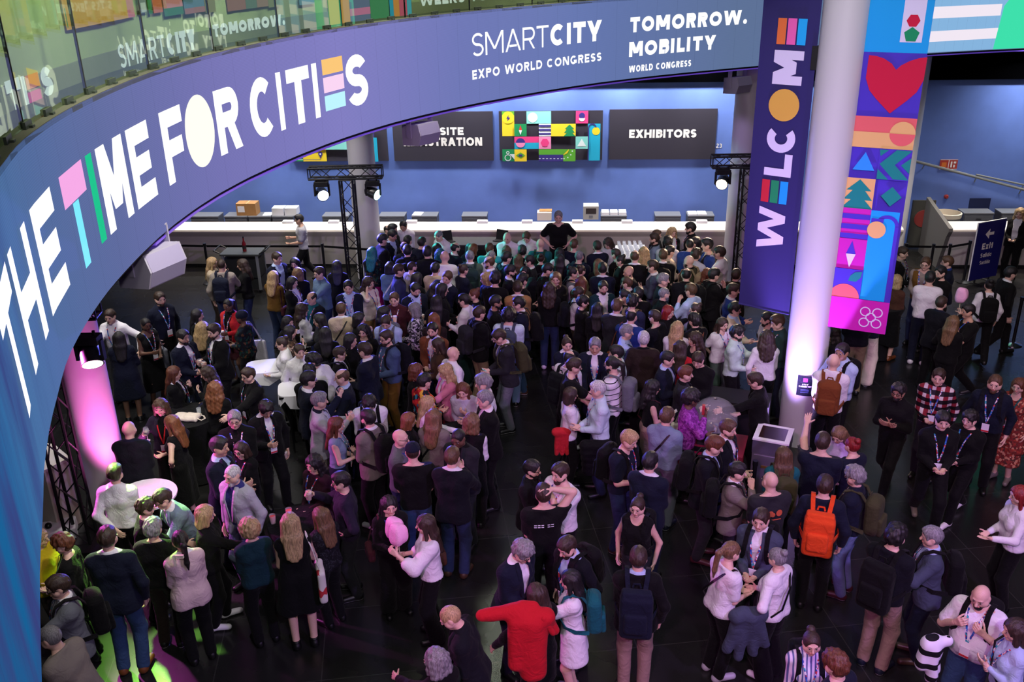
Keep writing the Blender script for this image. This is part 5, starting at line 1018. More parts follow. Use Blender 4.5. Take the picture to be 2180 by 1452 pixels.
PEOPLE = """\
-5.34|8.84|-1.55|1.63|fLy0|K:yellow|olive|kk|s||person in yellow puffer jacket half hidden by the blue screen
-4.91|8.65|1.83|1.69|fcr0|T:black|black|kk|s|cl=black|person with curly auburn hair in black T-shirt
-4.56|7.78|2.11|1.80|msd0|J:grey/white|jeans|od|s|x g b:pack:black|person in grey blazer with black backpack and badge
-4.17|7.01|1.34|1.80|mbg0|K:greige|grey|kk|s,22||person in grey-beige jumper bending at the lower left corner
-4.35|8.42|0.11|1.89|msd0|J:navy/white|jeansblue|kd|s|g f=cognac/black|person in navy suit jacket and jeans seen from behind
-4.04|8.84|0.01|1.70|mcg0|K:black|darkbrown|kd|s|f=black/white|person in black jumper and brown trousers, hand hanging down
-3.63|8.58|0.56|1.73|fPk0|J:palepink/white|black|kk|s||person in pale pink jacket, dark ponytail tied with ribbon
-3.58|9.17|-1.31|1.68|fMy0|K:black|black|ko|l|f=white/black|person with blond bob in black, white striped sneakers
-2.95|8.85|0.53|1.67|fay0|K:tealdark|black|kc|s||person with curly blond hair in dark teal top
-2.48|8.78|0.28|1.79|fLy0|D:black|-|kc|s|b:tote:hearts|person with long blond hair carrying heart-printed white tote
-2.21|9.16|0.87|1.62|fLl0|K:sparkle|black|ck|s||person in sparkly black jumper beside the blond tote carrier
-4.88|9.96|0.03|1.75|mqd0|S:white|black|bk|s||server in white shirt beside the round white table
-5.08|11.01|0.06|1.80|m0d0|J:navyblk/navy|black|kk|s|e|person in dark navy blazer standing by the pink column
-4.97|11.93|-3.06|1.68|fRb0|O:darkpurple/black|black|dr|s|x=redl h:wine|person with curly hair raising a glass, red lanyard
-4.64|11.45|1.44|1.66|fLo0|N:black|midi:black|hk|s||person with ginger hair in black sleeveless dress, hand on hip
-3.95|9.68|2.35|1.78|msd0|J:greyblue/white|grey|og|s,30|g|person in grey-blue blazer bending into a hug
-4.41|9.36|-1.30|1.66|fcd0|K:black|black|oo|s,12||person in black being hugged beside the white table
-3.73|10.39|-1.75|1.90|msk1|J:navy/lightblue/black|navy|kc|s|x|person in navy suit and dark tie with lanyard
-3.56|10.84|2.78|1.58|fMd0|K:black|black|ck|s|g y h:cocktail:l|person with glasses in black holding pink cocktail
-3.75|11.30|-2.93|1.81|msg0|S:black|black|kk|s|g x|person in black shirt with blue lanyard, grey hair, glasses
-3.37|9.85|2.64|1.82|mbw0|O:lightgrey/violetwaist|greyblue|dd|s|e|person in light grey blazer over purple waistcoat
-4.37|12.47|-0.08|1.66|fWo0|K:black|black|kk|s||person with very long ginger-blond hair in black
-3.91|12.78|2.39|1.76|msd0|J:black/black|black|ok|s|x g|person in black leather jacket and glasses, arm outstretched
-5.18|13.05|-1.51|1.67|fLr0|J:black/white|black|nk|s|x|person with reddish hair in black jacket leaning on table
-4.58|13.14|2.07|1.64|fWd0|K:black|black|nk|s,10||person in black resting chin on hand at the table
-5.38|14.20|-2.05|1.80|msk1|O:navy/white|navy|ck|s|x h:beer:l e|person smiling in navy suit holding beer, gold-lit lanyard
-4.86|14.38|2.42|1.82|mqd0|O:black/white|black|kc|s|x h:beer e|person in black suit and white shirt holding amber beer
-5.23|14.77|-0.18|1.68|fWy0|K:black|black|kk|s||person with wavy blond hair between two suited beer drinkers
-5.55|15.48|-1.54|1.66|fLk0|J:black/white|black|kc|s|h:wine|person with long dark hair in black jacket drinking wine
-5.06|15.88|2.77|1.70|fPk3|O:redl/black|skirt:maroon|ck|s|x h:white:l|person in bright red jacket holding white cup
-4.66|15.27|1.35|1.68|fEk3|K:floral|black|kk|s|b:tote:white|person in dark blue knitted cap with white shopping bag
-6.32|15.92|-2.29|1.84|msd0|S:navy|black|dp|s|x e|person in navy shirt standing beneath the hanging loudspeaker
-6.31|15.11|-2.33|1.66|fPk3|N:black|midi:black|kc|s|x b:tote:grey:l|person in black sleeveless dress with grey shoulder bag
-6.91|15.29|3.05|1.80|msd0|S:white|black|wo|s,10|x|person in white shirt with lanyard near the curved screen
-6.52|14.47|0.27|1.66|fLk2|C:navy/black|shorts:black|kc|s|h:whitephone f=black/white|person in long navy blazer and shorts seen from behind
-6.10|18.35|-1.57|1.68|fLy0|K:beige|wide:darkbrown|kk|s|f=cream/white|person with blond hair in beige top near the cart
-5.74|17.85|0.05|1.79|mbd0|K:greige|jeans|dn|s|b:pack:navy|person in beige jumper wearing navy backpack near the cart
-5.39|18.21|1.86|1.67|fWd0|K:black|jeans|kk|s||person with long dark curls in black beside the cart
-4.75|18.20|-2.16|1.82|msd0|O:navy/lightblue|navy|kk|s,6||person in navy jacket looking down beside service cart
-4.42|18.57|3.06|1.60|fMk0|K:black|black|kk|s,12||person in black bending below the walking server
-4.64|17.45|-0.37|1.66|fLy0|K:ochre|jeans|kk|s|b:bag:maroon f=black/white|person in ochre jacket with maroon handbag
-4.18|17.60|0.13|1.65|fRl0|K:black|black|kk|s||person with light brown curls in black near the cart
-4.21|17.12|-1.96|1.66|fMk0|O:black/white|black|kc|s|y h:glass|person in black jacket and white blouse holding glass
-3.65|17.26|2.30|1.80|msd0|S:denim|jeans|ok|s||person in light denim jacket reaching an arm forward
-3.59|16.08|2.58|1.73|mnk1|O:navyblk/teal|jeans|kk|s|x|person in teal shirt under dark jacket
-3.49|18.06|0.03|1.64|fLk0|K:black|black|kk|s||person with long dark hair in black by the barrier post
-3.00|16.45|-3.07|1.80|msk0|O:navy/lightblue|black|kk|s|x|person in dark blazer and light blue shirt before the truss
-2.99|15.45|0.03|1.72|msb0|J:beige/white|charcoal|kk|s|cl=black|person in beige blazer seen from behind, black strap
-3.73|15.61|-1.18|1.67|fWd0|S:white|black|kk|s||person with long brown hair in white top, turned right
-4.89|21.48|1.80|1.72|msk1|T:lightgrey|black|kc|w||server in light grey T-shirt walking past the counter
-3.88|15.16|-2.16|1.63|fMk0|K:black|black|km|s|h:bottle|person in black drinking from a dark bottle
-3.26|15.04|2.00|1.71|fMk0|K:charcoal|black|kc|s|h:bottle|person in charcoal jacket holding bottle with pale label
-3.10|14.50|0.11|1.66|fLk0|K:black|black|kk|s||person with long black hair seen from behind, left of black bangs
-3.76|14.70|-1.43|1.63|fLk0|K:leopard|black|kn|s||person in leopard-patterned top with hand at chin
-3.71|14.13|1.73|1.67|fBd0|S:white|black|kk|s||server in white shirt with dark braided bun
-3.42|13.85|-2.59|1.67|msd0|S:white|black|kd|s,6|h:paper:l|server in white shirt looking down at the cloth table
-2.76|13.22|1.49|1.84|mck0|S:white|black|kk|s,32||person with dark curls in white shirt bending forward
-3.03|12.79|0.23|1.75|mck0|K:black|black|kk|s||dark-haired person hidden beside the bending white shirt
-2.98|12.30|-1.13|1.88|msk0|J:navy/white|navy|kr|s|g h:cocktail|person in navy suit and glasses raising red cocktail
-2.46|12.52|1.77|1.82|mnb0|J:navy/lightblue|navy|gk|s|x|person in navy suit facing left with colourful lanyard
-2.73|11.75|-1.35|1.82|msg0|J:lightgrey/navy|taupe|gr|s|h:beer|person in light grey blazer raising a cup
-2.77|13.71|-1.53|1.65|msd0|O:black/white|black|kg|s|g b:pack:navyblk|person in dark jacket and glasses gesturing with hands
-2.24|13.37|1.22|1.86|mvd0|J:navy/white|navy|kk|s|g y|tall person in navy jacket seen from behind with lanyard
-2.48|14.63|3.00|1.66|fWk0|T:black|black|dd|s||person with long dark hair in black T-shirt facing forward
-2.66|14.19|-1.91|1.68|fMk0|K:black|black|kk|s||person with black fringe in black turned right
-2.65|15.09|-1.66|1.69|fMk0|K:black|black|kn|s||person with dark hair in black eating a snack
-2.70|16.85|-2.25|1.72|fWd0|K:cream|wide:camel|ke|s|x h:phone|person in cream jumper and tan trousers on the phone
-2.09|15.88|3.06|1.76|msb0|S:maroon|black|dd|s|x|person smiling in maroon shirt with lanyard badge
-2.26|15.42|-1.53|1.66|fWk0|K:charcoal|black|km|s|h:white|person with dark curls drinking from a white cup
-2.11|14.95|3.02|1.75|msd0|S:lightblue|charcoal|kk|s,8,,,25|b:pack:grey|person in light blue shirt with bowed head
-1.98|13.97|2.24|1.82|msd0|K:steel|ochre|kk|s|x g e b:pack:navyblk|person in steel-blue jumper and ochre trousers
-1.67|15.43|1.52|1.72|fMg0|K:bwpattern|black|kd|s||person with grey hair in black and white patterned top
-1.78|16.29|-2.62|1.81|msk0|O:navy/lightblue|navy|kc|s,,,,22|x h:white e|person with beard in navy blazer holding white cup
-1.33|15.05|0.09|1.66|fLo0|K:darkbrown|black|kk|s||person with orange-ginger hair seen from behind
-1.29|14.36|2.87|1.78|msk0|O:rust/white|jeans|kk|s|x e|person smiling in rust-brown jacket
-1.16|13.88|1.66|1.70|fLd0|K:brown|black|ck|s|cl=black|person laughing in brown jacket with long dark hair
-0.95|13.40|-0.98|1.75|m0d0|S:white|charcoal|dd|s|y|person in white shirt with red lanyard seen from behind
-1.49|12.98|-1.77|1.66|fRr0|K:black|black|kn|s||person with auburn curls in black, hand at chest
-0.99|12.91|2.07|1.69|fWy0|J:pink/white|midi:redblack|ok|s||person with blond curls in pink jacket
-1.32|12.42|-0.94|1.75|msk0|S:redpattern|black|kk|s||person in red multicoloured patterned shirt
-0.70|12.54|2.99|1.68|fLr0|K:lightgrey|black|nk|s,24||person in grey top leaning on the high table
-0.38|12.16|1.71|1.85|mcg0|S:white|black|kk|s||person with grey curls in white shirt at the table
-0.35|11.61|1.92|1.87|msg0|O:black/white|black|kk|s||person with grey hair in black jacket at the table
-1.24|11.93|-1.47|1.64|fLy0|S:white|black|ko|s||person with blond hair in white shirt reaching to table
-1.08|11.24|-0.32|1.77|fLl0|K:taupe|black|kc|s|cl=black sf=bwpattern|person in taupe blouse with black crossbody strap
-1.47|11.51|-1.45|1.60|fMo0|K:black|black|kk|s||person with reddish bob in black left of the table
-0.57|11.17|-0.26|1.72|fRl0|V:black/white|black|kk|s||person with wavy blond hair in black waistcoat, white sleeves
-1.50|10.72|-1.75|1.78|m0d0|S:grey|jeans|kk|s|x g|person in grey shirt and glasses beside the capped person
-0.68|10.69|2.69|1.82|mbk3|J:charcoal/black|charcoal|kk|s,,,,20||person in charcoal jacket behind the raised fist
-1.26|10.23|0.07|1.83|mKd0|T:black/navy|jeansblue|kk|s|y|person in navy cap and black T-shirt seen from behind
-0.77|10.05|-0.24|1.85|msb0|J:navyblk/white|jeans|kn|s|y f=brown/black|person in dark navy jacket with fist raised to ear
-2.42|11.28|-1.57|1.68|fLr0|N:greyblue|midi:navy|kc|s|x h:wine|person with long hair in grey sleeveless top holding glass
-2.04|11.96|-2.97|1.78|mck0|S:white|black|kk|s,12,,,30|b:pack:black|person in white shirt with black straps looking down
-1.91|11.18|0.90|1.82|msk0|J:taupe/white|black|kk|s|e b:pack:black f=white/white|person in taupe blazer with black backpack
-3.47|11.73|-2.54|1.77|mck1|O:black/white|black|dc|l,,,,28|x h:beer:l|person in black suit looking down, holding a drink
-2.49|10.29|2.60|1.68|fWk0|K:burgundy|skirt:burgundy|kk|s|x|person in burgundy dress with blue lanyard and badge
-2.03|9.69|1.78|1.78|msk0|K:darkpurple|charcoal|hr|s|g h:beer f=black/white|person in dark purple jumper holding amber beer
-1.47|9.35|-2.78|1.66|fLk0|K:black|wide:black|kc|s|y h:floss b:bag:maroon|person in black cardigan holding pink candy floss
-0.97|8.87|1.68|1.70|fLd0|F:white|wide:black|rc|s|h:floss b:bag:walnut|person in white ruffled blouse holding candy floss
-0.45|7.22|1.51|1.80|mby0|J:navyblk/navyblk|black|kk|s,14,,,28|h:paper|person in dark navy blazer looking down at paper
-0.72|6.73|0.74|1.66|fRg0|K:black|black|og|s||person with grey curly hair at the bottom edge
-0.04|8.28|-2.32|1.84|mcg0|O:navy/white|navy|kk|s,10,,,25|g|person in navy suit and white shirt looking at coat
0.63|8.39|2.29|1.78|msd0|O:navyblk/lightblue|black|dd|s,8,,,22|x e b:pack:black|person in dark jacket and light blue shirt with badge
0.21|7.60|0.50|1.69|fLd0|K:black|skirt:black|wg|s||person with dark hair trying on the red coat
0.58|7.90|1.50|1.64|fLk0|G:white|-|ok|s|b:pack:teal f=grey/white|person in long white T-shirt with teal backpack
1.25|8.00|-0.16|1.80|msd0|J:black/lightblue|tan|kd|s|y b:roll:navy f=black/white|person in black puffer jacket with blue roll-top backpack
1.42|9.23|2.68|1.70|fBd0|N:black|charcoal|dd|w|b:pack:black|person in black sleeveless top walking forward
2.18|8.18|-1.21|1.74|fPl0|T:white|black|kk|s,8|cl=black f=lightgrey/white|person with ponytail in white T-shirt carrying grey coat
2.70|8.73|2.63|1.80|msd0|O:slate/white|charcoal|kk|s|x b:pack:black|person in grey blazer and white T-shirt, facing forward
2.75|8.13|0.73|1.68|fBg0|K:white|wide:black|hk|s|cl=black f=white/white|person with grey bun in white jumper, hand on hip
0.80|12.18|-1.43|1.61|fMd0|T:white|black|kk|s|y|person in white T-shirt with dark bob and red jacket
1.23|11.92|1.68|1.83|msw0|S:paleblue|jeans|kk|s|y|person with white hair in pale blue shirt
1.50|12.64|1.14|1.88|mPk0|T:linestripe|black|kk|s|g e b:pack:grey|person in white striped T-shirt with grey backpack
0.81|12.72|-1.64|1.84|msd0|T:black|black|ko|s,10|g y|person in black T-shirt with lanyard leaning on table
0.85|13.22|-0.80|1.72|mnk0|T:white|black|kk|s|b:roll:navyblk f=white/white|person in white T-shirt with dark roll-top backpack
0.87|13.88|-2.94|1.68|fBd0|O:navy/white|black|kk|s|y|person in navy blazer with hair up at the table
1.29|13.49|3.05|1.88|msg1|O:navy/white|navy|tt|s,12|x|person in navy suit leaning on the central black table
1.62|13.12|1.45|1.84|msk0|T:palegreen|charcoal|kk|s||person in pale green T-shirt by the central table
1.82|14.11|-1.70|1.77|msg0|S:lightblue|jeans|ko|s|cl=navy y|person in light blue shirt clasping hands
2.07|13.65|-0.15|1.82|msw0|C:darkbrown/black|black|dd|s||person with white hair in dark brown coat seen from behind
1.97|14.54|-0.55|1.86|mnk0|J:blue/white|navy|kk|s|b:bag:cognac:l|person in blue suit with brown leather bag
1.78|14.96|-0.43|1.88|msb0|J:charcoal/white|charcoal|kk|s||person in grey suit seen from behind, near the camera holder
2.09|15.31|-0.56|1.82|mck0|K:indigo|jeans|kk|s|b:pack:khaki|person in dark blue top with khaki backpack straps
1.68|16.31|-2.93|1.75|msd0|O:tealdark/white|jeans|kc|s|e h:beer|person smiling in teal jacket holding beer
2.06|15.75|1.44|1.76|msk0|K:black|black|gg|s||person in black turned left beside teal beer drinker
1.50|15.34|-0.20|1.68|fLk0|K:black|black|kk|s||person with long black hair seen from behind in the middle
1.19|16.16|-1.54|1.67|mcd0|S:white|olive|ck|s|b:pack:navyblk h:glass|person with curls in white shirt and olive trousers
1.24|15.71|-1.65|1.68|fck0|K:black|black|kk|s|h:glass|person in black behind the curly white-shirted person
-0.58|14.97|-1.01|1.80|msd0|J:black/black|khaki|kk|s|b:pack:charcoal|person in black leather jacket and khaki trousers
-0.80|15.70|1.31|1.76|msk0|S:white|darkgreen|ck|s|f=grey/grey|person in white shirt and dark green trousers
-0.31|15.52|-1.55|1.79|msk2|K:black|black|kn|s|y e|person with beard in black hooded jumper and lanyard
-0.05|14.83|-0.15|1.80|mak0|T:paleblue|jeanslight|kk|s|b:pack:slate f=black/white|person in pale blue T-shirt with grey-blue backpack
-0.09|13.93|1.80|1.84|msd0|O:charcoal/white|grey|kk|s,6,,,26|g h:phone b:pack:olive f=black/white|person in grey blazer and glasses looking at phone
0.17|15.33|1.56|1.83|msk0|J:navy/white|jeansblue|kk|s|g y b:pack:black f=brown/white|person in navy jacket and jeans with coloured lanyard
0.12|16.21|-0.01|1.79|msd0|J:camel/white|black|kk|s||person in camel jacket seen from behind
0.70|16.32|-0.15|1.72|fWd0|K:black|jeans|kk|s|f=white/white|person in black leather jacket and jeans, auburn hair
-0.04|17.20|-1.57|1.78|msk0|J:navyblk/white|black|kk|s|e|person with beard in dark jacket, white collar, turned right
0.29|17.54|2.81|1.64|fLk0|S:white|black|kc|s|h:beer|person in white blouse holding beer among the crowd
0.42|17.97|1.55|1.71|msk0|J:charcoal/white|black|kk|s|g|person in charcoal suit and glasses turned left
0.19|16.73|-1.06|1.75|mck0|K:black|black|kk|s||dark curly-haired person in black before the camel jacket
0.64|17.21|-1.51|1.80|msk0|K:black|black|kk|s,,,,20|b:pack:navyblk|person in black jacket with dark backpack looking down right
0.84|16.77|3.09|1.78|fLl0|K:black|black|kk|s|sf=leopard|person with brown hair and patterned scarf facing forward
1.16|17.11|-1.64|1.75|fBk0|V:grey/white|black|kk|s|b:pack:navyblk|person in grey waistcoat with dark topknot
1.31|16.66|-0.39|1.70|fLr0|K:olive|black|kk|s||person with long auburn hair in olive top
1.35|17.48|-0.92|1.65|fBd0|K:khaki|black|kk|s||person in khaki top with ear visible, hair up
1.76|17.14|-0.10|1.80|msk0|J:navy/white|navy|kk|s||person in navy suit seen from behind behind the beer drinker
1.74|17.70|0.22|1.69|fLl0|K:black|black|kk|s|cl=ochre|person with light brown hair and gold strap
2.23|18.01|1.45|1.67|fBk0|K:black|black|kk|s|cl=ochre|person in black with hair up and yellow trim
2.28|17.07|1.96|1.77|m0k1|K:black|black|kk|s|e y|person in black jumper with red collar turned left
2.20|16.59|1.13|1.70|msb0|J:navy/white|navy|kk|s||person with short brown hair in navy jacket turned left
2.32|16.12|-0.14|1.65|mck0|K:black|black|kk|s||dark round-haired person in black left of slate suit
1.36|17.96|-0.39|1.79|mbg0|K:navy|jeans|kk|s|b:pack:tealdark|person with cropped grey hair and teal-strapped backpack
1.33|19.02|-0.49|1.69|msb0|T:navy|black|kk|s||person in navy T-shirt at the bar below the standing figure
1.82|18.78|0.27|1.72|msd0|J:navy/white|navy|kk|s|e|person in navy suit at the bar, bearded side profile
2.21|19.45|2.51|1.68|fRd0|S:white|black|kk|s,22,,,20||bartender in white shirt bending beside the rows of glasses
2.19|18.45|0.93|1.65|msd0|K:black|black|kk|s||brown-haired person in black before the rows of glasses
2.43|17.60|-0.14|1.89|mnb0|J:black/white|black|kk|s||person in black suit seen from behind, thinning crown
2.74|18.52|-0.15|1.65|fWy0|K:blueprint|black|kk|s||person with wavy blond hair in blue-printed top
0.63|19.07|-0.14|1.71|m0d0|T:teal|jeans|kk|s|b:pack:green|person in teal T-shirt with green backpack at the bar
0.62|18.47|-0.03|1.58|fBd0|K:black|black|kk|s||person with flowers in dark bun seen from behind
1.02|18.69|-0.05|1.62|fLk0|K:white|black|kk|s||person with long dark hair and white top below standing figure
1.00|18.23|-0.16|1.63|fLk0|K:navy|black|kk|s||person with long dark hair in navy, third row from bar
1.06|19.91|3.09|1.82|msg0|T:black|black|hh|s|z=.26|tall person in black T-shirt standing hands on hips
0.43|19.80|2.81|1.77|msb0|S:white|black|kk|s,20,,,25||bartender in white shirt with brown hair leaning down
-0.04|19.57|2.94|1.77|m0d0|S:white|black|wk|s,10,,,15||bald bartender in white shirt stretching an arm sideways
-0.08|19.10|0.00|1.56|fMb0|K:tealdark|black|kk|s||person with brown bob in dark teal at the bar
0.25|18.77|-0.01|1.65|fck0|K:black|black|kk|s||person with black curls before the leaning bartender
0.16|18.34|-0.11|1.61|fLb0|K:black|black|kk|s||person with long teal-lit brown hair, second row from bar
-0.11|17.94|-1.04|1.80|msk0|J:tealdark/white|black|kk|s|b:pack:black|person in dark teal jacket with backpack turned right
-1.41|19.87|2.38|1.78|mbg0|S:white|black|kk|s,18,,,20||bartender with cropped grey hair in white shirt by the fridge
-2.40|20.87|3.00|1.69|msk1|S:white|black|kk|s,8,,,20||person in white shirt facing out beside the middle column
-2.62|20.16|-1.97|1.78|mqk1|K:black|black|kk|s||dark-haired person in black next to white shirt by column
-2.77|20.54|-1.96|1.65|mnk0|K:brown|black|kk|s||thin-haired person half hidden next to the middle column
-2.63|19.76|-2.07|1.79|msk1|J:navy/lightblue|navy|kk|s,6,,,20||person in navy suit leaning near the middle column
-2.74|19.27|-1.12|1.82|msk0|S:black|black|kk|s|y|person in black shirt with lanyard beside the column
-2.87|18.73|-0.27|1.70|fLt0|K:floral|magenta|kk|s||person with teal hair, floral top and magenta trousers
-2.22|19.56|-0.41|1.68|msk0|K:navyblk|black|kk|s||black-haired person in navy before the white-shirted person
-1.89|19.29|-0.43|1.72|msk0|K:navy|black|kk|s||person in navy top with teal-lit black hair
-2.10|18.44|0.01|1.82|mvk0|J:navyblk/black|black|kk|s|b:pack:black|person in dark hooded jacket with black backpack left of bar
-1.67|18.17|-0.01|1.87|msk0|J:navyblk/black|black|kk|s||tall dark-jacketed person before the fridge bartender
-2.21|18.91|0.12|1.75|mnk0|J:navy/black|black|kk|s||person with thinning crown in navy puffer jacket
-1.54|19.04|0.08|1.66|fLk0|K:cream|black|kk|s||person with black hair and cream top before the bartender
-1.31|17.90|-0.14|1.86|m0d0|K:white|charcoal|kk|s||person in white jumper, shaven head, at the bar
-1.44|18.50|-0.08|1.70|fRt0|K:tealdark|black|kk|s||teal-lit curly-haired person left of white jumper
-1.17|18.80|-0.99|1.75|mnk0|J:navy/white|navy|kk|s|e|person in navy suit with white collar before the fridge
-0.81|18.02|0.04|1.82|mbg0|J:sage/white|charcoal|kk|s|b:pack:darkgreen|person in teal-lit grey-green jacket with backpack
-0.80|19.10|-1.01|1.62|fLo0|K:black|black|kk|s||person with red-orange hair in black by the fridge
-0.88|19.51|0.05|1.49|fLt0|K:tealdark|black|kk|s||person with sunglasses on teal-lit hair by the fridge
-0.44|18.77|-0.19|1.72|msb0|T:cyan|jeans|kk|s||person in bright cyan T-shirt at the bar
-0.40|18.32|-0.50|1.71|mbg0|S:white|black|kk|s||person with cropped hair in white behind cyan T-shirt
-0.38|17.55|1.33|1.85|mnb0|J:grey/white|charcoal|kk|s|g e|person with glasses and beard in grey jacket
-0.95|17.55|-1.00|1.69|fBd0|K:navy|black|kk|s||person in navy with white flower in hair
-0.44|16.96|1.86|1.72|fWy0|J:black/blue|black|kk|s|sf=blue|person with wavy blond hair and blue scarf
-0.30|16.52|-0.40|1.86|mck0|K:black|black|kk|s||person with grey curls in black right of blue scarf
-1.37|17.01|2.79|1.85|msb0|J:navy/white|navy|kn|s,10,-18||person tilting sideways in navy suit, hands raised
-1.48|17.47|-0.34|1.75|msk0|K:beige|charcoal|kk|s|y|person in beige jumper seen from behind
-1.98|17.78|-0.94|1.69|mbd0|K:greige|charcoal|kk|s|e|person with beard in grey-beige jumper, turned right
-2.20|17.37|-1.45|1.78|msd0|J:indigo/black|maroon|kd|s||person in indigo blazer turned right
-2.42|18.01|0.03|1.61|fMk0|K:denim|black|kk|s|cl=white|person in denim top with white bag strap
-1.82|17.13|-0.84|1.68|fMk0|K:black|black|kk|s||person with black bob in black, right of indigo blazer
-1.29|16.22|-1.49|1.78|fMk0|K:black|black|kk|s||person with dark short hair in black facing right, smiling
-1.41|16.61|0.08|1.65|fWk0|K:black|black|kk|s||person with dark wavy hair behind the smiling profile
-1.33|15.76|-0.02|1.72|fLk0|K:black|black|kk|s||person with pink clip in long dark hair
-0.64|16.17|1.61|1.69|fBr0|K:black|black|kk|s|g|person with glasses and fringe in black facing left
3.92|19.59|1.38|1.85|mvk0|J:black/black|black|kk|s|y e|tall person with grey-black hair by the far counter
3.55|19.97|-2.80|1.64|fWy0|O:black/white|black|kk|s|y|person with blond curls in black blazer at the counter
3.15|19.71|-2.05|1.67|msb0|K:black|black|kk|s||person in black behind the grey-blue jacket at the counter
3.10|19.27|1.41|1.72|msd0|J:greyblue/black|jeans|kk|s|e cl=black|person with beard in grey-blue jacket and black strap
3.29|18.87|-0.17|1.76|mck0|K:lightgrey|jeans|kk|s||dark-haired person in pale grey before blond curls
3.94|19.10|1.89|1.69|fLk0|K:taupe|black|kk|s||person with long dark hair before the tall counter guest
3.70|18.62|-0.20|1.78|mbk0|K:blue|jeans|kk|s||person in blue jumper with buzz cut seen from behind
4.02|18.28|1.57|1.89|mqk0|V:black/blue/x|jeans|kk|s||person in black vest over blue sleeves
4.17|17.78|1.08|1.88|msd0|S:white|charcoal|kk|s|y|person in white shirt with lanyard beside the far column
3.68|17.95|-0.73|1.78|mcd0|S:lightgrey|charcoal|kk|s|cl=cream|person with wavy hair in light grey shirt, pale strap
3.21|18.35|-1.22|1.73|msk0|K:beige|charcoal|kk|s||dark-haired person in beige jumper right of black suit
3.03|17.86|-0.17|1.81|msb0|J:black/white|black|kk|s|b:pack:black|person in black suit, white collar, seen from behind
3.51|17.50|0.85|1.80|m0d0|J:olive/black|charcoal|kk|s|e b:pack:khaki|bald bearded person in olive jacket with khaki backpack
2.77|17.23|1.41|1.81|msd0|J:slate/white|navy|xx|s||person in slate-blue suit turned left, arms folded
3.25|16.53|-0.19|1.87|mnk0|J:navyblk/black|black|kk|s||person in dark navy jacket, thinning hair, seen from behind
2.76|16.38|-1.74|1.84|msg0|J:tealdark/black|charcoal|kk|s||person with grey hair in dark teal jacket, right profile
2.69|15.76|-1.22|1.79|mbg0|J:navyblk/black|black|kg|s|e|person with shaved grey head in navy, gesturing
3.24|15.82|0.85|1.82|mvb0|S:lightblue|navy|nk|s||person in light blue shirt with hand at face
3.22|15.23|1.37|1.68|fBd0|T:black|black|ku|s||person in black T-shirt with arm over head
3.75|16.61|-1.27|1.83|msk0|J:black/black|black|kn|s|b:pack:black|person in black hooded jacket with black backpack
3.76|17.09|-0.22|1.65|fRr0|K:brown|black|kk|s||person with auburn hair beside black hooded jacket
3.92|15.82|-1.82|1.82|msd0|J:blue/white|navy|kk|s||person in blue suit beside the purple banner
4.23|16.79|-0.46|1.74|msd0|J:darkbrown/black|black|kk|s||dark-haired person in brown jacket beside the truss
2.69|15.23|-2.27|1.66|fMR0|K:black|black|kn|s||person with bright red hair in black
2.44|14.75|0.89|1.75|msd0|T:navyblk|black|rk|s|h:beer:l|person in dark navy T-shirt holding up amber beer
2.70|14.26|-0.40|1.74|fLy0|K:white|black|kk|s|cl=black|person with long blond hair in white top
3.07|14.55|0.53|1.75|mck0|J:black/black|black|ck|s|cl=cognac h:bottle:l:c8c81e|person with dark curls in black with orange strap
2.95|13.87|1.89|1.72|fWd0|N:black|black|kk|s|b:tote:cream|person smiling in black sleeveless top with cream strap
2.63|13.54|-0.35|1.71|fLd0|K:redl|black|kk|s||person with dark hair in crimson red top
2.31|13.02|-2.06|1.78|msk0|O:navy/lightblue|navy|kc|s|h:beer|person in navy suit and pale shirt holding beer
2.84|13.04|2.62|1.78|mvd0|K:black|black|kk|s,,,,22||person smiling down in black jumper
2.50|12.54|-1.77|1.75|msr0|J:charcoal/black|charcoal|kk|s|y=redl|person with reddish hair in charcoal jacket, red lanyard
1.99|12.26|-1.53|1.66|fWk0|N:black|skirt:tan|kc|s|h:whitephone cl=maroon|person in black sleeveless top looking at white phone
3.53|14.70|-2.65|1.63|fLd0|T:white|sage|bb|s|y|person in white T-shirt and sage trousers, hands behind
3.80|15.10|-2.03|1.74|mck0|O:beige/lightblue|charcoal|kg|s|g|person in beige blazer gesturing with glasses on
3.58|13.97|-2.03|1.78|mck0|S:palegreen|black|gk|s|g e y|person in pale green shirt with glasses and beard
4.32|14.69|1.60|1.70|msk0|T:lightgrey|black|dd|s|e pr=disc|person in grey T-shirt with round black badge
4.38|14.19|1.80|1.87|mqb0|S:darkgreen|navy|kk|s,,,,18|y|person in dark green shirt with lanyard beside column
4.06|13.81|-0.08|1.73|fWd0|S:white|black|dk|s||person with long dark hair in white shirt seen from behind
3.59|12.24|1.29|1.75|mqd0|J:black/black|black|ok|s,6,,,18|g|vendor in black jacket serving at the candy-floss machine
2.44|11.73|-1.78|1.76|mak3|K:purplefloral|black|kn|s|b:tote:cream:l h:red_paper|person in purple floral top with cream tote strap
2.01|11.06|-0.60|1.82|msb0|S:greyblue|grey|kk|s|y cl=black f=navy/white|person in grey-blue shirt seen from behind, black strap
1.38|10.52|-2.24|1.84|mqy0|T:navy|jeans|kc|s,6,,,18|x b:pack:black h:wine f=brown/white|person in navy polo with black backpack holding wine
1.62|9.86|-0.53|1.84|msk0|J:navy/white|navy|kk|s|y|person in navy suit seen from behind with bright lanyard
2.41|10.30|-1.92|1.84|mqr0|J:navyblk/lightblue|charcoal|kc|s,6,,,15|b:pack:black h:candy_paper f=maroon/black|person with red hair in navy jacket, black backpack
2.74|10.78|-2.24|1.80|msb0|O:navyblk/white|navy|kk|s|x e|person in dark suit and white shirt behind red-haired person
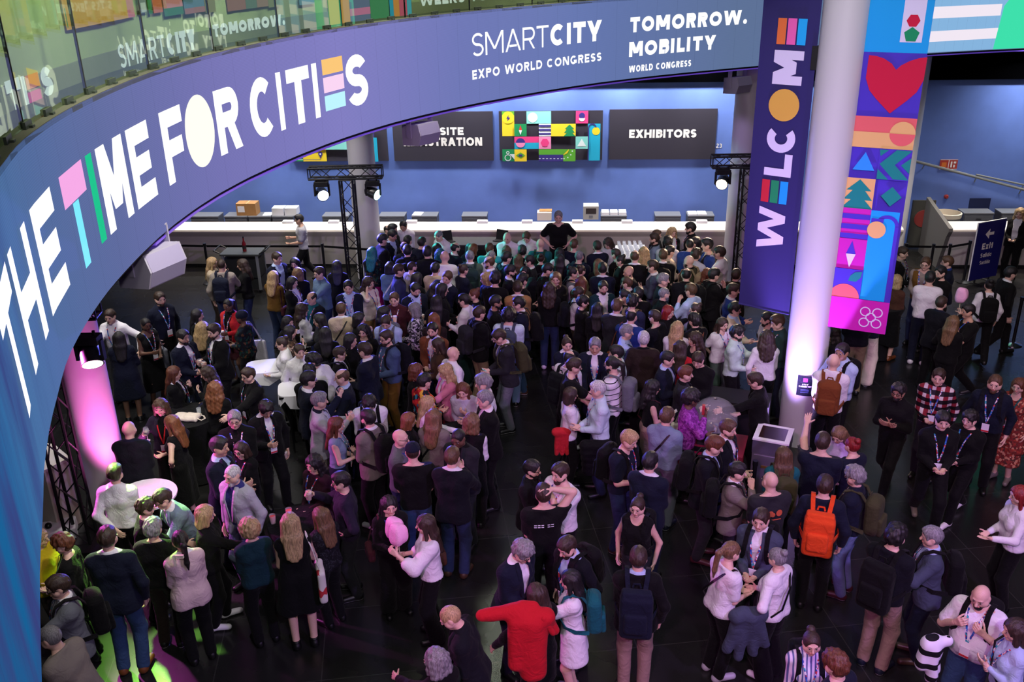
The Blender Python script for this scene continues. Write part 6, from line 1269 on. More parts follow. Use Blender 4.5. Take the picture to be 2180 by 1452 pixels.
2.64|9.80|-1.84|1.74|msk0|J:taupe/white|charcoal|km|s|y b:pack:black f=white/black|person in taupe jacket with black backpack, hand at mouth
0.33|9.22|0.12|1.82|msd0|T:black|black|ku|s|y pr=lines|person in black T-shirt clasping back of head
0.57|9.68|2.25|1.86|msd0|T:white|black|mk|s|x e|person with beard in white T-shirt drinking
0.18|10.00|-1.91|1.71|msk0|O:black/black|black|kc|s|x g e h:beer:l|person with glasses and beard in black jacket
2.99|9.42|0.22|1.81|m0d0|T:charcoal|black|kk|s|y g pr=orange|person in grey T-shirt with orange print on back
3.34|10.16|-0.11|1.71|fLb0|K:teal|black|kk|s|b:pack:olive|person in teal jacket with olive backpack by the column
3.83|10.26|-0.46|1.84|msd0|T:navy|black|zk|s,,,,,1.12|y|broad person in navy polo with raised hand before the column
4.32|10.88|2.35|1.67|fLl0|S:lilac|charcoal|kk|s,8,,,28||person with light brown hair in lilac-white top, head bowed
4.30|10.41|0.45|1.69|fBR0|T:navy|black|kk|s|pr=metro|person with red bun in navy T-shirt
4.03|9.52|0.91|1.80|mcg0|S:navy|jeanslight|kk|s|g x b:pack:olive f=maroon/white|person with grey curls, glasses and olive backpack
3.56|9.29|-0.37|1.82|mvd0|K:navy|black|dd|s|y b:roll:orange|person in navy jumper with orange roll-top backpack
5.43|11.88|2.40|1.78|mck2|S:black|black|xx|w|g e f=olive/cream|person smiling in black shirt with crossed arms, walking
6.11|12.20|2.62|1.80|msd0|S:plaid|charcoal|dk|s|x|person in red and white plaid shirt with badge
6.74|11.85|2.57|1.86|mPb0|S:navy|black|dd|s|x e b:pack:navyblk|person with beard in navy shirt and badge
5.62|10.94|2.93|1.83|mvk0|S:black|black|kk|w|x f=taupe/black|person in black shirt walking, bowl haircut, badge
6.10|11.11|2.17|1.73|mck0|K:black|black|kg|w|x f=white/white|person with curls in black jumper, palm turned up
7.23|12.08|2.29|1.68|fLr0|D:redfloral|midi:redfloral|dd|s|x=teal f=taupe/taupe|person in long red floral dress at the right edge
4.68|12.51|-0.41|1.90|m0d0|S:white|black|kk|s|y b:pack:cognac|person in white shirt with brown leather backpack
4.97|12.92|2.25|1.90|msk2|S:lightblue|black|ks|s|y b:pack:black|person in light blue shirt gripping black backpack strap
5.23|14.09|1.43|1.68|fWk0|K:black|black|kk|s||person with dark wavy hair in black below the icon banner
6.30|15.39|-0.70|1.83|msd0|K:navy|wide:cream|kk|s|f=black/white|person in cream trousers mostly hidden by the icon banner
5.96|15.00|-0.12|1.83|msd0|K:navyblk|khaki|kk|s||person in khaki trousers mostly hidden by the icon banner
7.12|16.45|-0.83|1.68|fRy0|K:walnut|midi:black|kk|s|f=cognac/brown|person with blond curls in rust-brown jacket beside banner
7.95|17.12|2.55|1.84|msb0|V:ochre/greige|jeans|ok|s,10|x g|person in ochre vest over grey sleeves leaning on table
8.45|17.25|1.22|1.77|msb0|J:navy/blue|navy|ck|s|g|person in navy jacket with glasses near the Exit sign
8.03|16.60|1.91|1.80|msk0|K:black|black|kk|s|e|person with beard in black beside white jacket
7.64|16.22|-0.44|1.82|msk0|K:white|navy|kk|s|f=white/white|person in white jacket and navy trousers seen from behind
7.72|17.81|-2.24|1.80|msd0|O:black/greige|black|kk|s|x|person in dark coat half hidden behind the icon banner
11.51|20.62|2.42|1.74|fWy0|O:black/white|black|kk|s||person in black suit standing beside the Exit sign
9.23|16.53|-1.56|1.83|mvk0|J:black/white|black|dd|w||person in black suit walking off to the right
8.80|16.29|-0.23|1.67|fBk0|K:white|black|dd|w|b:pack:black|person in white hoodie with black backpack walking away
7.38|15.14|-0.93|1.75|msd0|J:navyblk/navy|black|kr|s|h:floss|person in navy jacket holding up candy floss
7.31|14.47|-0.84|1.71|fLl0|K:black|black|gk|w|f=olive/cream|person with long light brown hair in black, walking
7.72|14.75|1.61|1.81|msk1|T:black|black|nc|w|y f=charcoal/white|person laughing in black T-shirt, hand at face
3.96|8.25|-0.82|1.85|mck0|K:navyblk|tan|kk|s|y b:roll:black f=navy/white|person in dark jumper and tan trousers, black backpack
4.46|8.37|1.30|1.75|msg0|J:slate/lightblue|navy|rp|s|y b:pack:black f=brown/brown|person in slate blazer and navy trousers raising cup
4.54|7.44|2.34|1.76|m0k0|T:white|jeansblue|ss|s,,,,20,1.2|x e b:pack:black|bald bearded person in white T-shirt gripping backpack straps
4.65|6.96|1.51|1.70|fMd0|S:lightblue|black|xx|s|y cl=black|person in pale blue shirt with crossed arms
2.72|6.94|3.03|1.64|fBd0|S:stripe|black|dk|s|y b:pack:navyblk|person in blue and white striped shirt
2.81|6.45|0.64|1.78|mcr0|K:navy|black|kk|s||person with curly auburn hair at the bottom edge
5.82|9.22|1.53|1.70|fLR0|S:white|black|gk|s||person with dark red hair in white shirt, right edge"""
for _row in PEOPLE.split("\n"): make_person(_row)
# ---------------------------------------------------------------- trusses and stage lights
trm = simple('truss_black', '0c0c10', .45)
def truss_part(o, A, B, w, name, updir=(0, 0, 1)):
    """square lattice beam from A to B: four chords and the diagonals of each face"""
    A = np.array(A, float); B = np.array(B, float); d = (B - A); L = np.linalg.norm(d); d /= L; a = np.cross(d, updir); a /= np.linalg.norm(a); b = np.cross(d, a); cs = [(a * i + b * j) * w / 2 for i, j in ((-1, -1), (1, -1), (1, 1), (-1, 1))]
    for c in cs: MB().tube(A + c, B + c, .024).build('chord', trm, o)
    mb = MB(); n = max(2, int(L / w / 1.05))
    for f in range(4):
        c0, c1 = cs[f], cs[(f + 1) % 4]
        for k in range(n): p = A + d * L * (k / n); q = A + d * L * ((k + 1) / n); mb.tube(p + (c0 if k % 2 else c1), q + (c1 if k % 2 else c0), .010, 6)
        for e in (A, B): mb.tube(e + c0, e + c1, .012, 6)
    mb.build(name, trm, o)
def stage_light(name, lab, loc, target, col, strength, power, spot, blend=.4, colr=None):
    o = thing(name, lab, 'stage light', loc); D = Vector(target) - Vector(loc); Q = np.array(D.to_track_quat('Z', 'Y').to_matrix())
    MB().box((0, 0, .22), (.15, .09, .05)).build('base', black, o)
    for s in (-1, 1): MB().box((s * .155, 0, .08), (.018, .04, .13)).build('yoke_arm', black, o); MB().tube((s * .09, 0, .27), (s * .09, 0, .33), .02).build('hook', trm, o)
    h = MB().lathe([(.05, -.22), (.11, -.16), (.125, -.02), (.125, .10), (.135, .12)], (0, 0, 0), 24, R=Q).build('head', simple('lamp_black', '101014', .4), o, True)
    MB().lathe([(.0, .115), (.118, .118), (.118, .121), (.0, .124)], (0, 0, 0), 24, R=Q, cap=False).build('lens', glow(name + col, col, strength), h, True)
    lamp('SPOT', name + '_beam', Vector(loc) + D.normalized() * .17, target, power, colr or lin(col), .05, spot, blend)
    return o
def truss_stand(lab, x, y, zt, xa, xb, rz=0):
    o = thing('truss_stand', lab, 'truss', (x, y, 0), rz); truss_part(o, (0, 0, .04), (0, 0, zt - .27), .29, 'lattice', (0, 1, 0)); truss_part(o, (xa, 0, zt - .12), (xb, 0, zt - .12), .24, 'lattice'); MB().box((0, 0, .02), (.35, .35, .02)).build('base_plate', trm, o); return o
truss_stand('black T-shaped lattice truss before the middle column, carrying the blue light', -3.58, 20.6, 2.97, -.82, .80)
truss_stand('black T-shaped lattice truss behind the WELCOME banner with the warm light', 5.22, 20.3, 3.12, -.82, .82)
truss_stand('black lattice truss in front of the pink-lit column', -5.98, 10.95, 3.55, -.8, .82, .1)
stage_light('stage_light', 'blue-white stage light hanging left on the middle truss', (-4.13, 20.5, 2.41), (-1.6, 13.5, 1.2), 'dfe8ff', 14, 4200, 80, .6, (.13, .12, 1))
stage_light('stage_light', 'teal stage light hanging right on the middle truss', (-3.0, 20.5, 2.40), (.6, 18.2, 1.4), 'b8ffff', 8, 700, 42, .5, (.05, .85, .8))
stage_light('stage_light', 'warm white stage light hanging on the far truss beside the banner', (4.62, 20.1, 2.60), (2.6, 15, 1.2), 'ffe2c0', 16, 700, 70, .6, (1, .72, .5))
stage_light('stage_light', 'white-hot stage light on the left truss above the pink column', (-5.16, 10.6, 2.95), (-3.9, 8.0, 0), 'fbfff4', 10, 1300, 42, .15, (.35, 1, .12))

# ---------------------------------------------------------------- loudspeakers under the screen
spm = simple('speaker_white', 'a29cae', .6)
def speaker(lab, s, drop, yaw, w=.62):
    x, y = ring_at(s, .12); o = thing('loudspeaker', lab, 'loudspeaker', (x, y, 4.88), yaw)
    MB().prism([(-.20, -.20), (.17, -.17), (.23, 0), (.17, .17), (-.20, .13)], lambda a, b: (-w / 2, -a, -drop + b), lambda a, b: (w / 2, -a, -drop + b)).build('cabinet', spm, o)
    MB().prism([(.172, -.16), (.232, 0), (.172, .16)], lambda a, b: (-w / 2 + .02, -a - .004, -drop + b), lambda a, b: (w / 2 - .02, -a - .004, -drop + b)).build('grille', simple('grille', '9c94b4', .7, bump=.4, bscale=400), o)
    mb = MB()
    for k in (-1, 1): mb.box((k * (w / 2 + .012), .02, -drop + .14), (.008, .05, .20))
    mb.box((0, .02, -drop + .335), (w / 2 + .02, .05, .008)).tube((0, .02, -drop + .33), (0, .02, -.02), .03); mb.build('bracket', spm, o)
speaker('white loudspeaker hung below the screen in the empty floor area', 7.55, .20, 1.15, .50)
speaker('white loudspeaker hung before the ON-SITE REGISTRATION sign', 14.62, .24, .85, .46)
speaker('small white loudspeaker hung at the edge of the WELCOME banner', 22.75, .30, .6, .42)

# ---------------------------------------------------------------- barriers
blk = M['black_plastic']
def post(lab, x, y, h=1.0, grp='black belt barrier posts'):
    o = thing('barrier_post', lab, 'barrier post', (x, y, 0), 0); MB().lathe([(.17, 0), (.17, .015), (.06, .045), (.03, .05)], (0, 0, 0), 24).build('base', M['chrome'] if 'chrome' in lab else blk, o, True); MB().tube((0, 0, .04), (0, 0, h - .06), .03, 12).build('pole', blk, o, True); MB().tube((0, 0, h - .07), (0, 0, h), .038, 12).build('belt_head', blk, o, True); return (x, y)
def belt(lab, a, b, z=.93): a = np.array(a); b = np.array(b); d = (b - a) / np.linalg.norm(b - a); c = (a + b) / 2; o = MB().box((0, 0, 0), (np.linalg.norm(b - a) / 2 - .04, .0015, .026)).build('barrier_belt', fabric('black')); o.location = (*c, z); o.rotation_euler = (0, 0, math.atan2(d[1], d[0])); tag(o, lab, 'belt')
P1 = [(-8.9, 21.75)] + [post('barrier post before the counter, ' + t, x, y) for t, x, y in (('left of the black service cart', -7.25, 21.55), ('right of the walking server', -4.42, 21.35), ('behind the middle truss', -3.0, 20.95))]
for i, t in enumerate(('left of the cart post', 'passing behind the cart and the server', 'between the server and the truss')): belt('black barrier belt stretched ' + t, P1[i], P1[i + 1])
P2 = [post('barrier post near the Exit sign, ' + t, x, y) for t, x, y in (('half behind the icon banner', 9.0, 20.5), ('behind the yellow-vest person', 9.58, 20.42), ('between two talking people', 9.95, 20.4), ('at the corner nearest the sign', 10.5, 20.62))]
for i, t in enumerate(('beside the banner', 'over the yellow-vest person', 'ending at the sign')): belt('black barrier belt ' + t, P2[i], P2[i + 1])
post('black barrier post with chrome foot at the right edge', 9.86, 17.0)
post('black chrome-lit barrier post beside the popcorn warmer, taller one', 3.24, 11.0, 1.05); post('black chrome-lit barrier post left of the taller one by the warmer', 2.98, 11.0, .92)

# ---------------------------------------------------------------- service cart, fridge, bar
o = thing('service_cart', 'black two-tier service cart with a bottle before the counter', 'cart', (-6.22, 21.05, 0), WA)
cb = simple('cart_plastic', '17191b', .5)
MB().box((0, 0, .93), (.46, .27, .02)).build('top_tray', simple('cart_top', '3a3d3a', .5), o); MB().box((0, 0, .60), (.42, .25, .22)).build('drawer_unit', cb, o); MB().box((0, 0, .22), (.42, .25, .12)).build('lower_bin', cb, o)
for k in (-1, 1):
    MB().tube((k * .46, -.22, .95), (k * .60, -.22, 1.02), .018).tube((k * .46, .22, .95), (k * .60, .22, 1.02), .018).tube((k * .60, -.22, 1.02), (k * .60, .22, 1.02), .018).build('push_handle', cb, o)
    for j in (-1, 1): MB().box((k * .40, j * .24, .5), (.03, .02, .42)).build('corner_post', simple('cart_grey', '6a6d70', .5), o); MB().lathe([(.06, -.02), (.06, .02)], (k * .38, j * .2, .06), 14, R=roty(math.pi / 2)).build('caster', blk, o)
def bottle(lab, loc, col, s=1., grp=None):
    o = thing('bottle', lab, 'bottle', loc, 0, grp); MB().lathe([(.034 * s, 0), (.036 * s, .02), (.036 * s, .15 * s), (.014 * s, .21 * s), (.013 * s, .27 * s)], (0, 0, 0), 16).build('glass', simple('bottle_' + col, col, .15, trans=.0), o, True); MB().lathe([(.015 * s, .26 * s), (.015 * s, .285 * s)], (0, 0, 0), 12).build('cap', blk, o); MB().lathe([(.0368 * s, .05 * s), (.0368 * s, .12 * s)], (0, 0, 0), 16, cap=False).build('paper_label', M['paper_white'] if col != '6a141c' else simple('label_dark', '1c0c0c', .6), o); return o
bottle('red bottle standing on the black service cart', (-6.16, 21.02, .95), '6a141c', 1.25)
o = thing('fridge', 'low black bar fridge against the counter behind the servers', 'fridge', (-.85, 21.55, 0), WA); MB().box((0, 0, .45), (.62, .30, .45)).build('cabinet', cb, o)
for k in (-1, 1): d = MB().box((k * .31, -.305, .43), (.29, .012, .38)).build('door', simple('fridge_door', '25262a', .3), o); MB().box((k * .06, -.33, .6), (.012, .012, .12)).build('handle', M['chrome'], d)
MB().box((0, 0, .915), (.64, .32, .015)).build('top', simple('fridge_top', '3a3b3e', .4), o)
for k in (-1, 1): oo = thing('laptop_stand', ('left' if k < 0 else 'right') + ' black open laptop-like stand on the bar fridge', 'stand', (-.85 + k * .62, 21.5, .93), k * -.5); MB().box((0, 0, .01), (.15, .10, .01)).build('base', blk, oo); MB().box((0, .09, .13), (.15, .008, .12), M3=rotx(-.25)).build('back', blk, oo)
o = thing('bar_table', 'long white-topped bar table between servers and the dense crowd', 'table', (.75, 19.16, 0), WA); MB().box((0, 0, .98), (2.5, .22, .02)).build('tabletop', papr, o); MB().box((0, -.20, .49), (2.45, .012, .47)).build('front_cloth', fabric('black'), o)
for k in (-1, 1): MB().box((k * 2.3, 0, .48), (.03, .16, .48)).build('leg', cb, o)
o = thing('side_table', 'white table carrying the rows of empty glasses', 'table', (2.72, 20.32, 0)); MB().box((0, 0, .985), (.36, .46, .015)).build('tabletop', papr, o); MB().box((0, 0, .48), (.30, .40, .48)).build('base', cb, o)
glm, n, l, p = base_mat('clear_glass'); p.inputs['Base Color'].default_value = (.9, .95, 1, 1); p.inputs['Roughness'].default_value = .04; p.inputs['Alpha'].default_value = .32; p.inputs['Specular IOR Level'].default_value = .9
def ware(kind, lab, loc, cat='glass', grp=None, R=None, sc=1.):
    o = thing(kind, lab, cat, loc, 0, grp)
    if R is not None: o.rotation_euler = R
    if kind in ('beer_cup', 'white_cup', 'coffee_cup', 'cocktail_cup'):
        if kind in ('white_cup', 'coffee_cup'): MB().lathe([(.030, 0), (.040, .105), (.041, .11)], (0, 0, 0), 18).build('cup', papr, o, True); MB().lathe([(.037, .1105), (.0, .112)], (0, 0, 0), 18, cap=False).build('drink', simple('foam', 'efe6da', .6), o)
        else:
            MB().lathe([(.031, 0), (.041, .115)], (0, 0, 0), 18, cap=False).build('cup', glm, o, True); c = {'beer_cup': 'b4701c', 'cocktail_cup': 'd8888c'}[kind]
            MB().lathe([(.028, .004), (.036, .08)], (0, 0, 0), 18).build('drink', simple('drink_' + kind, c, .2), o, True); MB().lathe([(.036, .0805), (.037, .092)], (0, 0, 0), 18).build('foam' if kind == 'beer_cup' else 'fruit', simple('foam_' + kind, 'eadfc4' if kind == 'beer_cup' else 'd24a52', .6), o, True)
    elif kind == 'wine_glass':
        MB().lathe([(.034, 0), (.034, .003), (.005, .006), (.0045, .085)], (0, 0, 0), 16).build('stem', glm, o, True); MB().lathe([(.006, .085), (.038, .115), (.043, .15), (.034, .20)], (0, 0, 0), 18, cap=False).build('bowl', glm, o, True); MB().lathe([(.006, .088), (.036, .115), (.040, .135)], (0, 0, 0), 18).build('wine', simple('wine_red', '4a0f1c', .15), o, True)
    elif kind == 'empty_glass': MB().lathe([(.028, 0), (.028, .004), (.036, .12), (.034, .12), (.026, .006)], (0, 0, 0), 14, cap=False).build('glass_body', glm, o, True)
    return o
ga = ware('empty_glass', 'empty drinking glass, one of the rows on the bar table', (0, 0, 0), 'glass', 'empty glasses in rows on the bar'); first = True
for i in range(8):
    for j in range(5):
        x = 2.48 + j * .12; y = 20.32 + (i - 3.5) * .105
        if first: g = ga; first = False
        else:
            g = ga.copy(); C.objects.link(g)
            for ch in ga.children: c2 = ch.copy(); C.objects.link(c2); c2.parent = g
        g.location = (x, y, 1.0)

# ---------------------------------------------------------------- standing tables
def high_table(lab, x, y, top, r=.38, cloth=None, h=1.06):
    o = thing('high_table', lab, 'table', (x, y, 0)); MB().lathe([(r, h - .025), (r, h)], (0, 0, 0), 32).build('tabletop', fabric(top) if top in PAL else papr, o, True)
    if cloth: MB().lathe([(r + .004, h + .002), (r + .008, h - .05), (.20, .55), (.16, .35), (r * .8, .03)], (0, 0, 0), 32, cap=False).build('stretch_cover', fabric(cloth), o, True)
    else: MB().lathe([(.26, 0), (.26, .02), (.035, .05), (.035, h - .03), (.12, h - .025)], (0, 0, 0), 20).build('pedestal', blk, o, True)
    return o
high_table('round black-covered high table with a folded tote bag on it', -4.86, 12.62, 'black', .42, 'black')
high_table('round black-covered high table circled by people in the centre', 1.37, 13.95, 'black', .45, 'black')
high_table('round black-covered high table at which a grey-topped person leans', -.76, 11.85, 'black', .42, 'black')
high_table('round black-covered high table behind the blond person with tote', -2.62, 9.75, 'black', .40, 'black')
high_table('round white high table beside the server in white shirt', -4.76, 10.42, 'white', .40)
high_table('round black high table between people beside the icon banner', 7.0, 16.6, 'black', .4, 'black')
def draped(lab, x, y, rz, wx, wy, h):
    o = thing('cloth_table', lab, 'table', (x, y, 0), rz); MB().box((0, 0, h - .03), (wx - .02, wy - .02, .015)).build('tabletop', blk, o)
    mb = MB(); n = 28; pr = []
    for k in range(n): t = 2 * math.pi * k / n; c, s = math.cos(t), math.sin(t); sx = wx * np.sign(c) * abs(c) ** .5; sy = wy * np.sign(s) * abs(s) ** .5; pr.append((sx, sy, .05 * math.sin(5 * t) + .05 * math.sin(9 * t + 1)))
    mb.face([(a, b, h) for a, b, _ in pr])
    for k in range(n): a, b = pr[k], pr[(k + 1) % n]; mb.face([(a[0], a[1], h), (a[0] * 1.04, a[1] * 1.04, h - .16 + a[2]), (b[0] * 1.04, b[1] * 1.04, h - .16 + b[2]), (b[0], b[1], h)])
    mb.build('tablecloth', papr, o, True)
    for i in (-1, 1):
        for j in (-1, 1): MB().tube((i * wx * .55, j * wy * .55, 0), (i * wx * .6, j * wy * .6, h - .04), .018).build('leg', blk, o)
    return o
draped('small high table with white cloth left of the servers, hanging corners', -4.08, 14.35, .2, .36, .28, 1.06)
draped('white-clothed high table before the two white-shirted servers', -3.38, 13.5, .2, .34, .30, 1.06)
ware('wine_glass', 'empty wine glass on the white-clothed table before the servers', (-3.30, 13.55, 1.065))
ware('wine_glass', 'wine glass on the black table with folded tote bag', (-4.62, 12.75, 1.065)); ware('empty_glass', 'small glass on the black table beside the folded tote', (-4.7, 12.6, 1.065))
ware('wine_glass', 'wine glass with red wine on the central black table', (1.05, 13.68, 1.065)); ware('empty_glass', 'empty glass on the table where the grey-topped person leans', (-.9, 11.62, 1.065)); ware('beer_cup', 'small cup on the table near the black phone', (-.62, 11.58, 1.065))
ware('cocktail_cup', 'pink cocktail on the table behind the blond person with tote', (-2.78, 9.85, 1.065)); ware('cocktail_cup', 'second pink cocktail beside the curly blond person', (-2.95, 9.72, 1.065))
o = MB().box((0, 0, .006), (.04, .075, .005)).build('phone', blk); o.location = (-.70, 11.55, 1.066); tag(o, 'black phone lying on the table beside a small cup', 'phone')
o = thing('tote_bag', 'folded cream tote bag lying on the black high table', 'bag', (-4.86, 12.5, 1.066), -.15); F = Field((-.3, -.2, -.05), (.3, .2, .12), .012); F.rbox((0, 0, .025), np.array((.20, .11, .028)), .025); F.rbox((.08, .0, .045), np.array((.1, .09, .025)), .025); F.ripple(.004, 40, 33, 20); v, q = F.mesh(); part('fabric_body', to_mesh('fabric_body', [(v, q, 0)], [fabric('cream')]), o); v, q = strip([(.19, -.05, .04), (.27, -.08, .03), (.29, 0, .02), (.24, .06, .03), (.19, .06, .04)], .025, .004, (0, 0, 1)); part('handle', to_mesh('handle', [(v, q, 0)], [fabric('cream')], False), o)
# white reception desk, box and bag at the far left
o = thing('reception_desk', 'curved white desk behind the left truss', 'desk', (-6.85, 11.75, 0), -.25); MB().prism([(-1.0, -.45), (-.4, -.62), (.2, -.42), (.62, -.5), (.72, -.15), (.3, .1), (-.3, .15), (-1.0, .35)], lambda x, y: (x, y, 0), lambda x, y: (x, y, 1.02)).build('body', simple('desk_white', 'cfc6b8', .25, coat=.3), o); MB().prism([(-1.04, -.47), (-.4, -.65), (.2, -.45), (.64, -.54), (.76, -.14), (.3, .13), (-.3, .18), (-1.04, .38)], lambda x, y: (x, y, 1.02), lambda x, y: (x, y, 1.06)).build('worktop', simple('desk_top', 'ddd6c8', .3), o); MB().lathe([(.14, 1.061), (.13, 1.064), (.0, 1.066)], (-.62, -.2, 0), 24, cap=False).build('sink_hole', simple('sink_grey', '5c6a5e', .4), o)
o = thing('carton', 'crumpled white carton on the floor behind the left truss', 'box', (-6.35, 11.05, 0), .4); F = Field((-.35, -.3, -.05), (.35, .3, .3), .014); F.rbox((0, 0, .1), np.array((.24, .18, .1)), .02); F.ripple(.008, 30, 26, 22); F.half((0, 0, 0), (0, 0, -1)); v, q = F.mesh(); part('wrap', to_mesh('wrap', [(v, q, 0)], [papr]), o); v, q = ball((-.1, 0, .22), .05); part('cable', to_mesh('cable', [(v, q, 0)], [blk]), o)

# ---------------------------------------------------------------- candy-floss machine and warmer
o = thing('candyfloss_machine', 'candy-floss machine under a clear dome on a red cart', 'machine', (2.90, 12.1, 0), -.35); pk = simple('cart_red', '8c1f38', .5)
MB().box((0, 0, .70), (.48, .34, .03)).build('cart_top', pk, o); MB().box((-.16, -.29, .735), (.30, .06, .006)).build('tray_mat', blk, o)
for i in (-1, 1):
    for j in (-1, 1): MB().box((i * .42, j * .28, .335), (.03, .03, .335)).build('leg', pk, o)
MB().box((0, .05, .79), (.20, .2, .06)).build('motor_box', cb, o); MB().lathe([(.16, .85), (.31, .88), (.335, 1.02), (.325, 1.02), (.30, .90), (.0, .90)], (0, .05, 0), 36, cap=False).build('steel_bowl', simple('steel', 'a8a6a4', .28, 1.), o, True); MB().lathe([(.07, .90), (.08, .98), (.0, .99)], (0, .05, 0), 20, cap=False).build('spinner', M['chrome'], o, True)
dm, n, l, p = base_mat('dome_plastic'); p.inputs['Base Color'].default_value = (.9, .92, .95, 1); p.inputs['Roughness'].default_value = .06; p.inputs['Alpha'].default_value = .16; p.inputs['Specular IOR Level'].default_value = 1.
MB().lathe([(.33 * math.cos(t), 1.10 + .30 * math.sin(t)) for t in np.linspace(0, 1.5, 10)], (0, .05, 0), 36, cap=False).build('dome', dm, o, True); MB().lathe([(.33, 1.02), (.33, 1.10)], (0, .05, 0), 36, cap=False).build('dome', dm, o, True)
o = thing('food_warmer', 'square metal food warmer beside the lit column', 'warmer', (3.68, 11.75, 0), -.42); MB().box((0, 0, .42), (.24, .24, .42)).build('cabinet', simple('warmer_steel', '8f8a9c', .35, .7), o); MB().box((0, 0, .92), (.245, .245, .10)).build('upper_box', simple('warmer_steel2', '837e98', .3, .7), o); MB().box((0, 0, 1.03), (.25, .25, .012)).build('rim', papr, o); MB().box((0, 0, 1.036), (.18, .18, .01)).build('glass_lid', simple('lid_brown', '2e1a12', .25), o); d = MB().box((0, -.245, .45), (.21, .006, .34)).build('door', simple('warmer_steel', '8f8a9c', .35, .7), o); MB().box((-.05, -.255, .62), (.05, .006, .018)).build('handle', simple('brass', '8a7034', .4, .6), d)
tag(MB().box((3.50, 13.35, .42), (.55, .26, .42), -.35).build('black_counter', simple('black_counter', '131315', .6)), 'low black counter block behind the lit column and vendor', 'counter')

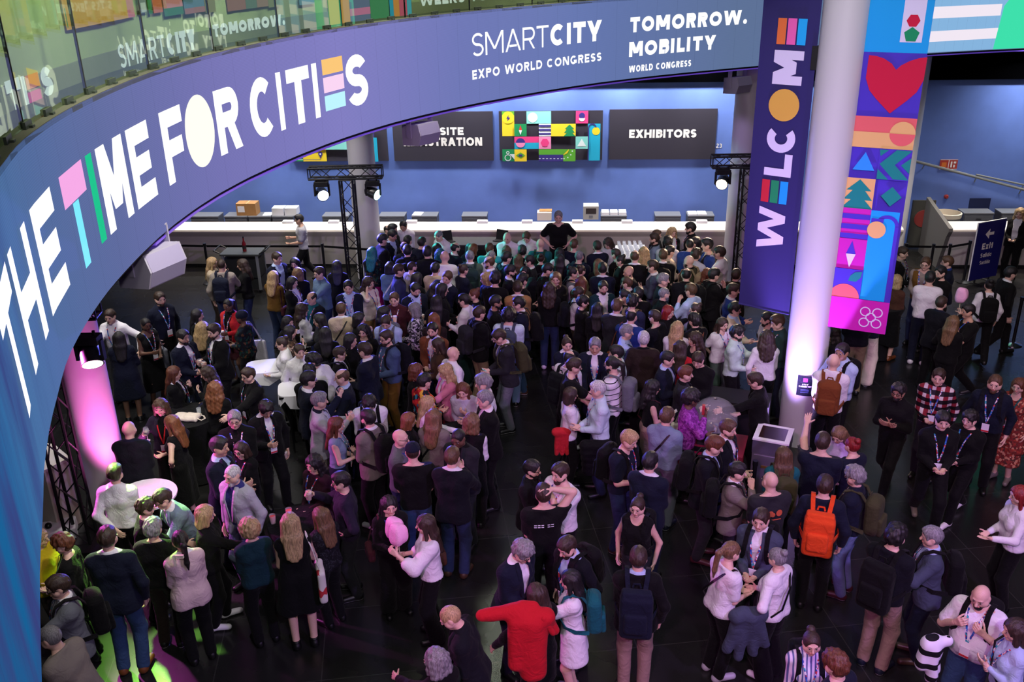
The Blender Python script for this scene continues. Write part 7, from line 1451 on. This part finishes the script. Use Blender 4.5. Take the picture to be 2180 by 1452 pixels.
# ---------------------------------------------------------------- bags on people and things in their hands
def world_of(r): return r.matrix_basis
def carried(name, label, cat, r, group=None):
    o = bpy.data.objects.new(name, None); C.objects.link(o); o.location = r.location; o.rotation_euler = r.rotation_euler; o.scale = r.scale; o.empty_display_size = .2
    o['label'] = label; o['category'] = cat
    if group: o['group'] = group
    return o
def trim_label(pre, lab):
    w = pre.split() + lab.split(); return ' '.join(w[:16])
fluff = simple('candyfloss', 'eeb0d4', .9, bump=.8, bscale=70)
for spec, P, r, s, label, tk, lod in held:
    t = spec.split(':'); T = P.T
    if t[0] == 'b':
        kind, col = t[1], t[2]; e = .03 if tk in 'JOKCV' else .016; y = e + .005; cm = fabric(col); cn = {'orange': 'orange', 'navy': 'navy', 'black': 'black'}.get(col, col)
        tr = lambda v: np.array(v) @ P.R.T + P.off
        if kind in ('pack', 'roll'):
            o = carried('backpack', trim_label({'royal': 'blue', 'cognac': 'brown leather', 'slate': 'grey-blue', 'steel': 'grey', 'navyblk': 'dark'}.get(col, col) + (' roll-top' if kind == 'roll' else '') + ' backpack worn by the', label), 'backpack', r)
            h = .013 if lod < 2 else .02; F = Field((-.24, -.46, .80), (.24, .0, 1.62), h); yy = -.135 - y
            if kind == 'pack': F.rbox((0, yy - .085, 1.20), np.array((.155, .085, .225)), .07); F.ell((0, yy - .07, 1.38), (.13, .075, .08), .03)
            else: F.rbox((0, yy - .085, 1.14), np.array((.165, .085, .24)), .05); F.rbox((0, yy - .085, 1.40), np.array((.15, .055, .03)), .025, .04)
            F.ripple(.004, 24, 20, 18); v, q = F.mesh(); part('main_pocket', to_mesh('main_pocket', [(tr(v), q, 0)], [cm]), o)
            F = Field((-.2, -.46, .9), (.2, -.1, 1.4), h); F.rbox((0, yy - .175, 1.10), np.array((.115, .035, .115)), .03); v, q = F.mesh(); part('front_pocket', to_mesh('front_pocket', [(tr(v), q, 0)], [cm]), o)
            v, q = strip([(-.04, yy - .03, 1.43), (-.03, yy - .035, 1.475), (.03, yy - .035, 1.475), (.04, yy - .03, 1.43)], .02, .008, (0, -1, 0)); part('grab_handle', to_mesh('grab_handle', [(tr(v), q, 0)], [cm], False), o)
            for k in (-1, 1):
                f = .125 + e; w = P.bw
                pts = [(k * .085, yy - .01, 1.39), (k * .10, -.09 - y, 1.465 + y), (k * .105, -.01, 1.487 + y), (k * .108, .07 + e * .6, 1.45 + y), (k * .115, f - .01, 1.36), (k * .125 * w, f + .0, 1.24), (k * .165 * w, .07 + e, 1.12), (k * (.185 * w + e), -.03, 1.08), (k * .14, yy - .02, 1.02)]
                nn = [(0, -1, .5), (0, -1, 1), (0, 0, 1), (0, .6, 1), (0, 1, .3), (0, 1, 0), (k * .7, .7, 0), (k, 0, 0), (k * .3, -1, 0)]
                v, q = strip(pts, .048, .010, [np.array(n_, float) for n_ in nn]); part('shoulder_strap', to_mesh('shoulder_strap', [(tr(v), q, 0)], [cm], False), o)
        else:
            k = -1 if len(t) > 3 and 'l' in t[3] else 1; lowr = len(t) > 3 and 'h' in t[3]
            o = carried('tote_bag' if kind == 'tote' else 'handbag', trim_label({'hearts': 'white heart-printed', 'cognac': 'brown'}.get(col, col) + (' tote bag' if kind == 'tote' else ' handbag') + ' carried by the', label), 'bag', r)
            x = .235 + e; h = .013; F = Field((-.5, -.4, .4), (.5, .4, 1.3), h); cx = k * x; cy = -.06
            if kind == 'tote': F.rbox((cx, cy, .88), np.array((.045, .17, .20)), .035)
            else: F.rbox((cx, cy, .95), np.array((.05, .13, .095)), .04)
            F.ripple(.005, 30, 22, 18); v, q = F.mesh(); part('fabric_body', to_mesh('fabric_body', [(tr(v), q, 0)], [cm]), o); zt = 1.06 if kind == 'tote' else 1.03
            v, q = strip([(cx, cy - .11, zt), (k * (x - .05), cy - .05, 1.30), (k * .15, -.05, 1.468 + y), (k * .15, .02, 1.468 + y), (k * (x - .05), cy + .06, 1.30), (cx, cy + .11, zt)], .03, .006, [np.array((k, 0, .1)), np.array((k, 0, .2)), np.array((k * .3, 0, 1.)), np.array((k * .3, 0, 1.)), np.array((k, 0, .2)), np.array((k, 0, .1))]); part('strap', to_mesh('strap', [(tr(v), q, 0)], [cm], False), o)
            if len(t) > 4: pass
    else:
        kind = t[1]; i = 0 if len(t) > 2 and t[2] == 'l' else 1; Rm, wpos, hk, sd, pl, dd = P.hand[i]
        g = wpos + dd * .085 + pl * .038; z = r.rotation_euler.z; ca, sa = math.cos(z), math.sin(z); W3 = lambda p_: Vector((r.location.x + s * (p_[0] * ca - p_[1] * sa), r.location.y + s * (p_[0] * sa + p_[1] * ca), s * p_[2]))
        wp = W3(g)
        NM = {'beer': ('beer_cup', 'clear cup of beer held by the'), 'white': ('white_cup', 'white cup held by the'), 'wine': ('wine_glass', 'wine glass held by the'), 'cocktail': ('cocktail_cup', 'pink cocktail held by the'), 'glass': ('empty_glass', 'clear glass held by the')}
        if kind in NM: ware(NM[kind][0], trim_label(NM[kind][1], label), wp - Vector((0, 0, .06 if kind != 'wine' else .11)), 'glass' if kind in ('wine', 'glass') else 'cup')
        elif kind == 'bottle': bottle(trim_label('dark bottle held by the', label), wp - Vector((0, 0, .1)), '2a2a14' if len(t) < 4 else t[3])
        elif kind in ('phone', 'whitephone', 'paper', 'candy_paper'):
            o = thing('phone' if 'phone' in kind else 'paper', trim_label(('phone' if 'phone' in kind else 'sheet of paper') + ' held by the', label), 'phone' if 'phone' in kind else 'paper', wp, z)
            hf = {'phone': (.037, .005, .075), 'whitephone': (.037, .005, .075), 'paper': (.09, .002, .06), 'candy_paper': (.13, .01, .10)}[kind]; tilt = Matrix.Rotation(-.9, 4, 'X')
            MB().box((0, 0, 0), hf, M3=rotx(-.9)).build('casing' if 'phone' in kind else 'sheet', papr if kind in ('whitephone', 'paper') else (fabric('palepink') if kind == 'candy_paper' else blk), o)
            if 'phone' in kind: MB().box((0, 0, 0), (hf[0] * .9, .0055, hf[2] * .92), M3=rotx(-.9)).build('display', glow('display', '9fc4d8', .5) if kind == 'phone' else papr, o)
        elif kind == 'floss':
            o = thing('candyfloss', trim_label('pink candy floss on a stick held by the', label), 'candy floss', wp); MB().tube((0, 0, -.10), (0, 0, .20), .006).build('stick', simple('stick', 'd8c8a8', .6), o)
            F = Field((-.2, -.2, .05), (.2, .2, .55), .014); rr = random.Random(len(label)); F.ell((0, 0, .28), (.105, .10, .12), .05); F.ell((.01, 0, .37), (.075, .07, .08), .05); F.ripple(.012, 38, 34, 30, 1); v, q = F.mesh(); part('floss', to_mesh('floss', [(v, q, 0)], [fluff]), o)
        elif kind == 'red_paper': o = thing('paper', trim_label('red paper item held by the', label), 'paper', wp, z); MB().box((0, 0, .03), (.03, .02, .07)).build('sheet', simple('red_print', 'b8303c', .6), o)

# ---------------------------------------------------------------- garments carried over arms
def garment(name, lab, cat, loc, mat, shape, h=.012, pname='fabric_body', rip=(.005, 26, 22, 20)):
    o = thing(name, lab, cat, loc); F = Field((-.75, -.45, -.95), (.75, .45, .35), h); shape(F)
    if rip: F.ripple(*rip)
    v, q = F.mesh(); part(pname, to_mesh(pname, [(v, q, 0)], [mat]), o); return o
def red(F):
    F.cone((-.40, 0, .03), (-.03, .04, .05), .060, .085, .03); F.cone((-.03, .02, .02), (.22, .0, .0), .09, .085, .04); F.cone((.22, 0, 0), (.30, .02, -.18), .07, .05, .04)
    for x in (-.06, .04, .13): F.cone((x, -.02, -.05), (x * 1.1 - .01, -.06, -.62 + .12 * (x < 0)), .10, .085, .06)
    F.cone((.0, .05, .10), (.10, .05, .09), .05, .05, .03)
o = garment('coat', 'bright red coat held out with one sleeve stretched to the left', 'coat', (.06, 7.28, 1.58), fabric('red'), red)
F = Field((-.2, -.3, -.3), (.5, .3, .3), .012); F.cone((.19, -.06, .03), (.28, -.04, -.16), .035, .03, .02); v, q = F.mesh(); part('collar', to_mesh('collar', [(v, q, 0)], [fabric('red')]), o)
def grey(F):
    for x, z in ((-.14, -.42), (-.05, -.52), (.07, -.50), (.17, -.40)): F.cone((x * .6, 0, .0), (x * 1.3, .03 * (x > 0), z), .075, .055, .05)
    F.cone((-.12, -.01, .02), (.14, .02, .02), .085, .085, .03)
garment('jacket', 'blue-grey jacket draped over the forearm of the ponytailed person', 'jacket', (2.42, 7.95, .98), fabric('slate'), grey, rip=(.009, 34, 26, 18))
def bw(F):
    F.cone((-.05, 0, 0), (-.09, 0, -.22), .085, .07, .04); F.cone((.02, .03, .02), (.05, .02, -.42), .08, .06, .04); F.cone((-.03, -.04, -.02), (.0, -.05, -.34), .06, .05, .03); F.cone((-.04, 0, .03), (.12, .02, .04), .06, .05, .04)
PATTERN['bwjacket'] = stripes('dedbe4', '121215', 6.5, 2, .58)
garment('jacket', 'bundled black and white jacket under an arm of bald bearded person', 'jacket', (3.98, 7.12, 1.28), fabric('bwjacket'), bw, rip=(.010, 30, 28, 26))
def puff(F):
    for k in range(5):
        z = -.03 - .10 * k; F.cone((-.15 + .01 * k, 0, z), (.17 - .01 * k, 0, z), .085, .085, .012)
garment('puffer_jacket', 'black puffer jacket hanging over the arm of white-haired person', 'jacket', (1.16, 11.72, .95), fabric('black'), puff, rip=None)
def tied(F):
    F.cone((-.10, 0, .0), (.08, .03, .0), .06, .06, .03)
    for x in (-.07, .0, .06): F.cone((x, 0, 0), (x * 1.2, 0, -.36), .04, .03, .03)
garment('jacket', 'red jacket hanging at the hip of person with dark bob', 'jacket', (.70, 12.02, .98), fabric('redl'), tied)
# bow in the dark ponytail
tag(MB().box((.03, 0, 0), (.045, .012, .018)).box((-.03, 0, -.05), (.012, .01, .07), .2).build('hair_bow', fabric('cream')), 'pale ribbon bow in the dark ponytail of pink-jacketed person', 'bow').location = (-3.63, 8.40, 1.55)
